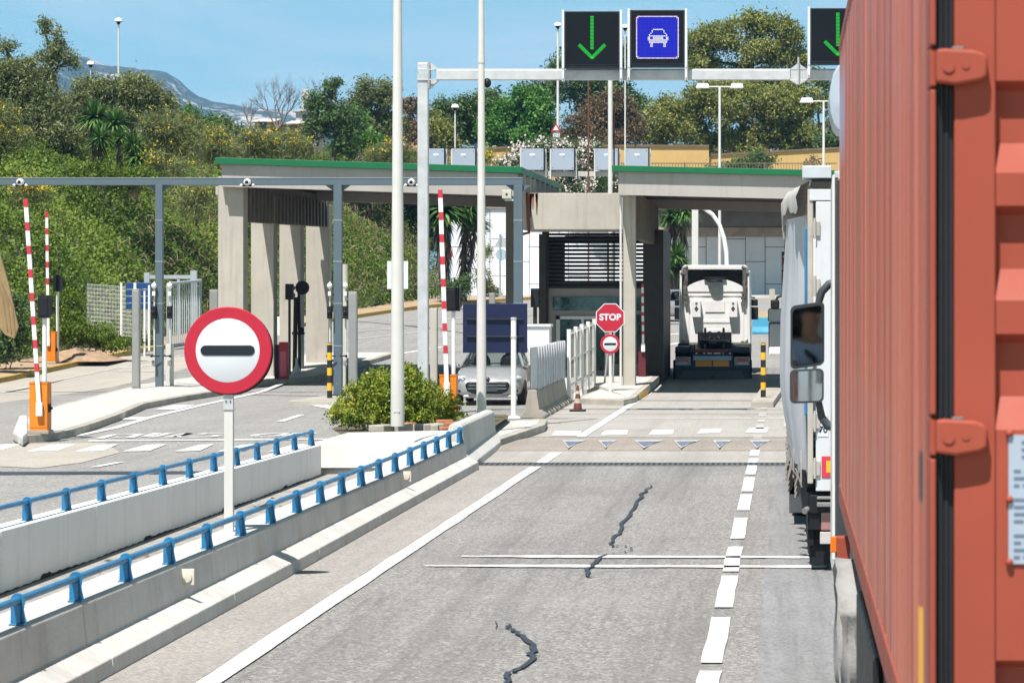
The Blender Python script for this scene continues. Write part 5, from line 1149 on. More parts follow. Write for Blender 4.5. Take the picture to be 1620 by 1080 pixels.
f = np.where(mys < MY, np.clip((mys - 2300) / (MY - 2300), 0, 1) ** 1.25, np.clip(1 - (mys - MY) / 900, 0, 1))
wx = (pxs - CX) * MY / F
nz_ = vnoise(wx * .012, mys * .010) * 24 + vnoise(wx * .035, mys * .03, 2) * 14 + vnoise(wx * .09, mys * .07, 4) * 8 + vnoise(wx * .2, mys * .15, 1) * 4
mz = RID * f + nz_ * np.clip((MY - mys) / 400, .08, 1) * np.clip(f * 3, 0, 1) + vnoise(wx * .15, mys * .0 + 1, 1) * 1.2
b = MB(); n2 = len(mx)
b.add([(wx[i, j], my[i], mz[i, j]) for i in range(len(my)) for j in range(n2)], [(i * n2 + j, i * n2 + j + 1, (i + 1) * n2 + j + 1, (i + 1) * n2 + j) for i in range(len(my) - 1) for j in range(n2 - 1)])
mm = M('mountain_scrub', (.035, .055, .028), .95, var=.3, scale=.012, bump=0)
n, l = mm.node_tree.nodes, mm.node_tree.links; bs = n['Principled BSDF']; src = bs.inputs['Base Color'].links[0].from_socket
tcm = n.new('ShaderNodeTexCoord')
for sc, a_, b_, col in ((.014, .54, .60, (.46, .41, .36)), (.04, .58, .66, (.40, .35, .31)), (.02, .58, .66, (.02, .035, .02))):
    q = n.new('ShaderNodeTexNoise'); q.inputs['Scale'].default_value = sc; q.inputs['Detail'].default_value = 10; q.inputs['Roughness'].default_value = .72; l.new(tcm.outputs['Object'], q.inputs['Vector'])
    r_ = n.new('ShaderNodeMapRange'); r_.inputs['From Min'].default_value = a_; r_.inputs['From Max'].default_value = b_; l.new(q.outputs['Fac'], r_.inputs['Value'])
    x_ = n.new('ShaderNodeMix'); x_.data_type = 'RGBA'; l.new(src, x_.inputs['A']); x_.inputs['B'].default_value = (*col, 1); l.new(r_.outputs[0], x_.inputs['Factor']); src = x_.outputs['Result']
l.new(src, bs.inputs['Base Color'])
struct(b.build('mountain', mm, origin=False, smooth=60, fix=False))

# ------------------------------------------------------------------ foliage
def leafmat(name, stops, trans=0.28, rough=.55):
    if name in _MC: return _MC[name]
    m = bpy.data.materials.new(name); m.use_nodes = True; _MC[name] = m
    n, l = m.node_tree.nodes, m.node_tree.links; b = n['Principled BSDF']; b.inputs['Roughness'].default_value = rough; b.inputs['Specular IOR Level'].default_value = .25
    a = n.new('ShaderNodeAttribute'); a.attribute_name = 'tint'; cr = n.new('ShaderNodeValToRGB'); e = cr.color_ramp.elements
    while len(e) > 1: e.remove(e[-1])
    e[0].position = 0; e[0].color = (*stops[0], 1)
    for i, s_ in enumerate(stops[1:]): q = e.new((i + 1) / (len(stops) - 1)); q.color = (*s_, 1)
    l.new(a.outputs['Fac'], cr.inputs['Fac']); l.new(cr.outputs[0], b.inputs['Base Color'])
    tr = n.new('ShaderNodeBsdfTranslucent'); l.new(cr.outputs[0], tr.inputs['Color'])
    mx_ = n.new('ShaderNodeMixShader'); mx_.inputs[0].default_value = trans; l.new(b.outputs[0], mx_.inputs[1]); l.new(tr.outputs[0], mx_.inputs[2]); l.new(mx_.outputs[0], n['Material Output'].inputs['Surface'])
    return m
def leaf_mesh(name, c, size, tint, mat, parent=None, up=None, upw=0.0, aspect=.5, off=None):
    """many small folded leaves at c; orientation random, pulled towards `up` by upw"""
    N = len(c)
    if N == 0: return None
    nrm = rng.normal(size=(N, 3)); nrm /= np.linalg.norm(nrm, axis=1, keepdims=True)
    if up is not None: nrm = nrm * (1 - upw) + np.asarray(up) * upw; nrm /= np.linalg.norm(nrm, axis=1, keepdims=True) + 1e-9
    t = rng.normal(size=(N, 3)); t -= nrm * (t * nrm).sum(1, keepdims=True); t /= np.linalg.norm(t, axis=1, keepdims=True) + 1e-9
    w = np.cross(nrm, t); s = np.asarray(size).reshape(-1, 1) * np.ones((N, 1))
    v = np.empty((N, 4, 3)); v[:, 0] = c - t * s * .5; v[:, 1] = c + w * s * aspect * .5 + nrm * s * .07; v[:, 2] = c + t * s * .5 - nrm * s * .1; v[:, 3] = c - w * s * aspect * .5 + nrm * s * .07
    me = bpy.data.meshes.new(name); me.vertices.add(4 * N); me.vertices.foreach_set('co', v.reshape(-1).astype(np.float32))
    me.loops.add(4 * N); me.loops.foreach_set('vertex_index', np.arange(4 * N, dtype=np.int32))
    me.polygons.add(N); me.polygons.foreach_set('loop_start', np.arange(0, 4 * N, 4, dtype=np.int32))
    at = me.attributes.new('tint', 'FLOAT', 'POINT'); at.data.foreach_set('value', np.repeat(np.clip(tint, 0, 1), 4).astype(np.float32))
    me.materials.append(mat); me.update(calc_edges=True)
    return link(name, me, parent, True)
def clumps(cen, rad, n, nsub, spread, shell=.45):
    """leaf positions gathered in lumps: an ellipsoid of smaller leafy ellipsoids, plus stray sprays"""
    rad = np.asarray(rad); nb = int(np.clip(9 + n / 420, 9, 26))
    d = rng.normal(size=(nb, 3)); d /= np.linalg.norm(d, axis=1, keepdims=True)
    big = np.asarray(cen) + d * rad * (.25 + .55 * rng.random((nb, 1)) ** .6); br = rad * np.array([.50, .50, .40]) * (.65 + .6 * rng.random((nb, 1)))
    d = rng.normal(size=(nsub, 3)); d[:, 2] = np.abs(d[:, 2]) * .9 - .25 * rng.random(nsub); d /= np.linalg.norm(d, axis=1, keepdims=True)
    kb_ = rng.integers(0, nb, nsub); sub = big[kb_] + d * br[kb_] * (.75 + .25 * rng.random((nsub, 1)))
    st = rng.random(nsub) < .16; d2 = rng.normal(size=(nsub, 3)); d2 /= np.linalg.norm(d2, axis=1, keepdims=True); sub[st] = (np.asarray(cen) + d2 * rad * (.6 + .5 * rng.random((nsub, 1))))[st]
    k = rng.integers(0, nsub, n); p = sub[k] + rng.normal(size=(n, 3)) * spread * (0.5 + .7 * rng.random((nsub, 1)))[k]
    tint = rng.random(nb)[kb_][k] * .35 + rng.random(nsub)[k] * .25 + rng.random(n) * .4
    return p, tint, sub
bark = M('grey_bark', (.10, .08, .062), .95, var=.3, scale=2, bump=.6, bscale=12)
bark_l = M('pale_bark', (.34, .29, .23), .9, var=.2, scale=2)
def limb(b, p, q, r0, r1, bend=.12, n=6):
    p, q = Vector(p), Vector(q); L = (q - p).length; m_ = []
    o1 = Vector((random.uniform(-1, 1), random.uniform(-1, 1), random.uniform(-.3, .6))) * L * bend
    for i in range(n): f = i / (n - 1); m_.append(p.lerp(q, f) + o1 * math.sin(math.pi * f) + Vector((random.uniform(-1, 1), random.uniform(-1, 1), 0)) * L * .015)
    b.tube(m_, [r0 + (r1 - r0) * i / (n - 1) for i in range(n)], 7)
    return m_
LEAF_F = 40.0
def tree(name, lab, cat, Y, base, blobs, mat, leaf=.30, dens=1.0, r0=.22, group=None, aspect=.45, twig=True, zb=None, trunkm=None, shell=.4, extra=None):
    """tree or shrub: blobs are crown lobes (photo px, py, half-width, half-height, density)"""
    k = Y / F; bx_, bz = XA(base[0], Y), (ZA(base[1], Y) if zb is None else zb)
    t = thing(name, lab, cat, (bx_, Y, bz), 0, group); tr = MB(); allp, allt = [], []; leaf = leaf * (.62 if Y > 100 else 1.0)
    cens = []
    for bl in blobs:
        px, py, rx, ry = bl[:4]; dn = bl[4] if len(bl) > 4 else 1.0
        rX, rZ = rx * k, ry * k; rY = (rX + rZ) / 2; yy = Y + random.uniform(-.6, .6) * rY
        cen = (XA(px, Y), yy, ZA(py, Y)); area = rX * rZ
        n = int(min(40000, LEAF_F * dens * dn * area / (leaf * leaf * aspect))) + 12
        ns = max(6, int(n / 22)); p, ti, sub = clumps(cen, (rX, rY, rZ), n, ns, leaf * .95 + .02 * min(rX, rZ), shell)
        allp.append(p); allt.append(ti); cens.append((cen, sub, rX))
    bz0 = Vector((bx_, Y, bz - .3)); order = sorted(cens, key=lambda c: c[0][2]); top = Vector(order[-1][0])
    main = limb(tr, bz0, bz0.lerp(top, .8), r0 * .7, r0 * .2, .06, 8)
    for cen, sub, rX in order:
        c = Vector(cen); st = min(main, key=lambda q: (q - c).length + max(0, q.z - c.z) * 2 + (.0 if q.z < c.z else 1.0))
        lm = limb(tr, st, c, r0 * .42, r0 * .12, .10)
        if twig:
            for q in random.sample(range(len(sub)), min(len(sub), 9)): limb(tr, lm[random.randint(2, 5)], sub[q], r0 * .12, r0 * .03, .12, 4)
    tr.build('trunk', trunkm or bark, t, smooth=60)
    P = np.concatenate(allp); T = np.concatenate(allt); sz = leaf * (0.6 + .8 * rng.random(len(P)))
    leaf_mesh('crown', P, sz, T, mat, t, up=(-.1, -.3, .8), upw=.25, aspect=aspect)
    if extra: extra(t, P, cens)
    return t
L_grey = leafmat('grey_green_leaf', [(0.059, 0.079, 0.034), (0.133, 0.162, 0.065), (0.220, 0.248, 0.096), (0.345, 0.355, 0.154)])
L_olive = leafmat('olive_leaf', [(0.076, 0.098, 0.026), (0.177, 0.204, 0.053), (0.293, 0.309, 0.083), (0.454, 0.425, 0.141)])
L_green = leafmat('fresh_green_leaf', [(0.033, 0.086, 0.018), (0.071, 0.180, 0.031), (0.123, 0.272, 0.044), (0.218, 0.390, 0.078)])
L_dark = leafmat('dark_green_leaf', [(0.031, 0.063, 0.023), (0.071, 0.124, 0.042), (0.125, 0.198, 0.065), (0.220, 0.281, 0.108)])
L_brown = leafmat('brownish_leaf', [(0.075, 0.058, 0.033), (0.145, 0.110, 0.062), (0.225, 0.162, 0.094), (0.261, 0.239, 0.109)])
L_bright = leafmat('bright_green_leaf', [(.04, .10, .015), (.07, .17, .025), (.10, .22, .035)])
L_ivy = leafmat('hedge_leaf', [(0.026, 0.051, 0.007), (0.083, 0.140, 0.016), (0.165, 0.242, 0.030), (0.296, 0.344, 0.065)], .30)
L_bush = leafmat('variegated_leaf', [(.05, .10, .014), (.14, .21, .025), (.30, .33, .04), (.60, .52, .14)], .25, .4)
L_broom = leafmat('broom_twig', [(0.069, 0.092, 0.033), (0.139, 0.168, 0.059), (0.231, 0.252, 0.096), (0.185, 0.286, 0.074)])
L_yel = leafmat('broom_flower', [(.62, .42, .01), (.75, .55, .02), (.8, .62, .05)], .3)
L_flow = leafmat('oleander_flower', [(.62, .50, .47), (.78, .70, .66), (.85, .80, .77)], .3)
L_dry = leafmat('dry_twig', [(.12, .09, .055), (.22, .17, .10), (.30, .24, .15)])
L_yuc = leafmat('yucca_leaf', [(.025, .07, .02), (.06, .14, .03), (.12, .22, .05), (.30, .34, .13)], .15, .4)

# ivy and bramble over the slope: nobody could count it
N0 = 52000
Yc = rng.uniform(84, 205, N0); dd = rng.random(N0) ** .9 * 16.0; Xc = HB(Yc) - dd
pxc = CX + F * Xc / Yc; keep = (pxc > -420) & (pxc < 775); Xc, Yc, dd = Xc[keep], Yc[keep], dd[keep]
hump = .35 + .75 * np.clip(vnoise(Xc * .9, Yc * .8, 1.0) + .25, 0, 1.2)
hump *= np.clip((dd + .6) / 2.0, .25, 1)
Zc = hill_z(Xc, Yc)
keep = rng.random(len(Xc)) < np.clip(.75 + .6 * vnoise(Xc * 1.3, Yc * 1.1, 3), .15, 1); Xc, Yc, Zc, hump = Xc[keep], Yc[keep], Zc[keep], hump[keep]
per = 13
C = np.repeat(np.stack([Xc, Yc, Zc + hump * (.35 + .65 * rng.random(len(Xc)))], 1), per, 0) + rng.normal(size=(len(Xc) * per, 3)) * np.array([.22, .3, .16])
zone = np.clip(.5 + .5 * vnoise(C[:, 0] * .35, C[:, 1] * .3, 5), 0, 1)
leaf_mesh('ivy_ground_cover', C, .085 + .10 * rng.random(len(C)), np.clip(-.12 + .62 * zone + .5 * rng.random(len(C)), 0, 1), L_ivy, None, up=(.25, -.45, .75), upw=.5, aspect=.7)
tag(bpy.data.objects['ivy_ground_cover'], kind='stuff')
# dry scrub showing between the ivy under the canopy and on the plateau edge
Yc = rng.uniform(120, 215, 5200); Xc = HB(Yc) - rng.uniform(0, 20, 5200); pxc = CX + F * Xc / Yc; keep = (pxc > 200) & (pxc < 760); Xc, Yc = Xc[keep], Yc[keep]
C = np.repeat(np.stack([Xc, Yc, hill_z(Xc, Yc) + .2 + .9 * rng.random(len(Xc))], 1), 6, 0) + rng.normal(size=(len(Xc) * 6, 3)) * .35
leaf_mesh('dry_scrub', C, .3 + .35 * rng.random(len(C)), rng.random(len(C)), L_dry, None, aspect=.10)
tag(bpy.data.objects['dry_scrub'], kind='stuff')

def flowers(n, size, mat, name, topbias=True):
    def f(t, P, cens):
        zs = P[:, 2]; lim = np.quantile(zs, .45); c = P[zs > lim] if topbias else P
        k = rng.integers(0, len(c), max(8, int(n * .8) // 5)); q = np.repeat(c[k], 5, 0) + rng.normal(size=(len(k) * 5, 3)) * size * .9 + np.array([0, -.35, .1])
        leaf_mesh(name, q, size * (.7 + .6 * rng.random(len(q))), rng.random(len(q)), mat, t, up=(0, -.6, .6), upw=.5, aspect=.8)
    return f
T = tree
T('tree', 'tall ragged grey-green tree with an open top at the upper left corner', 'tree', 150, (118, 250), [(82, 85, 26, 30, .55), (66, 46, 14, 16, .6), (92, 60, 12, 18, .5), (110, 100, 14, 25, .5), (72, 120, 26, 22, .6), (120, 165, 20, 28, .8)], L_grey, .34, .9, .26, 'trees on the left bank', aspect=.28)
T('tree', 'broad dark grey-green tree filling the left edge under the ragged one', 'tree', 146, (30, 262), [(12, 72, 20, 12, .5), (20, 120, 46, 26, .9), (38, 165, 60, 42), (-12, 170, 45, 60), (60, 210, 58, 45), (10, 225, 50, 40), (100, 225, 45, 35)], L_grey, .34, 1.15, .3, 'trees on the left bank', aspect=.28)
T('tree', 'rounded olive-grey tree behind the yuccas, with the lamp rising from it', 'tree', 158, (222, 250), [(150, 150, 38, 28), (192, 142, 38, 24), (228, 150, 32, 26), (170, 190, 50, 32), (222, 178, 34, 24, .7), (250, 165, 20, 26, .8), (130, 190, 40, 30), (268, 182, 13, 32, .9)], L_grey, .34, 1.1, .28, 'trees on the left bank', aspect=.28)
T('broom_bush', 'big brown-grey broom bush with yellow flowers on top, right of the yuccas', 'bush', 137, (272, 262), [(255, 205, 30, 30), (290, 215, 30, 34), (268, 238, 36, 24), (310, 232, 14, 20, .7)], L_broom, .42, .95, .1, 'bushes on the bank', aspect=.12, extra=flowers(150, .07, L_yel, 'blossom'))
T('tree', 'small fresh green round tree below the mountain foot', 'tree', 205, (300, 215), [(300, 188, 24, 17), (320, 200, 20, 14)], L_bright, .36, 1.2, .15)
T('tree', 'dark green low tree under the curved lamp', 'tree', 212, (340, 225), [(336, 205, 26, 20), (365, 212, 22, 16), (352, 195, 12, 10)], L_dark, .36, 1.2, .15)
for i, (lab, Y_, base, bl, nf) in enumerate([
    ('broom bush heavy with yellow flowers at the far left edge of the bank', 128, (0, 250), [(4, 195, 26, 26), (20, 222, 26, 20), (-10, 230, 30, 25)], 420),
    ('low broom patch flowering yellow just under the portal beam at the left', 116, (42, 330), [(42, 306, 24, 14), (68, 312, 16, 12, .8)], 300),
    ('broom clump with scattered yellow flowers below the yuccas right side', 133, (262, 285), [(250, 262, 22, 16), (280, 268, 16, 14)], 200),
    ('tall broom bush full of yellow flowers behind the canopy left corner', 150, (345, 258), [(345, 222, 22, 24), (360, 240, 22, 14), (325, 245, 18, 16)], 480),
    ('grey-brown broom bush with yellow tips left of the thick lamp post group', 165, (408, 258), [(398, 226, 26, 24), (425, 236, 22, 18), (380, 240, 18, 14)], 330),
    ('olive broom bush with few flowers near the small ochre house', 170, (460, 258), [(450, 232, 26, 22), (478, 238, 20, 16), (462, 218, 12, 10)], 240),
    ('greenish broom bush beside the forked tree, behind the green roof edge', 176, (600, 262), [(596, 245, 30, 12), (640, 246, 26, 12), (620, 236, 16, 10)], 260),
    ('feathery broom bush beside the front column of the left canopy', 118, (310, 345), [(318, 318, 16, 30), (300, 330, 14, 22)], 60),
    ('small bright yellow broom right of the slim lamp post', 200, (771, 262), [(771, 252, 11, 11)], 260)]):
    T('broom_bush', lab, 'bush', Y_, base, bl, L_broom if i != 8 else L_ivy, .40, .95, .08, 'bushes on the bank', aspect=.13, extra=flowers(nf, .075 if Y_ < 160 else .09, L_yel, 'blossom'))
T('tree', 'forked dark tree with a leaning top, left of the thick lamp post', 'tree', 188, (528, 258), [(506, 160, 20, 14, .8), (520, 148, 14, 20, .7), (533, 131, 10, 8, .8), (492, 170, 14, 8, .6), (520, 185, 30, 24), (548, 200, 30, 26), (500, 205, 26, 22), (540, 228, 26, 16)], L_dark, .38, 1.0, .25, 'trees behind the left canopy', aspect=.35)
T('tree', 'light brown-green tree just left of the thick lamp post', 'tree', 205, (590, 262), [(582, 150, 24, 26, .8), (606, 148, 22, 28, .8), (590, 185, 36, 26), (565, 178, 20, 22, .9), (615, 205, 24, 24), (570, 215, 26, 22)], L_grey, .38, 1.0, .25, 'trees behind the left canopy', aspect=.35)
T('tree', 'yellow-green bushy tree between the forked tree and the lamp post', 'tree', 198, (560, 262), [(556, 190, 18, 22), (575, 222, 28, 22), (545, 240, 26, 14)], L_green, .36, 1.0, .18, 'trees behind the left canopy')
T('tree', 'brown tree showing between the thick lamp post and the gantry post', 'tree', 215, (645, 255), [(645, 172, 16, 20), (652, 215, 14, 30, .6), (638, 192, 12, 16)], L_brown, .4, .9, .2, 'trees behind the left canopy')
T('tree', 'olive-brown round tree right of the gantry post', 'tree', 222, (695, 258), [(692, 215, 30, 30), (680, 190, 16, 20, .8), (712, 232, 20, 16), (675, 225, 14, 20)], L_olive, .42, 1.1, .2, 'trees behind the left canopy')
T('tree', 'mottled dark tree behind the dome lamp, right of the gantry post', 'tree', 232, (730, 258), [(735, 168, 26, 20), (705, 172, 22, 18), (748, 200, 26, 34), (718, 205, 26, 30), (700, 195, 18, 16), (760, 180, 18, 30)], L_dark, .44, 1.0, .25, 'trees behind the ochre wall')
T('tree', 'dark tree top behind the slim lamp post', 'tree', 245, (778, 258), [(775, 160, 24, 18), (790, 180, 22, 22), (765, 190, 22, 22)], L_dark, .46, 1.0, .25, 'trees behind the ochre wall')
T('tree', 'full fresh green tree above the oleander', 'tree', 230, (825, 258), [(838, 155, 28, 16), (812, 178, 40, 28), (855, 182, 28, 30), (800, 212, 40, 26), (848, 215, 36, 26), (775, 212, 20, 26), (872, 208, 12, 26, .8)], L_green, .42, 1.25, .28, 'trees behind the ochre wall', aspect=.55)
T('tree', 'dark flat-topped tree behind the fresh green one', 'tree', 262, (850, 258), [(845, 142, 26, 10), (870, 138, 20, 9, .8), (825, 150, 14, 8, .7)], L_dark, .46, 1.0, .25, 'trees behind the ochre wall')
T('tree', 'open olive tree behind the green arrow sign', 'tree', 255, (925, 258), [(880, 110, 14, 24, .7), (905, 95, 22, 26, .8), (912, 140, 32, 24, .8), (945, 130, 28, 26), (935, 165, 30, 24, .9), (988, 95, 14, 30, .8), (975, 150, 28, 26), (1000, 170, 26, 26), (880, 150, 16, 18, .7)], L_dark, .5, 1.0, .3, 'trees behind the ochre wall', aspect=.35)
T('tree', 'reddish brown rounded tree in the middle, crossed by the rusty pole', 'tree', 228, (960, 256), [(960, 180, 42, 28), (925, 205, 36, 24), (990, 195, 30, 28), (900, 222, 30, 16), (950, 222, 44, 16), (985, 225, 28, 14), (975, 160, 24, 14)], L_brown, .40, 1.25, .25, 'trees behind the ochre wall', aspect=.35)
T('tree', 'yellowish olive tree between the brown tree and the tall olive one', 'tree', 236, (1050, 256), [(1050, 190, 28, 32), (1020, 205, 22, 22, .9), (1075, 215, 30, 22), (1040, 225, 28, 12), (1062, 165, 22, 18)], L_olive, .44, 1.05, .25, 'trees behind the ochre wall', aspect=.4)
T('tree', 'big tall olive-brown tree against the sky right of the car sign', 'tree', 258, (1180, 258), [(1112, 70, 26, 34), (1150, 62, 30, 30), (1185, 36, 26, 20), (1215, 40, 26, 24), (1248, 55, 24, 30), (1262, 90, 20, 26), (1195, 85, 34, 26), (1235, 92, 26, 20, .8), (1120, 110, 36, 22), (1165, 118, 30, 20, .7), (1218, 125, 30, 18, .7), (1262, 130, 22, 16, .7), (1098, 92, 14, 26), (1140, 138, 30, 16), (1192, 138, 34, 16), (1240, 142, 30, 16)], L_olive, .46, 1.12, .4, 'trees behind the ochre wall', aspect=.42)
T('tree', 'wide lower olive-brown tree mass behind the double-headed lamp', 'tree', 240, (1200, 250), [(1110, 165, 34, 30), (1150, 180, 34, 34), (1195, 160, 34, 30), (1235, 170, 32, 30), (1265, 185, 28, 30), (1090, 200, 30, 28), (1130, 220, 36, 20), (1180, 215, 36, 22), (1230, 215, 36, 20), (1275, 215, 26, 18), (1290, 160, 16, 20, .7), (1150, 150, 36, 26), (1210, 190, 36, 26), (1255, 150, 28, 24), (1170, 238, 40, 12), (1100, 236, 40, 14), (1245, 238, 44, 12), (1300, 228, 22, 14), (1070, 190, 24, 30)], L_olive, .42, 1.15, .35, 'trees behind the ochre wall', aspect=.42)
T('tree', 'dark open tree at the container edge, behind the hidden lamp head', 'tree', 262, (1312, 258), [(1300, 135, 20, 12, .7), (1312, 165, 16, 20, .7), (1290, 115, 14, 8, .6), (1322, 150, 14, 14, .7), (1330, 190, 20, 20)], L_dark, .46, .9, .28, 'trees behind the ochre wall')
T('bush', 'dark green bush below the white house at the container edge', 'bush', 225, (1312, 242), [(1310, 224, 22, 16), (1328, 228, 16, 14)], L_dark, .36, 1.3, .1)
T('bush', 'round grey-green bush behind the upper railing over the right canopy', 'bush', 206, (1190, 275), [(1178, 262, 30, 12), (1205, 258, 20, 12), (1195, 250, 16, 7), (1150, 268, 30, 8, .8)], L_dark, .28, 1.5, .08)
T('bush', 'small dry bush by the right lamp pole, before the ochre wall', 'bush', 206, (1286, 268), [(1286, 258, 10, 9, .6)], L_dry, .3, .8, .05)
for lab, base, bl in [('white flowering oleander above the left sign boxes, lower left mound', (812, 300), [(808, 262, 24, 14), (830, 252, 20, 14)]),
                      ('tall white flowering oleander behind the middle sign boxes', (870, 300), [(850, 240, 24, 16), (878, 235, 26, 15), (905, 242, 18, 18), (868, 262, 30, 16)]),
                      ('white flowering oleander with a dense green right side by the rusty pole', (935, 300), [(930, 238, 18, 14), (932, 262, 22, 20), (955, 258, 10, 16), (915, 268, 14, 16)]),
                      ('lower white flowering oleander seen under the rear gantry beam', (935, 310), [(905, 292, 28, 16), (945, 294, 26, 16), (975, 288, 16, 18), (925, 302, 30, 10)])]:
    T('oleander', lab, 'bush', 189.5, base, [(a, c, d * 1.05, e * 1.1) for a, c, d, e in bl], L_dark, .28, 1.6, .06, 'oleanders behind the station', aspect=.3, extra=flowers(1500, .15, L_flow, 'blossom', False))
# shrub with yellow-green leaves in the planter
Y = 56.6
T('variegated_bush', 'dense yellow-green variegated bush in the whitewashed planter', 'bush', Y, (628, 668), [(628, 625, 62, 36), (585, 640, 46, 30), (672, 640, 46, 30), (560, 655, 34, 22), (700, 655, 32, 22), (625, 655, 80, 24), (610, 605, 40, 22), (655, 610, 36, 22), (575, 615, 26, 18), (545, 650, 20, 16), (640, 592, 22, 14)], L_bush, .06, 1.1, .035, aspect=.6, shell=.75, zb=.3)
# bare trees
def bare(lab, Y, base, tips, r):
    t = thing('bare_tree', lab, 'tree', (XA(base[0], Y), Y, ZA(base[1], Y)), 0, 'leafless trees'); b = MB(); p0 = W(base[0], base[1], Y)
    def grow(p, d, L, r, lev):
        q = p + d * L; b.tube([p, p.lerp(q, .5) + Vector((random.uniform(-.05, .05) * L, 0, 0)), q], [r, r * .8, r * .55], 5)
        if lev == 0: return
        for i in range(3 if lev > 1 else 4):
            dd = (d + Vector((random.uniform(-.75, .75), random.uniform(-.6, .6), random.uniform(-.05, .5)))).normalized(); grow(p.lerp(q, random.uniform(.55, 1)), dd, L * random.uniform(.55, .8), r * .52, lev - 1)
    for tx, ty in tips: v = W(tx, ty, Y) - p0; grow(p0, v.normalized(), v.length * .5, r, 4)
    b.build('branches', M('bare_branch', (.20, .165, .15), .9, var=.2), t)
bare('leafless pale tree with many fine twigs against the sky above the ochre house', 215, (440, 205), [(430, 128), (405, 140), (455, 135), (470, 150)], .07)
bare('leafless pale tree behind the forked dark tree', 220, (505, 200), [(500, 128), (515, 135), (485, 150)], .06)
bare('small leafless shrub tree left of the canopy trees', 210, (395, 205), [(385, 165), (400, 170)], .05)
# yuccas
def yucca(lab, Y, base, ros, n=70, shag=True, zb=None):
    k = Y / F; t = thing('yucca', lab, 'yucca', (XA(base[0], Y), Y, ZA(base[1], Y) if zb is None else zb), 0, 'yuccas'); tr = MB(); p0 = Vector((XA(base[0], Y), Y, ZA(base[1], Y) if zb is None else zb))
    V, Fc, Tn, Dv, Df, Dt = [], [], [], [], [], []
    for (px, py, rp_) in ros:
        c = Vector((XA(px, Y), Y + random.uniform(-.5, .5), ZA(py, Y))); limb(tr, p0 + Vector((random.uniform(-.2, .2), 0, 0)), c, .11, .08, .06)
        R_ = rp_ * k * 1.3
        for i in range(int(n * 1.6)):
            th = random.uniform(0, 2 * math.pi); ph = math.asin(random.uniform(-.45, 1)); d = Vector((math.cos(th) * math.cos(ph), math.sin(th) * math.cos(ph), math.sin(ph))); L = R_ * random.uniform(.75, 1.1)
            s_ = d.cross(Vector((0, 0, 1))); s_ = s_.normalized() if s_.length > .05 else Vector((1, 0, 0)); w = R_ * .05; dr = Vector((0, 0, -1)) * L * (.22 if ph < .5 else .06)
            b0 = len(V); V += [c + s_ * w, c - s_ * w, c + d * L * .55 + s_ * w * 1.2, c + d * L * .55 - s_ * w * 1.2, c + d * L + dr]; Fc += [(b0, b0 + 1, b0 + 3, b0 + 2), (b0 + 2, b0 + 3, b0 + 4)]; Tn += [random.random() * .75 + (.25 if random.random() < .12 else 0)] * 5
        if shag:
            for i in range(n):
                f = random.random() ** 1.6; p = c.lerp(p0, f * .85) + Vector((random.uniform(-.12, .12), random.uniform(-.12, .12), 0)); th = random.uniform(0, 6.28); d = Vector((math.cos(th) * .38, math.sin(th) * .38, -1)); L = R_ * random.uniform(.6, 1.0); s_ = d.cross(Vector((math.cos(th + .8), math.sin(th + .8), .2))).normalized() * R_ * .035
                b0 = len(Dv); Dv += [p + s_, p - s_, p + d * L]; Df += [(b0, b0 + 1, b0 + 2)]; Dt += [random.random() ** 1.5] * 3
    tr.build('trunk', bark, t)
    for nm, vv, ff, tt, mt in (('leaf_rosettes', V, Fc, Tn, L_yuc), ('dead_leaf_skirt', Dv, Df, Dt, leafmat('dead_yucca_leaf', [(.05, .037, .024), (.10, .075, .045), (.20, .155, .09)], .1, .8))):
        if not vv: continue
        me = bpy.data.meshes.new(nm); me.from_pydata([tuple(v) for v in vv], [], ff); at = me.attributes.new('tint', 'FLOAT', 'POINT'); at.data.foreach_set('value', tt); me.materials.append(mt); link(nm, me, t, True)
yucca('tall double-headed yucca at the back of the left group', 139, (150, 285), [(150, 188, 31)], 110)
yucca('yucca with a long thin bare stem on the right of the tallest one', 138, (178, 290), [(182, 195, 25)], 90, False)
yucca('yucca with a brown skirt of dead leaves, front left of the group', 135, (158, 300), [(158, 222, 24)], 90)
yucca('small yucca in the middle of the group', 136, (190, 292), [(190, 222, 20)], 70)
yucca('low bushy double yucca on the right of the group', 133, (215, 305), [(212, 232, 24), (218, 250, 25)], 90)
yucca('shaggy yucca with dark drooping dead leaves behind the red and white arm', 172, (708, 485), [(704, 335, 36), (690, 345, 30)], 150, zb=gz(172))
yucca('yucca with a shaggy trunk right beside the slim lamp post', 174, (728, 485), [(738, 332, 34), (752, 352, 26), (745, 318, 26)], 130, zb=gz(174))
yucca('shaggy yucca left of the rear gantry post under the right canopy', 168, (1072, 465), [(1082, 335, 28), (1064, 345, 26)], 130, zb=gz(168))
yucca('short dark yucca low beside the silver estate car', 165, (1066, 470), [(1070, 408, 26), (1058, 425, 22), (1082, 432, 20)], 90, zb=gz(165))
T('bush', 'dense green bramble bush hiding the yucca stems', 'bush', 131, (185, 300), [(150, 278, 34, 18), (195, 282, 34, 18), (232, 284, 26, 14), (120, 284, 26, 16)], L_ivy, .22, 1.1, .05, zb=6.5)
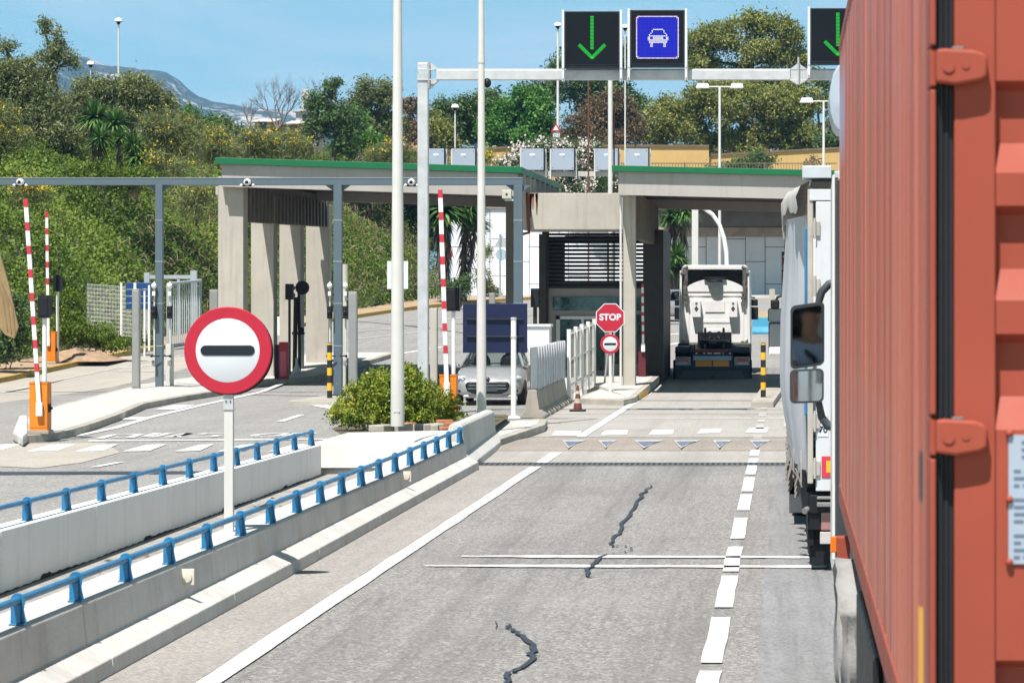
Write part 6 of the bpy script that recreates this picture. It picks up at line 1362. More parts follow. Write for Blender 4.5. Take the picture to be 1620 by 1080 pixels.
# shrubs and weeds at the foot of the walls
T('bush', 'sprawling weed bush at the foot of the white wall by the yuccas', 'bush', 186, (765, 470), [(768, 405, 14, 18, .6), (765, 440, 16, 20, .8), (775, 462, 20, 10)], L_grey, .22, .8, .03, zb=gz(186))
T('bush', 'dark leafy bush in front of the shaggy trunks', 'bush', 165, (735, 478), [(732, 452, 14, 16), (715, 462, 20, 14)], L_dark, .2, 1.2, .03, zb=gz(165))
T('bush', 'green bramble bush at the kerb left of the mesh fence', 'bush', 108, (120, 560), [(115, 520, 34, 34), (150, 535, 36, 24), (100, 480, 30, 26), (190, 545, 30, 12)], L_ivy, .16, 1.0, .04, zb=gz(108) + .1)
T('bush', 'dark green bush behind the tan panel at the left edge', 'bush', 100, (10, 570), [(12, 545, 24, 24), (30, 500, 16, 30), (-15, 560, 24, 14)], L_dark, .16, 1.2, .03, zb=gz(100) + .1)
T('bush', 'leafy bush under the mesh fence by the blue louvred sign', 'bush', 118, (232, 552), [(215, 535, 22, 14), (190, 520, 18, 18), (240, 545, 14, 8)], L_ivy, .15, 1.0, .03, zb=gz(116) + .1)
# heap of earth on the verge
b = MB(); hx, hy = XA(122, 107), 107; vs = []
for i in range(15):
    for j in range(15):
        u_, v_ = (i - 7) / 7, (j - 7) / 7; r_ = min(1, math.hypot(u_, v_)); vs.append((hx + u_ * 1.5, hy + v_ * 2.2, gz(hy) + .1 + max(0, .38 * (1 - r_ ** 1.2) + random.uniform(-.06, .09) * (r_ < .95))))
b.add(vs, [(i * 15 + j, i * 15 + j + 1, (i + 1) * 15 + j + 1, (i + 1) * 15 + j) for i in range(14) for j in range(14)])
tag(b.build('earth_heap', M('orange_earth', (.33, .22, .14), .95, var=.3, scale=4, bump=.8, bscale=14), smooth=40), 'heap of reddish earth on the verge beside the second boom barrier', 'earth heap')

# ------------------------------------------------------------------ vehicles
truck_w = M('truck_white', (.74, .73, .71), .4, var=.05, scale=1.5, dirt=.18, dcol=(.32, .29, .25), coat=.2)
chassis_b = M('chassis_blue', (.010, .035, .085), .5, var=.2, scale=3, dirt=.3)
lamp_r = M('red_lamp', (.35, .012, .02), .2, spec=.6, var=.1); lamp_o = M('amber_lamp', (.65, .16, .01), .25, spec=.6, var=.1)
glass_c = M('car_glass', (.02, .035, .045), .06, spec=.8, var=.1); chrome = M('chrome', (.7, .7, .7), .15, metal=1, var=.05)
grey_pl = M('grey_plastic_trim', (.045, .052, .06), .5, var=.15, scale=3)
def clear_glass():
    m = bpy.data.materials.new('clear_glass'); m.use_nodes = True; n, l = m.node_tree.nodes, m.node_tree.links; n.remove(n['Principled BSDF'])
    tr = n.new('ShaderNodeBsdfTransparent'); tr.inputs[0].default_value = (.72, .78, .76, 1); g = n.new('ShaderNodeBsdfGlossy'); g.inputs['Roughness'].default_value = .02
    f = n.new('ShaderNodeFresnel'); f.inputs[0].default_value = 1.45; x = n.new('ShaderNodeMixShader'); l.new(f.outputs[0], x.inputs[0]); l.new(tr.outputs[0], x.inputs[1]); l.new(g.outputs[0], x.inputs[2]); l.new(x.outputs[0], n['Material Output'].inputs['Surface']); return m
glass_t = clear_glass()
plate_o = M('orange_plate', (.72, .30, .02), .45, var=.06)
def wheel(name, parent, x, y, r, w, world=False, rimm=None, dual=False):
    b = MB(); b.lathe([(r * .58, -w / 2), (r * .92, -w / 2), (r, -w * .38), (r, w * .38), (r * .92, w / 2), (r * .58, w / 2)], (x, y, r), 36, 'x'); o = b.build(name, rubber, parent, world, smooth=35)
    b = MB(); b.lathe([(0, -w * .3), (r * .25, -w * .34), (r * .4, -w * .15), (r * .58, -w * .42), (r * .6, -w * .42), (r * .6, w * .42), (r * .4, w * .15), (r * .25, w * .34), (0, w * .3)], (x, y, r), 28, 'x'); b.build('rim', rimm or galv, o, False, smooth=35)
    return o
# --- tractor unit without trailer, from behind
TY = 97.0; TX = XA(1127, TY)
t = thing('tractor_unit', 'white tractor unit without a trailer leaving the booth, seen from behind', 'truck', (TX, TY, 0))
def bd(b, name, mat, **k): return b.build(name, mat, t, False, **k)
for s_ in (-1, 1):
    b = MB(); b.box(s_ * .42 - .05, s_ * .42 + .05, .1, 5.6, .72, .98); bd(b, 'chassis_rail', chassis_b)
    for xx in (.72, 1.04): wheel('wheel', t, s_ * xx, 1.25, .5, .29)
    wheel('wheel', t, s_ * 1.02, 4.9, .5, .3)
    b = MB(); b.tube([(s_ * .9, 1.25 + .64 * math.cos(a), .5 + .64 * math.sin(a)) for a in [R(170 - 16 * i) for i in range(11)]], .03, 6)
    pr = [(1.25 + .6 * math.cos(R(165 - 15 * i)), .5 + .6 * math.sin(R(165 - 15 * i))) for i in range(11)]
    vs = [(s_ * .6, y, z) for y, z in pr] + [(s_ * 1.2, y, z) for y, z in pr]; b.add(vs, [(i, i + 1, 12 + i, 11 + i) for i in range(10)]); bd(b, 'mudguard', black_pl, smooth=40)
    b = MB(); b.box(s_ * .93 - .245, s_ * .93 + .245, -.02, .1, .58, .86); bd(b, 'lamp_surround', M('lamp_surround', (.34, .35, .36), .5, var=.1), bevel=.02)
    b = MB(); b.box(s_ * .95 - .17, s_ * .95 + .19, -.035, -.02, .70, .82); bd(b, 'tail_light', lamp_r, bevel=.006)
    b = MB(); b.box(s_ * .95 - .17, s_ * .95 + .15, -.03, -.02, .62, .68); bd(b, 'reversing_light', M('pale_lamp', (.55, .5, .48), .3), bevel=.006)
    b = MB(); b.box(s_ * 1.0 - .25, s_ * 1.0 + .25, .25, .3, .12, .75); bd(b, 'mudflap', black_pl)
b = MB(); b.box(-1.18, 1.18, 0, .12, .48, .62); b.box(-.65, .65, -.01, .1, .60, .95); bd(b, 'rear_beam', chassis_b, bevel=.01)
b = MB(); b.box(-.6, .6, -.03, -.012, .745, .88); bd(b, 'number_plate', M('pale_plate', (.35, .42, .55), .4), bevel=.004)
for s_ in (-1, 1):
    b = MB(); b.box(s_ * .275 - .255, s_ * .275 + .255, -.042, -.012, .55, .735); bd(b, 'orange_plate', plate_o, bevel=.004)
    b = MB(); b.box(s_ * .275 - .265, s_ * .275 + .265, -.036, -.012, .54, .745); bd(b, 'plate_border', M('plate_red', (.4, .03, .02), .5), bevel=.004)
b = MB(); b.box(-1.17, 1.17, .02, .06, .16, .47); bd(b, 'spray_flap', M('flap_dark', (.03, .036, .045), .6, var=.2))
b = MB()
for k in range(13):
    for s_ in (-1, 1):
        x = s_ * (.08 + k * .075); b.add([(x, .012, .18), (x + s_ * .045, .012, .18), (x - s_ * .14 + s_ * .045, .012, .42), (x - s_ * .14, .012, .42)], [(0, 1, 2, 3)])
bd(b, 'chevron', M('chevron_grey', (.085, .10, .125), .6))
b = MB(); b.box(-.52, .52, -.01, .06, .985, 1.08); bd(b, 'red_bar', M('dark_red_bar', (.16, .02, .03), .5), bevel=.01)
b = MB(); b.box(-1.2, 1.2, .25, 2.2, .97, 1.03); b.box(-1.18, -.6, .08, 2.1, 1.02, 1.17); b.box(.6, 1.18, .08, 2.1, 1.02, 1.17)
for k in range(7): b.box(-.55, .55, .2 + k * .3, .4 + k * .3, 1.03, 1.08)
b.box(-.72, -.62, .0, 2.3, 1.0, 1.22); b.box(.62, .72, .0, 2.3, 1.0, 1.22); bd(b, 'deck', M('deck_dark', (.025, .035, .055), .5, var=.3), bevel=.012)
b = MB(); b.lathe([(0, .0), (.5, 0), (.52, -.06), (.3, -.1), (0, -.1)], (0, 1.6, 1.36), 28); b.box(-.12, .12, .95, 1.4, 1.26, 1.34); bd(b, 'fifth_wheel', M('greasy_steel', (.04, .05, .06), .4, metal=.5), smooth=40)
b = MB()
for s_ in (-1, 1): b.tube([(s_ * .3, 2.7, 1.1), (s_ * .3, 2.7, 1.75)], .04, 8); b.tube([(s_ * .12, 2.6, 1.5), (s_ * .2, 2.4, 1.3), (s_ * .05, 2.3, 1.2)], .03, 8); b.lathe([(.09, 0), (.09, .02)], (s_ * .15, 2.55, 1.55), 14, 'y')
b.box(-.5, .5, 2.6, 2.9, 1.35, 1.42); b.box(-.55, .55, 2.9, 3.3, 1.05, 1.6); bd(b, 'air_lines', black_pl, smooth=40)
yc = 3.55                                               # cab
def ringx(y, w, z0, z1, r=.12): return [(-w + r, y, z0), (w - r, y, z0), (w, y, z0 + r), (w, y, z1 - r), (w - r, y, z1), (-w + r, y, z1), (-w, y, z1 - r), (-w, y, z0 + r)]
b = MB(); b.loft([ringx(yc, 1.06, 1.25, 3.02), ringx(yc + .05, 1.12, 1.2, 3.08), ringx(yc + 2.1, 1.18, .75, 3.08), ringx(yc + 2.25, 1.14, .5, 2.9)], cap=True); bd(b, 'cab', truck_w, bevel=.02)
b = MB(); 
for k in range(15):
    x = -.98 + 1.96 * k / 14
b.prism([(-.98, 2.93)] + [(-.98 + 1.96 * k / 14, 3.02 + .34 * math.sin(math.pi * k / 14) ** .7) for k in range(15)] + [(.98, 2.93)], yc - .05, yc + 2.0, 'y'); bd(b, 'roof_dome', truck_w, smooth=40)
b = MB(); b.box(-.98, .98, yc - .03, yc, 2.78, 2.86); b.box(-.32, .32, yc - .03, yc, 2.25, 2.62); b.box(-.5, .5, yc - .02, yc, 1.9, 2.0); b.box(-.45, .45, yc - .02, yc, 1.55, 1.7); b.box(-.95, -.85, yc - .03, yc, 1.3, 2.8); b.box(.85, .95, yc - .03, yc, 1.3, 2.8)
bd(b, 'rear_panel', truck_w, bevel=.015)
for s_ in (-1, 1):
    b = MB(); x = s_ * .6; b.box(x - .14, x + .14, yc - .28, yc - .01, 2.08, 2.64); bd(b, 'toolbox', truck_w, bevel=.02)
    b = MB(); b.add([(x - .07, yc - .283, 2.36), (x, yc - .283, 2.26), (x + .07, yc - .283, 2.36), (x, yc - .283, 2.47)], [(0, 1, 2, 3)]); b.box(x - .035, x + .035, yc - .286, yc - .281, 2.5, 2.57); bd(b, 'warning_diamond', M('diamond_dark', (.07, .06, .06), .5))
    b = MB(); b.hexa([(s_ * 1.10, yc - .32, .85), (s_ * 1.16, yc - .32, .85), (s_ * 1.2, yc + .4, .85), (s_ * 1.14, yc + .4, .85)], [(s_ * 1.07, yc - .25, 3.6), (s_ * 1.13, yc - .25, 3.6), (s_ * 1.17, yc + .4, 3.62), (s_ * 1.11, yc + .4, 3.62)]); bd(b, 'side_deflector', truck_w, bevel=.02)
    b = MB(); b.tube([(s_ * 1.08, yc - .26, 3.5), (s_ * 1.04, yc - .2, 3.68), (s_ * .9, yc - .1, 3.74)], .05, 8); b.tube([(s_ * .98, yc - .12, 2.7), (s_ * 1.0, yc - .12, 3.5)], .05, 8)
    for q in range(6): b.box(s_ * (.92 + .02 * q) - .07, s_ * (.92 + .02 * q) + .07, yc - .16, yc - .03, 2.5 + q * .17, 2.6 + q * .17, rz=q)
    bd(b, 'deflector_stay', M('stay_dirty', (.12, .11, .10), .6, var=.3))
    b = MB(); b.box(s_ * 1.28 - .12, s_ * 1.28 + .12, yc + 1.9, yc + 2.0, 2.0, 2.42); b.box(s_ * 1.28 - .11, s_ * 1.28 + .11, yc + 1.88, yc + 2.0, 2.46, 2.68); bd(b, 'mirror', black_pl, bevel=.03)
    b = MB(); b.tube([(s_ * 1.1, yc + 1.95, 2.75), (s_ * 1.3, yc + 1.95, 2.72)], .025, 8); bd(b, 'mirror_arm', black_pl)
b = MB(); b.loft([[(-1.1, y, z), (-1.0, y, z + .1), (1.0, y, z + .1), (1.1, y, z), (1.0, y, z - .02), (-1.0, y, z - .02)] for y, z in ((yc - .12, 3.66), (yc + .1, 3.70), (yc + .6, 3.62), (yc + 1.4, 3.3), (yc + 2.1, 3.0))], cap=True); bd(b, 'roof_deflector', truck_w, bevel=.02)
b = MB(); b.box(-.9, .9, yc + .3, yc + .6, 3.1, 3.6); bd(b, 'roof_cavity', dark_m)
b = MB(); b.lathe([(0, .0), (.26, 0), (.24, .08), (0, .1)], (0, yc - .08, 3.24), 20); b.box(-.36, .36, yc - .16, yc - .02, 3.36, 3.42); bd(b, 'roof_horn', black_pl, smooth=40)
b = MB(); b.box(-1.1, 1.1, 2.8, 5.7, .3, .95); b.box(-1.2, 1.2, 3.1, 3.5, .9, 1.25); bd(b, 'tank_and_steps', M('tank_dark', (.05, .055, .04), .5, var=.3), bevel=.04)

# --- cars
def car(label, x, y, rz, paint, z0=0.0, scale=1.0):
    t = thing('estate_car', label, 'car', (x, y, z0), rz)
    def P(b, name, mat, par=t, **k): return b.build(name, mat, par, False, **k)
    st = [(-2.2, .50, .34, .80, .84), (-2.14, .74, .28, .93, .97), (-1.9, .86, .22, .98, 1.02), (-1.2, .90, .2, .98, 1.0), (0, .905, .2, .95, .97), (.95, .90, .2, .93, .965), (1.3, .895, .2, .88, .94), (1.65, .87, .2, .81, .87), (1.92, .80, .21, .70, .765), (2.08, .68, .23, .60, .655), (2.17, .50, .27, .50, .54), (2.19, .30, .32, .44, .47)]
    rings = []
    for (yy, w, zb, zs, zc) in st:
        half = [(0, zb), (w * .8, zb), (w * .97, zb + .09), (w, zb + .25), (w * .985, (zb + zs) / 2 + .1), (w * .93, zs), (w * .72, zs + (zc - zs) * .75), (w * .35, zc), (0, zc + .005)]
        rings.append([(a, yy, c) for a, c in half] + [(-a, yy, c) for a, c in half[-2:0:-1]])
    b = MB(); b.loft(rings, cap=True); P(b, 'body', paint, smooth=50, sub=2)
    lv = [(.94, -2.05, 1.12, .83), (1.1, -2.02, .86, .79), (1.25, -1.95, .62, .735), (1.38, -1.85, .38, .66), (1.43, -1.78, .2, .6)]
    rg = []
    for z, ya, yb_, w in lv: rg.append([(-w * .9, ya, z), (w * .9, ya, z), (w, ya + .22, z), (w, yb_ - .5, z), (w * .93, yb_ - .16, z), (w * .5, yb_, z), (-w * .5, yb_, z), (-w * .93, yb_ - .16, z), (-w, yb_ - .5, z), (-w, ya + .22, z)])
    b = MB(); b.loft(rg); P(b, 'window_glass', glass_t, smooth=60)
    z, ya, yb_, w = 1.43, -1.8, .22, .605
    b = MB(); rr = [[(-w * .9 * s, ya * s2, zz), (w * .9 * s, ya * s2, zz), (w * s, (ya + .22) * s2, zz), (w * s, (yb_ - .5), zz), (w * .93 * s, yb_ - .16 - (1 - s) * .3, zz), (w * .5 * s, yb_ - (1 - s) * .4, zz), (-w * .5 * s, yb_ - (1 - s) * .4, zz), (-w * .93 * s, yb_ - .16 - (1 - s) * .3, zz), (-w * s, yb_ - .5, zz), (-w * s, (ya + .22) * s2, zz)] for zz, s, s2 in ((1.42, 1.02, 1.01), (1.46, .97, .98), (1.49, .72, .85), (1.495, .3, .6))]
    b.loft(rr, cap=True); P(b, 'roof', paint, smooth=60)
    b = MB()
    for s_ in (-1, 1):
        b.tube([(s_ * .80, 1.02, .95), (s_ * .72, .70, 1.14), (s_ * .64, .42, 1.30), (s_ * .58, .18, 1.43)], .035, 6); b.tube([(s_ * .80, -.3, .95), (s_ * .61, -.4, 1.43)], .03, 6); b.tube([(s_ * .79, -1.2, .96), (s_ * .6, -1.3, 1.43)], .035, 6); b.tube([(s_ * .76, -2.03, .98), (s_ * .58, -1.82, 1.43)], .06, 6); b.tube([(s_ * .6, -1.7, 1.47), (s_ * .58, .05, 1.47)], .02, 6)
    P(b, 'pillar', paint, smooth=50)
    for s_ in (-1, 1):
        b = MB(); b.sphere((s_ * .665, 1.86, .675), (.19, .155, .08), 16, 10); P(b, 'headlight', M('headlamp_glass', (.36, .40, .44), .12, spec=.8, var=.2, scale=12), smooth=60)
        b = MB(); b.sphere((s_ * .62, 1.99, .65), (.06, .08, .05), 12, 8); P(b, 'lamp_lens', chrome, smooth=60)
        b = MB(); b.sphere((s_ * .98, .72, .98), (.12, .07, .08), 12, 8); b.box(s_ * .88 - .06, s_ * .88 + .06, .7, .76, .93, .97); P(b, 'mirror', paint, smooth=60)
        b = MB(); b.sphere((s_ * .72, -2.06, .86), (.12, .14, .16), 12, 8); P(b, 'tail_light', lamp_r, smooth=60)
        for yy in (1.38, -1.3): wheel('wheel', t, s_ * .80, yy, .315, .2)
    gp = [(-.56, .52), (-.50, .60), (.50, .60), (.56, .52), (.50, .36), (.34, .29), (-.34, .29), (-.50, .36)]
    b = MB(); b.prism(gp, 1.95, 2.205, 'y'); g = P(b, 'grille', M('grille_black', (.01, .01, .012), .35), bevel=.03)
    b = MB(); b.box(-.46, .46, 2.19, 2.222, .50, .517); b.box(-.48, .48, 2.19, 2.222, .42, .437); P(b, 'grille_bar', chrome)
    b = MB(); b.box(-.26, .26, 2.2, 2.225, .36, .47); P(b, 'number_plate', M('plate_dark', (.05, .055, .06), .5))
    b = MB(); b.sphere((0, 2.11, .665), (.055, .05, .055), 12, 8); P(b, 'badge', M('badge_dark', (.06, .06, .07), .3), smooth=60)
    b = MB(); b.box(-.62, .62, 1.9, 2.13, .19, .27); P(b, 'lower_bumper', paint, bevel=.03)
    for s_ in (-1, 1): b = MB(); b.box(s_ * .66 - .09, s_ * .66 + .09, 1.8, 2.03, .33, .40); P(b, 'fog_lamp', black_pl, bevel=.02)
    b = MB()
    for s_ in (-1, 1): b.sphere((s_ * .34, .05, 1.02), (.22, .1, .26), 10, 8)
    b.sphere((.3, .12, 1.24), (.1, .1, .12), 10, 8); P(b, 'seat_row', black_pl, smooth=60)
    return t
silver = M('silver_paint', (.42, .415, .415), .32, metal=.5, var=.02, coat=.5)
silver2 = M('dark_silver_paint', (.36, .37, .38), .3, metal=.4, var=.03, coat=.5)
YC = 77.6; car('silver estate car facing us in the left lane, behind the slim lamp post', XA(777, YC), YC + 1.2, R(180), silver)
car('grey car driving away on the rear road, between the booth wall and the tractor unit', XA(1061, 147), 147.5, R(62), silver2, gz(147.5) + .02)

# --- orange container on its trailer
cx0, cx1, y0, y1, z0, z1 = .332, 2.77, 7.05, 19.24, 1.32, 4.22
cont_m = M('container_orange', (.300, .060, .035), .6, var=.10, scale=1.2, dirt=.25, streak=.28, dcol=(.19, .06, .035), spec=.3)
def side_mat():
    m = M('container_side', (.335, .072, .039), .38, var=.06, scale=1.0, dirt=.25, streak=.95, dcol=(.22, .075, .042), spec=.5)
    n, l = m.node_tree.nodes, m.node_tree.links; b = n['Principled BSDF']; src = b.inputs['Base Color'].links[0].from_socket
    g = n.new('ShaderNodeNewGeometry'); s = n.new('ShaderNodeSeparateXYZ'); l.new(g.outputs['Position'], s.inputs[0])
    def boxm(ya, yb_, za, zb_, soft):
        def edge(o, a, up):
            r = n.new('ShaderNodeMapRange'); r.inputs['From Min'].default_value = a - soft; r.inputs['From Max'].default_value = a + soft
            r.inputs['To Min'].default_value = 0 if up else 1; r.inputs['To Max'].default_value = 1 if up else 0; l.new(o, r.inputs['Value']); return r.outputs[0]
        f = None
        for o, a, u in ((s.outputs['Y'], ya, 1), (s.outputs['Y'], yb_, 0), (s.outputs['Z'], za, 1), (s.outputs['Z'], zb_, 0)):
            e = edge(o, a, u)
            if f is None: f = e
            else: q = n.new('ShaderNodeMath'); q.operation = 'MULTIPLY'; l.new(f, q.inputs[0]); l.new(e, q.inputs[1]); f = q.outputs[0]
        return f
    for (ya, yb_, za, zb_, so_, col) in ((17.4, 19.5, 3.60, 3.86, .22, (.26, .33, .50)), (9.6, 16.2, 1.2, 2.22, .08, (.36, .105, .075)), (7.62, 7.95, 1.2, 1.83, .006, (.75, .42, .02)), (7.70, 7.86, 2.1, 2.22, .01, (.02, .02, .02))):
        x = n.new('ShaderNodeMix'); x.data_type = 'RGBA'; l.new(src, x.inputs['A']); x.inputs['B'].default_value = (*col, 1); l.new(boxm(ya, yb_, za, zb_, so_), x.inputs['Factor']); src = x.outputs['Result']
    for sc_, a_, b_, col in ((2.6, .48, .66, (.20, .052, .030)), (4.1, .52, .70, (.44, .125, .080)), (1.1, .5, .7, (.27, .08, .045))):
        w_ = n.new('ShaderNodeTexNoise'); w_.noise_dimensions = '1D'; w_.inputs['Scale'].default_value = sc_; w_.inputs['Detail'].default_value = 4; l.new(s.outputs['Y'], w_.inputs['W'])
        q = n.new('ShaderNodeMapRange'); q.inputs['From Min'].default_value = a_; q.inputs['From Max'].default_value = b_; q.inputs['To Max'].default_value = .75; l.new(w_.outputs['Fac'], q.inputs['Value'])
        x = n.new('ShaderNodeMix'); x.data_type = 'RGBA'; l.new(src, x.inputs['A']); x.inputs['B'].default_value = (*col, 1); l.new(q.outputs[0], x.inputs['Factor']); src = x.outputs['Result']
    # ribs: stripe shading put into the colour, outer faces lighter, valleys darker
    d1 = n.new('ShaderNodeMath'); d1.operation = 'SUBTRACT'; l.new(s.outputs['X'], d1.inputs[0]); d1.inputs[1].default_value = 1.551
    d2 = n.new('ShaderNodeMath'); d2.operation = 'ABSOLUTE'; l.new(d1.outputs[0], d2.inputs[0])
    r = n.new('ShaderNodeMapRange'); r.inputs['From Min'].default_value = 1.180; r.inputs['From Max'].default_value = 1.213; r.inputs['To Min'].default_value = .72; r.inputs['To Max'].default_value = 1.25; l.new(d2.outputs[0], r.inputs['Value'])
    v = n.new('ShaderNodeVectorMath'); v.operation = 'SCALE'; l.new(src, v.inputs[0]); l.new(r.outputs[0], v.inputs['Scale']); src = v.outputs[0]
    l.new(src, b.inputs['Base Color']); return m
t = thing('shipping_container', 'orange corrugated shipping container on the nearest truck, with a black door gasket', 'container', (1.5, 13, z0))
pr = []; y = y0 + .16; 
while y < y1 - .2:                                      # rounded corrugation
    pr += [(cx0 + .004 + .018 * (1 - math.tanh(2.2 * math.cos(2 * math.pi * q / 14)) / math.tanh(2.2)), y + .278 * q / 14) for q in range(14)]; y += .278
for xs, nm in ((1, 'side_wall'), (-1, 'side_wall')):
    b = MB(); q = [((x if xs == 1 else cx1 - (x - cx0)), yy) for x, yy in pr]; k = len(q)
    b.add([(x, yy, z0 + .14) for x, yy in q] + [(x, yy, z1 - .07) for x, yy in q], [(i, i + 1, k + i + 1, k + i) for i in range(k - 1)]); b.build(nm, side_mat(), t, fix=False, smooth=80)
b = MB()
for xa in (cx0, cx1 - .1):
    b.box(xa, xa + .1, y0 + .16, y1 - .1, z0 + .02, z0 + .145); b.box(xa, xa + .08, y0 + .16, y1 - .1, z1 - .075, z1)
build_each(b, 'side_rail', cont_m, t, bevel=.006)
b = MB(); b.box(cx0 + .02, cx1 - .02, y0 + .1, y1 - .05, z1 - .02, z1 - .008); b.box(cx0 + .02, cx1 - .02, y1 - .1, y1 - .04, z0 + .1, z1); b.box(cx0 + .05, cx1 - .05, y0 + .1, y1 - .05, z0 + .06, z0 + .1); b.build('roof_and_floor', cont_m, t)
b = MB()                                                # rear corner posts; notched where the hinges sit
hz = [ZA(107, y0), ZA(691, y0), ZA(107, y0) + .85, ZA(691, y0) - .75]
for s_ in (0, 1):
    def X(x): return x if s_ == 0 else cx0 + cx1 - x
    cuts = sorted([z0] + sum([[h - .047, h + .047] for h in hz if z0 < h < z1], []) + [z1])
    for i in range(len(cuts) - 1):
        a, c = cuts[i], cuts[i + 1]; notch = any(abs((a + c) / 2 - h) < .02 for h in hz)
        xa, xb = sorted((X(cx0), X(cx0 + .0135 if not notch else cx0 + .015)))
        b.box(xa, xb, y0 + (.008 if notch else 0), y0 + .16, a + .004, c - .004)
    xa, xb = sorted((X(cx0 + .004), X(cx0 + .06))); b.box(xa, xb, y0 + .07, y0 + .16, z0, z1)
    for zz in (z0, z1 - .12): xa, xb = sorted((X(cx0 - .004), X(cx0 + .17))); b.box(xa, xb, y0 - .006, y0 + .18, zz - .004, zz + .124)
b.box(cx0, cx1, y0 + .02, y0 + .16, z1 - .1, z1); b.box(cx0, cx1, y0 + .02, y0 + .16, z0, z0 + .1)
build_each(b, 'corner_post', cont_m, t, bevel=.004)
b = MB(); b.box(cx0 + .0145, cx0 + .054, y0 + .035, y0 + .07, z0 + .1, z1 - .1); b.box(cx1 - .054, cx1 - .0145, y0 + .035, y0 + .07, z0 + .1, z1 - .1)
for k in range(2): b.tube([(cx0 + .026 + k * .014, y0 + .034, z0 + .1), (cx0 + .026 + k * .014, y0 + .034, z1 - .1)], .006, 8)
build_each(b, 'door_gasket', M('gasket_rubber', (.014, .017, .022), .5, var=.15), t, smooth=40)
# doors: flat frame and horizontally corrugated panel
k_ = y0 / F
RD = .043
def Zp(py): return ZA(py, y0)
prof = [(z1 - .1, 0), (Zp(127), 0), (Zp(141), 1), (Zp(225), 1), (Zp(273), 0), (Zp(325), 0), (Zp(339), 1), (Zp(425), 1), (Zp(475), 0), (Zp(528), 0), (Zp(542), 1), (Zp(628), 1), (Zp(680), 0), (Zp(1045), 0), (Zp(1059), 1), (Zp(1140), 1), (Zp(1190), 0), (Zp(1245), 0), (Zp(1266), 1), (Zp(1320), 1), (z0 + .2, 0), (z0 + .1, 0)]
for s_ in (0, 1):
    fx0, fx1 = (cx0 + .056, 1.545) if s_ == 0 else (1.557, cx1 - .056)
    b = MB(); b.box(fx0, fx0 + .096, y0 + .012, y0 + .06, z0 + .1, z1 - .1); b.box(fx1 - .096, fx1, y0 + .012, y0 + .06, z0 + .1, z1 - .1); d = b.build('door', cont_m, t, bevel=.005)
    b = MB(); xa, xb = fx0 + .0965, fx1 - .0965; vs = []
    for z, q in prof: vs += [(xa, y0 + .014 + RD * q, z), (xb, y0 + .014 + RD * q, z)]
    b.add(vs, [(2 * i, 2 * i + 1, 2 * i + 3, 2 * i + 2) for i in range(len(prof) - 1)]); b.build('door_panel', cont_m, d, fix=False)
    for h in hz:
        if not z0 + .1 < h < z1 - .1: continue
        b = MB(); sg = 1 if s_ == 0 else -1; hx0 = cx0 + .013 if s_ == 0 else cx1 - .013
        pl = [(0, -.036), (0, .04), (.02, .042), (.09, .038), (.112, .03), (.118, .018), (.116, -.024), (.1, -.032), (.045, -.042)]
        b.prism([(hx0 + sg * u_, h + v_) for u_, v_ in pl], y0 - .03, y0 + .012, 'y'); b.build('hinge', cont_m, d, bevel=.007)
        b = MB(); b.lathe([(.014, -.034), (.014, -.030), (.009, -.030), (.009, -.033), (0, -.033)], (hx0 + sg * .028, y0, h), 18, 'y'); b.lathe([(.009, -.0325), (.009, -.03), (0, -.0335)], (hx0 + sg * .068, y0, h + .003), 14, 'y'); b.build('hinge_boss', cont_m, d, smooth=40)
        b = MB(); b.box(hx0 + sg * .05 - .014, hx0 + sg * .05 + .014, y0 - .02, y0 + .0, h + .037, h + .047); b.build('hinge_pin', M('pin_grey', (.12, .12, .12), .5), d, bevel=.003)
    for xr in (.30, .75):
        xx = fx0 + xr * (fx1 - fx0) + .1; b = MB(); b.cyl((xx, y0 - .03, z0 + .05), (xx, y0 - .03, z1 - .05), .017, 12)
        for zz in (z0 + .5, z0 + 1.5, z0 + 2.4): b.box(xx - .04, xx + .04, y0 - .055, y0 + .012, zz, zz + .07)
        b.build('locking_bar', galv, d, smooth=40)
pz0, pz1, px0 = Zp(892), Zp(688), XA(1596, y0)
b = MB(); b.box(px0, px0 + .26, y0 + .008, y0 + .0135, pz0, pz1); b.build('data_plate', M('data_plate', (.34, .40, .48), .4, var=.05), t)
b = MB(); rr = random.Random(3)
for i in range(17):
    zz = pz1 - .02 - i * .0165
    if i in (3, 7, 12): continue
    x = px0 + (.03 if i < 3 else .012)
    for w in range(5): L = rr.uniform(.012, .04); b.box(x, x + L, y0 + .0065, y0 + .0078, zz, zz + .0065); x += L + .008
b.build('plate_lettering', M('plate_ink', (.12, .17, .25), .5), t)
b = MB()
for zz in (pz1 + .004, (pz0 + pz1) / 2, pz0 + .004): b.sphere((px0 + .002, y0 + .006, zz), (.009, .009, .009), 12, 8)
b.build('rivet', cont_m, t, smooth=60)

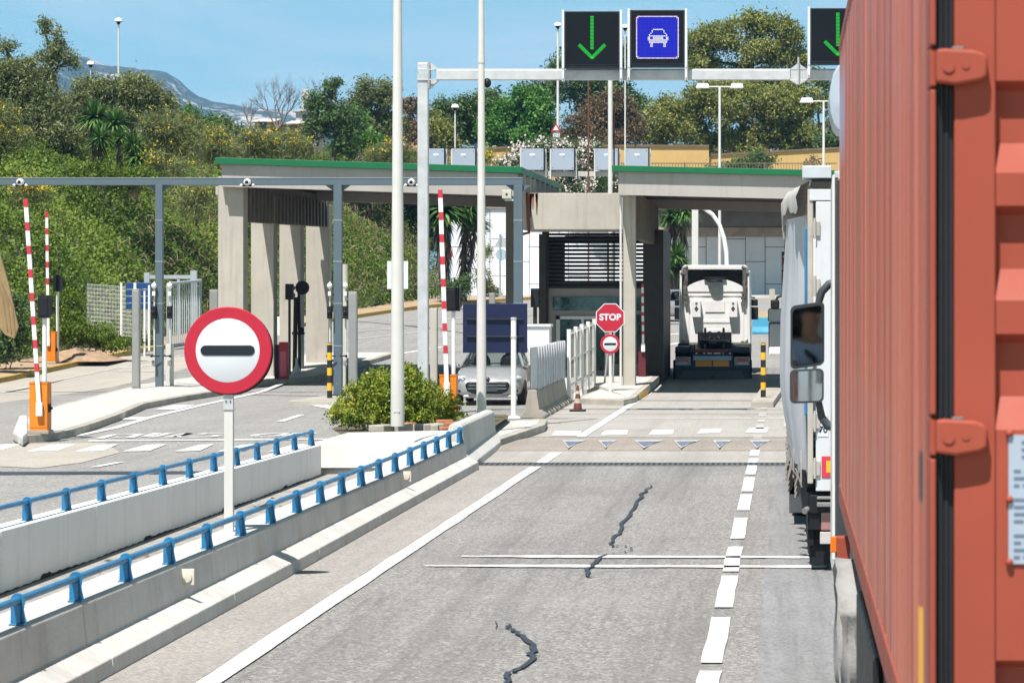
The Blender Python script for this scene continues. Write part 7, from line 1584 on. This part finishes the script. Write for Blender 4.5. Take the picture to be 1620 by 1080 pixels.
# --- its tractor and trailer chassis
t = thing('container_truck', 'white truck with a black chassis carrying the orange container', 'truck', (1.5, 15, 0))
b = MB()
for xa in (1.05, 1.95): b.box(xa, xa + .12, 7.3, 20.2, .95, 1.22)
for yy in (7.3, 10, 13, 16, 19): b.box(.45, 2.65, yy, yy + .14, 1.16, 1.30)
b.build('chassis', black_pl, t)
for yy in (9.0, 10.35, 11.7):
    for xx in (.74, 2.36): wheel('wheel', t, xx, yy, .5, .36, True)
for xx in (.66, 1.0, 2.1, 2.44): wheel('wheel', t, xx, 16.9, .5, .28, True)
for xx in (.62, 2.48): wheel('wheel', t, xx, 20.7, .5, .3, True)
wht_d = M('dirty_white_plastic', (.27, .265, .26), .7, var=.18, scale=3, bump=.5, bscale=9, dirt=.75, dcol=(.13, .115, .10), streak=.55, dscale=3)
for xs in (0, 1):                                       # worn plastic mudguards over the drive wheels
    xa, xb = (.272, .80) if xs == 0 else (2.24, 2.77); b = MB(); rows = []
    for i in range(24):
        a = R(-22 + i * 9.2); r_ = .66 + random.uniform(-.012, .012); rows.append([(xa + (xb - xa) * j / 6 + (random.uniform(-.014, .014) if j in (0, 6) else 0), 16.9 - r_ * math.cos(a) * (1 + .02 * math.sin(j * 2 + i)), .52 + r_ * math.sin(a) + random.uniform(-.015, .015)) for j in range(7)])
    b.add([p for r in rows for p in r], [(i * 7 + j, i * 7 + j + 1, i * 7 + j + 8, i * 7 + j + 7) for i in range(23) for j in range(6) if not (i in (7,) and j in (3, 4))])
    o = b.build('mudguard', wht_d, t, smooth=30); sm = o.modifiers.new('s', 'SOLIDIFY'); sm.thickness = .02
    x = xa + .01
    for kf in range(6):                                 # torn hanging flaps, each creased and of its own length
        wf = [.11, .07, .12, .06, .10, .08][kf]; yf = 16.2 + random.uniform(-.07, .05); n_ = 16; Lf = random.uniform(.55, .95); b = MB(); rows = []
        for i in range(n_ + 1):
            f = i / n_; cr = .03 * math.sin(f * 9 + kf * 2) + random.uniform(-.01, .01); sw = .02 * math.sin(f * 4 + kf)
            rows.append([(x + sw + wf * j / 3 + random.uniform(-.008, .008), yf + cr * (1 if j in (1, 2) else -.6) + .03 * math.sin(j * 2.1 + f * 5), .98 - Lf * f + (random.uniform(-.03, .03) if i == n_ else 0)) for j in range(4)])
        b.add([p_ for r_ in rows for p_ in r_], [(i * 4 + j, i * 4 + j + 1, i * 4 + j + 5, i * 4 + j + 4) for i in range(n_) for j in range(3) if random.random() > .03])
        o = b.build('mudflap', wht_d, t, smooth=35); sm = o.modifiers.new('s', 'SOLIDIFY'); sm.thickness = .012; x += wf * .93
b = MB(); b.box(.36, 2.7, 7.4, 8.2, .5, .7); b.box(.355, .40, 12.5, 15.4, .55, 1.15); b.box(2.66, 2.7, 12.5, 15.4, .55, 1.15); build_each(b, 'side_guard', black_pl, t, bevel=.02)
cabx = (.320, 2.71)
b = MB(); b.loft([[(cabx[0] + a, yy, z) for a, z in [(0, .75), (2.39, .75), (2.39, 3.3), (2.25, 3.45), (.14, 3.45), (0, 3.3)]] for yy in (19.75, 20.3)] , cap=True); b.build('cab', truck_w, t, bevel=.03)
def cabside(x0, x1):
    b = MB(); b.box(x0, x1, 20.3, 20.55, .75, 3.4); b.box(x0, x1, 21.65, 21.9, .75, 3.4); b.box(x0, x1, 20.55, 21.65, .75, 2.0); b.box(x0, x1, 20.55, 21.65, 2.85, 3.4); return b
cabside(.320, .37).build('side_panel', truck_w, t); cabside(2.66, 2.71).build('side_panel', truck_w, t)
b = MB(); b.box(.37, 2.66, 20.3, 21.9, 3.3, 3.45); b.box(.37, 2.66, 21.86, 21.9, .75, 1.9); b.build('roof', truck_w, t)
b = MB(); b.add([(.37, 21.9, 1.9), (2.66, 21.9, 1.9), (2.66, 21.75, 3.3), (.37, 21.75, 3.3)], [(0, 1, 2, 3)]); b.build('windscreen', glass_t, t, fix=False)
b = MB(); b.box(.4, 2.65, 20.3, 21.8, .8, 1.2); b.box(.5, 1.1, 20.5, 21.0, 1.2, 1.66); b.box(.5, 1.1, 20.36, 20.5, 1.5, 2.4); b.box(1.85, 2.5, 20.36, 20.5, 1.2, 2.4); build_each(b, 'seat', black_pl, t, bevel=.05)
b = MB()                                                # side fairing, its rounded top standing above the container line
pl = [(19.55, .95), (20.25, .95), (20.3, 3.95), (20.2, 4.1), (19.95, 4.14), (19.75, 4.02), (19.6, 3.7), (19.55, 3.0)]
pl = [(19.55, .95), (20.25, .95), (20.25, 3.36), (19.6, 3.41)]; b.prism(pl, .298, .317, 'x'); b.prism(pl, 2.713, 2.73, 'x'); b.build('side_fairing', truck_w, t, bevel=.015)
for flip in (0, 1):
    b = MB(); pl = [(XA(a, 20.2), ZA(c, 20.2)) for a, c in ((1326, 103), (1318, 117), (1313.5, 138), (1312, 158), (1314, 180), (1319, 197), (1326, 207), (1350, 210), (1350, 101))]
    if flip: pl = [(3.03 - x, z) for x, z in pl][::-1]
    b.prism(pl, 20.2, 20.9, 'y'); b.build('roof_fairing', M('fairing_shade_grey', (.34, .40, .46), .4, var=.05), t, bevel=.012)  # blue-grey colour stands in for shade on the unlit white fairing
b = MB(); b.prism([(19.5, 1.0), (19.7, 1.0), (19.7, 3.38), (19.5, 3.38)], .318, .40, 'x'); b.build('rubber_edge', grey_pl, t, bevel=.01)
b = MB(); b.loft([[(.36, yy, z), (2.66, yy, z), (2.55, yy, z + .1), (.47, yy, z + .1)] for yy, z in ((19.7, 3.98), (20.4, 3.85), (21.2, 3.6), (21.8, 3.4))], cap=True); b.build('roof_deflector', truck_w, t, bevel=.02)
b = MB(); b.box(.28, .32, 19.2, 19.26, 1.03, 1.13); b.build('marker_lamp', lamp_o, t, bevel=.006)
b = MB(); b.box(.32, .40, 19.15, 19.3, .96, 1.13); b.build('lamp_bracket', cont_m, t, bevel=.006)
YM = 21.5; k = YM / F
def rrect(x0, x1, z0_, z1_, r, n=5):
    o = []
    for cx_, cz_, a0 in ((x1 - r, z0_ + r, -90), (x1 - r, z1_ - r, 0), (x0 + r, z1_ - r, 90), (x0 + r, z0_ + r, 180)):
        o += [(cx_ + r * math.cos(R(a0 + 90 * i / n)), cz_ + r * math.sin(R(a0 + 90 * i / n))) for i in range(n + 1)]
    return o
mirror_m = M('mirror_glass', (.52, .54, .56), .02, metal=1.0, var=.02)
def mirror(par, pa, pb_, py0, py1, Ym, ang, mat=black_pl, world=True, shear=.0):
    x0, x1, z0_, z1_ = XA(pa, Ym), XA(pb_, Ym), ZA(py1, Ym), ZA(py0, Ym)
    b = MB(); r_ = .035
    ro = rrect(x0, x1, z0_, z1_, r_); c = ((x0 + x1) / 2, (z0_ + z1_) / 2)
    sc = lambda l, f: [(c[0] + (a - c[0]) * f, c[1] + (d - c[1]) * f) for a, d in l]
    n_ = len(ro); rings = []
    for yy, f in ((0, .93), (0, 1.0), (.02, 1.02), (.10, .92), (.15, .7)): rings.append([(a, Ym + yy + (a - x0) * math.tan(ang) * (1 if yy == 0 else 1), d + (c[0] - a) * shear) for a, d in sc(ro, f)])
    b.loft(rings, cap=True); o = b.build('mirror', mat, par, world, smooth=40)
    b = MB(); ri = sc(rrect(x0, x1, z0_, z1_, r_), .90)
    b.add([(a, Ym - .004 + (a - x0) * math.tan(ang), d + (c[0] - a) * shear) for a, d in ri], [tuple(range(n_))]); b.build('mirror_glass', mirror_m, o, world, fix=False)
    return o
mirror(t, 1251, 1304, 481, 580, YM, R(19), grey_pl, shear=-.14); mirror(t, 1250, 1303, 584, 637, YM, R(3), grey_pl, shear=-.04)
b = MB(); b.tube([(XA(1322, YM), YM + .1, ZA(446, YM)), (XA(1312, YM), YM + .1, ZA(449, YM)), (XA(1300, YM), YM + .1, ZA(462, YM)), (XA(1294, YM), YM + .1, ZA(484, YM))], [.026, .03, .03, .026], 10)
b.tube([(XA(1295, YM), YM + .1, ZA(634, YM)), (XA(1300, YM), YM + .1, ZA(660, YM)), (XA(1310, YM), YM + .1, ZA(674, YM)), (XA(1324, YM), YM + .1, ZA(676, YM))], [.024, .03, .035, .035], 10)
build_each(b, 'mirror_arm', grey_pl, t, smooth=50)

# --- curtain-sided semitrailer ahead
KY = 29.5
t = thing('curtain_trailer', 'dirty white curtain-sided trailer queuing ahead of the orange container', 'trailer', (XA(1277.5, KY), KY, 0), R(.0))
def kb2(b, name, mat, par=None, **k): return b.build(name, mat, par or t, False, **k)
LZ, TZ, Lg, Wd = .95, 3.66, 13.4, 2.5
def BG(y_):
    q_ = min(1, max(0, (y_ - .15) / 1.9)); return .18 * q_ * q_ * (3 - 2 * q_)
curt = M('curtain_fabric', (.47, .48, .51), .5, var=.10, scale=1.2, dirt=.2, streak=.35, dcol=(.24, .24, .25), sx=(1, 1, 1))
b = MB(); rows = []; ny = 150
for i in range(ny + 1):
    yy = .12 + (Lg - .2) * i / ny; w = .024 * math.sin(yy * 5.2) + .02 * math.sin(yy * 13.1 + 1) + .012 * math.sin(yy * 31)
    rows.append([(-.012 - BG(yy) * (.55 + .45 * min(1, j / 3)) + w * f_ - .03 * math.sin(math.pi * min(1, j / 8)), yy, LZ + (TZ - .22 - LZ) * j / 10) for j, f_ in zip(range(11), (.5, .9, 1, 1, 1, 1, 1, .9, .8, .5, .2))])
b.add([p for r in rows for p in r], [(i * 11 + j, i * 11 + j + 1, i * 11 + j + 12, i * 11 + j + 11) for i in range(ny) for j in range(10)]); kb2(b, 'side_curtain', curt, smooth=60, fix=False)
b = MB(); rows = []                                     # slack torn valance along the roof rail
for i in range(81):
    yy = .05 + 13.2 * i / 80; s_ = .01 + .03 * abs(math.sin(yy * 2.1)) + (.06 if i < 6 else 0); d_ = .16 + .05 * math.sin(yy * 3.7) + random.uniform(-.03, .03)
    g_ = BG(yy); rows.append([(.02, yy, TZ + .10), (-.03 - g_ * .8 - s_ * .5, yy, TZ + .06), (-.04 - g_ - s_, yy, TZ - .05), (-.03 - g_ - s_ * .9, yy, TZ - d_)])
b.add([p for r in rows for p in r], [(i * 4 + j, i * 4 + j + 1, i * 4 + j + 5, i * 4 + j + 4) for i in range(80) for j in range(3)]); kb2(b, 'torn_valance', M('valance', (.46, .44, .41), .7, var=.2, scale=2, dirt=.5), smooth=60, fix=False)
b = MB(); b.box(.0, .055, 0, .1, LZ - .1, TZ + .02); b.box(Wd - .075, Wd, 0, .1, LZ - .1, TZ + .02); b.box(.0, .05, .1, Lg, TZ - .05, TZ + .05); kb2(b, 'corner_post', M('cream_post', (.42, .39, .34), .6, var=.15, dirt=.4, streak=.3), bevel=.008)
b = MB(); b.box(-.028, .0, .10, .118, 1.5, TZ - .35); kb2(b, 'blue_strap', M('blue_strap', (.03, .16, .34), .6, var=.2), bevel=.008)
pale = M('trailer_door_white', (.56, .57, .59), .5, var=.04, scale=1, dirt=.25, streak=.25, dcol=(.36, .33, .30))
for i in range(2):
    b = MB(); xa = .08 + i * 1.175; b.box(xa, xa + 1.16, -.02, .06, .78, TZ - .10); d = kb2(b, 'rear_door', pale, bevel=.006)
    for zz in (3.3, 2.75, 2.1, 1.45, 1.0):
        b = MB(); xh = xa - .03 if i == 0 else xa + 1.08; b.box(xh + .0, xh + .07, -.045, -.02, zz - .07, zz + .07); b.cyl((xh + .02 if i == 0 else xh + .11, -.05, zz - .1), (xh + .02 if i == 0 else xh + .11, -.05, zz + .1), .014, 8); kb2(b, 'hinge', M('hinge_grey', (.40, .38, .35), .5, dirt=.5, dcol=(.2, .12, .07)), d, bevel=.004)
    b = MB()
    for xr in (.45, .8): b.cyl((xa + xr, -.05, .75), (xa + xr, -.05, TZ - .1), .016, 8)
    kb2(b, 'lock_bar', galv, d)
b = MB(); b.box(.02, Wd - .02, -.015, .1, TZ - .09, TZ + .02); kb2(b, 'rear_header', pale, bevel=.006)
b = MB(); b.box(.04, Wd - .04, .0, 13.3, TZ + .03, TZ + .12); kb2(b, 'roof_gap', dark_m)
b = MB(); b.box(-.05, .23, -.02, .5, TZ + .125, TZ + .245); b.box(.26, Wd, .1, 13.3, TZ + .13, TZ + .20); kb2(b, 'roof_rail', galv_b, bevel=.008)
b = MB(); b.box(.05, Wd - .05, .1, Lg, LZ - .12, LZ); b.box(.0, .06, .1, Lg, LZ - .14, LZ); kb2(b, 'floor', black_pl)
# sticker, warning plate, lamps, bumper
b = MB(); b.box(.10, .20, -.026, -.021, ZA(690, KY), ZA(669, KY)); b.box(.11, .19, -.026, -.021, ZA(667, KY), ZA(648, KY)); kb2(b, 'number_sticker', sign_w)
for s_, zz in (('70', 679.5), ('6', 658)):
    me = text_mesh(s_, .085, .001, .002); me.materials.clear(); me.materials.append(sign_k); me.transform(Matrix.Translation((.15, -.028, ZA(zz, KY))) @ Matrix.Rotation(R(90), 4, 'X')); link('sticker_lettering', me, t, False)
b = MB(); b.box(.135, .60, -.03, -.021, ZA(755, KY), ZA(721, KY)); kb2(b, 'warning_plate', M('plate_pink_red', (.55, .04, .07), .5, var=.1), bevel=.01)
b = MB(); b.box(.18, .56, -.033, -.030, ZA(747, KY), ZA(728, KY)); kb2(b, 'plate_yellow', yellow_p)
b = MB(); b.box(.02, Wd - .02, .02, .12, .56, .74); kb2(b, 'bumper', black_pl, bevel=.01)
b = MB(); b.box(.09, .6, -.06, .05, .63, .675); b.box(.09, .6, -.06, .05, .70, .73); kb2(b, 'step', M('step_grey', (.20, .20, .19), .5, var=.2), bevel=.008)
b = MB(); b.box(.0, .62, .05, .12, .40, .62); kb2(b, 'lamp_carrier', black_pl, bevel=.008)
b = MB(); b.box(.13, .30, .02, .05, .40, .58); kb2(b, 'tail_light', M('grey_pink_lamp', (.30, .16, .15), .3, var=.2), bevel=.01)
b = MB(); b.box(.12, .34, .0, .05, .27, .385); kb2(b, 'reflector_plate', M('rusty_plate', (.45, .43, .42), .5, var=.2, dirt=.8, dcol=(.30, .10, .04), dscale=6), bevel=.006)
b = MB(); b.box(.02, .62, .16, .19, .06, .55); b.box(.0, .06, .1, .9, .25, .55); kb2(b, 'mudflap', black_pl)
b = MB(); b.cyl((.0, .06, .60), (-.03, .0, .585), .03, 10); kb2(b, 'side_marker', M('grey_lamp', (.2, .2, .19), .4))
for yy in (1.75, 3.06, 4.37):
    for xx in (.20, Wd - .2): wheel('wheel', t, xx, yy, .5, .37)
    b = MB(); b.cyl((.2, yy, .5), (Wd - .2, yy, .5), .07, 10); kb2(b, 'axle', black_pl)
b = MB()
for yy in (1.75, 3.06, 4.37):
    q = [(yy + .58 * math.cos(R(20 + 14 * i)), .5 + .58 * math.sin(R(20 + 14 * i))) for i in range(11)]; b.add([(.0, a, c) for a, c in q] + [(.42, a, c) for a, c in q], [(i, i + 1, 12 + i, 11 + i) for i in range(10)])
kb2(b, 'mudguard', black_pl, smooth=40)
b = MB(); b.box(-.17, .04, 6.2, 6.24, .14, .95); b.box(-.17, -.1, 6.2, 9.6, .35, .9); kb2(b, 'side_skirt', M('skirt_sheen', (.11, .115, .12), .35, metal=.4, var=.2, scale=2), bevel=.01)
sm_ = M('strap_beige', (.36, .33, .29), .8, var=.15, scale=4, dirt=.4)
for i in range(14):                                     # buckled tension straps along the bottom hem
    yy = .45 + i * .93; b = MB(); dx_ = random.uniform(-.03, .01) - BG(yy) * .5; zt_ = LZ + random.uniform(.10, .2)
    b.box(-.05 + dx_, -.035 + dx_, yy, yy + .05, LZ - .12, zt_); b.hexa([(-.06, yy, LZ - .16), (-.045, yy, LZ - .16), (-.045, yy + .05, LZ - .16), (-.06, yy + .05, LZ - .16)], [(-.10 + dx_, yy - .04, LZ + .02), (-.085 + dx_, yy - .04, LZ + .02), (-.085 + dx_, yy + .02, LZ + .02), (-.10 + dx_, yy + .02, LZ + .02)])
    for q in range(3): z_ = LZ - .05 - q * .06; b.hexa([(-.11 + dx_, yy + .1 + q * .09, z_ - .11), (-.095 + dx_, yy + .1 + q * .09, z_ - .11), (-.06 + dx_, yy + .17 + q * .09, z_ - .10), (-.075 + dx_, yy + .17 + q * .09, z_ - .10)], [(-.075 + dx_, yy + .08 + q * .09, z_ + .02), (-.06 + dx_, yy + .08 + q * .09, z_ + .02), (-.03 + dx_, yy + .15 + q * .09, z_ + .02), (-.045 + dx_, yy + .15 + q * .09, z_ + .02)])
    o = build_each(b, 'strap', sm_, t, False)[0]
    b = MB(); b.box(-.075 + dx_, -.05 + dx_, yy - .01, yy + .06, LZ - .02, LZ + .09); kb2(b, 'buckle', chrome, o, bevel=.005)
# --- its tractor
t = thing('curtain_truck_tractor', 'white tractor pulling the curtain-sided trailer, only its mirrors and flank showing', 'truck', (1.1, 44, 0))
xL = -.02
b = MB(); b.loft([[(xL, yy, .8), (xL + 2.48, yy, .8), (xL + 2.48, yy, 3.2), (xL + 2.3, yy, 3.5), (xL + .18, yy, 3.5), (xL, yy, 3.2)] for yy in (43.6, 45.6)] + [[(xL + .05, 45.85, .8), (xL + 2.43, 45.85, .8), (xL + 2.43, 45.75, 2.9), (xL + 2.3, 45.6, 3.2), (xL + .18, 45.6, 3.2), (xL + .05, 45.75, 2.9)]], cap=True); b.build('cab', truck_w, t, bevel=.03)
b = MB(); b.box(xL - .005, xL + .02, 44.3, 45.4, 1.9, 2.7); b.build('side_window', glass_c, t)
for yy in (37.4, 44.9):
    for xx in (.22, 2.2): wheel('wheel', t, xx, yy, .5, .3, True)
b = MB(); b.box(.5, .6, 36.5, 45, .75, 1.0); b.box(1.7, 1.8, 36.5, 45, .75, 1.0); b.box(.1, 2.2, 39, 43.4, .4, .9); b.build('chassis', black_pl, t)
b = MB(); b.box(xL + .08, xL + .13, 43.0, 43.7, .9, 3.5); b.build('side_fairing', truck_w, t, bevel=.02)
mirror(t, 1215, 1238, 488, 509, 46, R(24)); mirror(t, 1216, 1241, 510, 560, 46, R(26))
b = MB(); b.box(XA(1216.5, 46), XA(1240, 46), 45.97, 46.1, ZA(561, 46), ZA(549, 46)); b.build('mirror_shell', truck_w, t, bevel=.015)
b = MB(); b.box(XA(1219, 46), XA(1233, 46), 45.98, 46.12, ZA(488, 46), ZA(474, 46)); b.build('mirror_top', black_pl, t, bevel=.02)
b = MB(); b.tube([(XA(1243, 46), 46.1, ZA(466, 46)), (XA(1230, 46), 46.1, ZA(470, 46)), (XA(1226, 46), 46.1, ZA(480, 46))], .02, 8); b.build('mirror_arm', black_pl, t)

# --- driver of the container truck, seen in its mirror through the open side window
def skin_fig(name, pts, edges, rad, mat, parent=None, sub=2):
    me = bpy.data.meshes.new(name); me.from_pydata(pts, edges, []); me.materials.append(mat); o = link(name, me, parent, True)
    o.modifiers.new('skin', 'SKIN')
    sv = me.skin_vertices[0].data
    for i, r_ in enumerate(rad): sv[i].radius = (r_, r_) if not hasattr(r_, '__len__') else r_
    sv[0].use_root = True
    u = o.modifiers.new('sub', 'SUBSURF'); u.levels = sub; u.render_levels = sub
    for p in me.polygons: p.use_smooth = True
    return o
skin = M('skin', (.42, .23, .15), .6, var=.06); shirt = M('pale_blue_shirt', (.50, .58, .75), .8, var=.06, scale=6); hair = M('dark_hair', (.012, .009, .008), .7)
dx0, dy0 = .80, 20.72; S_ = 1.74
t = thing('person', 'driver in a pale blue T-shirt with dark hair, reflected in the big truck mirror', 'person', (dx0, dy0, S_))
pts = [(dx0, dy0, S_ + .08), (dx0, dy0 - .02, S_ + .30), (dx0, dy0 - .02, S_ + .50), (dx0, dy0, S_ + .60), (dx0, dy0 + .02, S_ + .68), (dx0, dy0 + .03, S_ + .78), (dx0, dy0 + .03, S_ + .87),
       (dx0 - .19, dy0, S_ + .52), (dx0 - .25, dy0 + .16, S_ + .30), (dx0 - .17, dy0 + .40, S_ + .30), (dx0 - .12, dy0 + .52, S_ + .36),
       (dx0 + .19, dy0, S_ + .52), (dx0 + .25, dy0 + .16, S_ + .30), (dx0 + .17, dy0 + .40, S_ + .30), (dx0 + .12, dy0 + .52, S_ + .36),
       (dx0 - .1, dy0 + .42, S_ + .1), (dx0 - .1, dy0 + .52, S_ - .3), (dx0 + .1, dy0 + .42, S_ + .1), (dx0 + .1, dy0 + .52, S_ - .3)]
ed = [(0, 1), (1, 2), (2, 3), (3, 4), (4, 5), (5, 6), (2, 7), (7, 8), (8, 9), (9, 10), (2, 11), (11, 12), (12, 13), (13, 14), (0, 15), (15, 16), (0, 17), (17, 18)]
skin_fig('body', pts, ed, [.15, .15, .15, .06, .07, .095, .07, .07, .05, .038, .028, .07, .05, .038, .028, .085, .06, .085, .06], skin, t)
pts2 = [pts[0], pts[1], pts[2], pts[7], (dx0 - .23, dy0 + .1, S_ + .38), pts[11], (dx0 + .23, dy0 + .1, S_ + .38)]
skin_fig('shirt', pts2, [(0, 1), (1, 2), (2, 3), (3, 4), (2, 5), (5, 6)], [.165, .165, .165, .085, .07, .085, .07], shirt, t)
b = MB(); b.sphere((dx0, dy0 + .005, S_ + .83), (.10, .115, .12), 16, 12); b.sphere((dx0, dy0 - .04, S_ + .74), (.112, .095, .15), 14, 10); b.build('hair', hair, t, smooth=60)
b = MB()
for s_ in (-1, 1): b.sphere((dx0 + s_ * .035, dy0 + .115, S_ + .785), (.012, .01, .009), 8, 6)
b.build('eyes', sign_k, t); b = MB(); b.sphere((dx0, dy0 + .13, S_ + .755), (.014, .025, .022), 8, 6); b.sphere((dx0, dy0 + .11, S_ + .715), (.028, .012, .008), 8, 6); b.build('nose_and_mouth', skin, t, smooth=60)
b = MB(); b.tube([(dx0 - .16, dy0 - .06, S_ + .60), (dx0 - .06, dy0 + .15, S_ + .45), (dx0 + .1, dy0 + .17, S_ + .15)], .02, 6); b.build('seat_belt', black_pl, t)
for s_ in (-1, 1):
    for q in range(4):
        x, y, z = dx0 + s_ * .12, dy0 + .52, S_ + .36; o = (q - 1.5) * .02
        skin_fig('finger', [(x + o, y, z), (x + o * 1.1, y + .05, z + .012), (x + o * 1.1, y + .075, z - .012), (x + o, y + .068, z - .035)], [(0, 1), (1, 2), (2, 3)], [.011, .0095, .0085, .007], skin, t, 1)
    skin_fig('finger', [(x - s_ * .03, y - .01, z), (x - s_ * .055, y + .03, z + .01), (x - s_ * .05, y + .055, z + .0)], [(0, 1), (1, 2)], [.012, .01, .008], skin, t, 1)
b = MB(); ring_ = [(.30 * math.cos(R(15 * i)), .30 * math.sin(R(15 * i))) for i in range(25)]; b.tube([(dx0 + a * .75, dy0 + .58 + c * .12, S_ + .36 + c * .26) for a, c in ring_], .016, 8); tag(b.build('steering_wheel', black_pl), 'dark steering wheel in the cab of the container truck', 'steering wheel')

# ------------------------------------------------------------------ air
HAZE = 0.00012
b = MB(); b.box(-3010, 3010, -70, 4700, -1.2, 420)
hm = bpy.data.materials.new('haze'); hm.use_nodes = True; hn = hm.node_tree.nodes; hl = hm.node_tree.links; hn.remove(hn['Principled BSDF'])
pv = hn.new('ShaderNodeVolumePrincipled'); pv.inputs['Density'].default_value = HAZE; pv.inputs['Color'].default_value = (.22, .52, 1.0, 1); pv.inputs['Anisotropy'].default_value = .0
hl.new(pv.outputs[0], hn['Material Output'].inputs['Volume'])
tag(b.build('haze', hm, origin=False), kind='stuff')
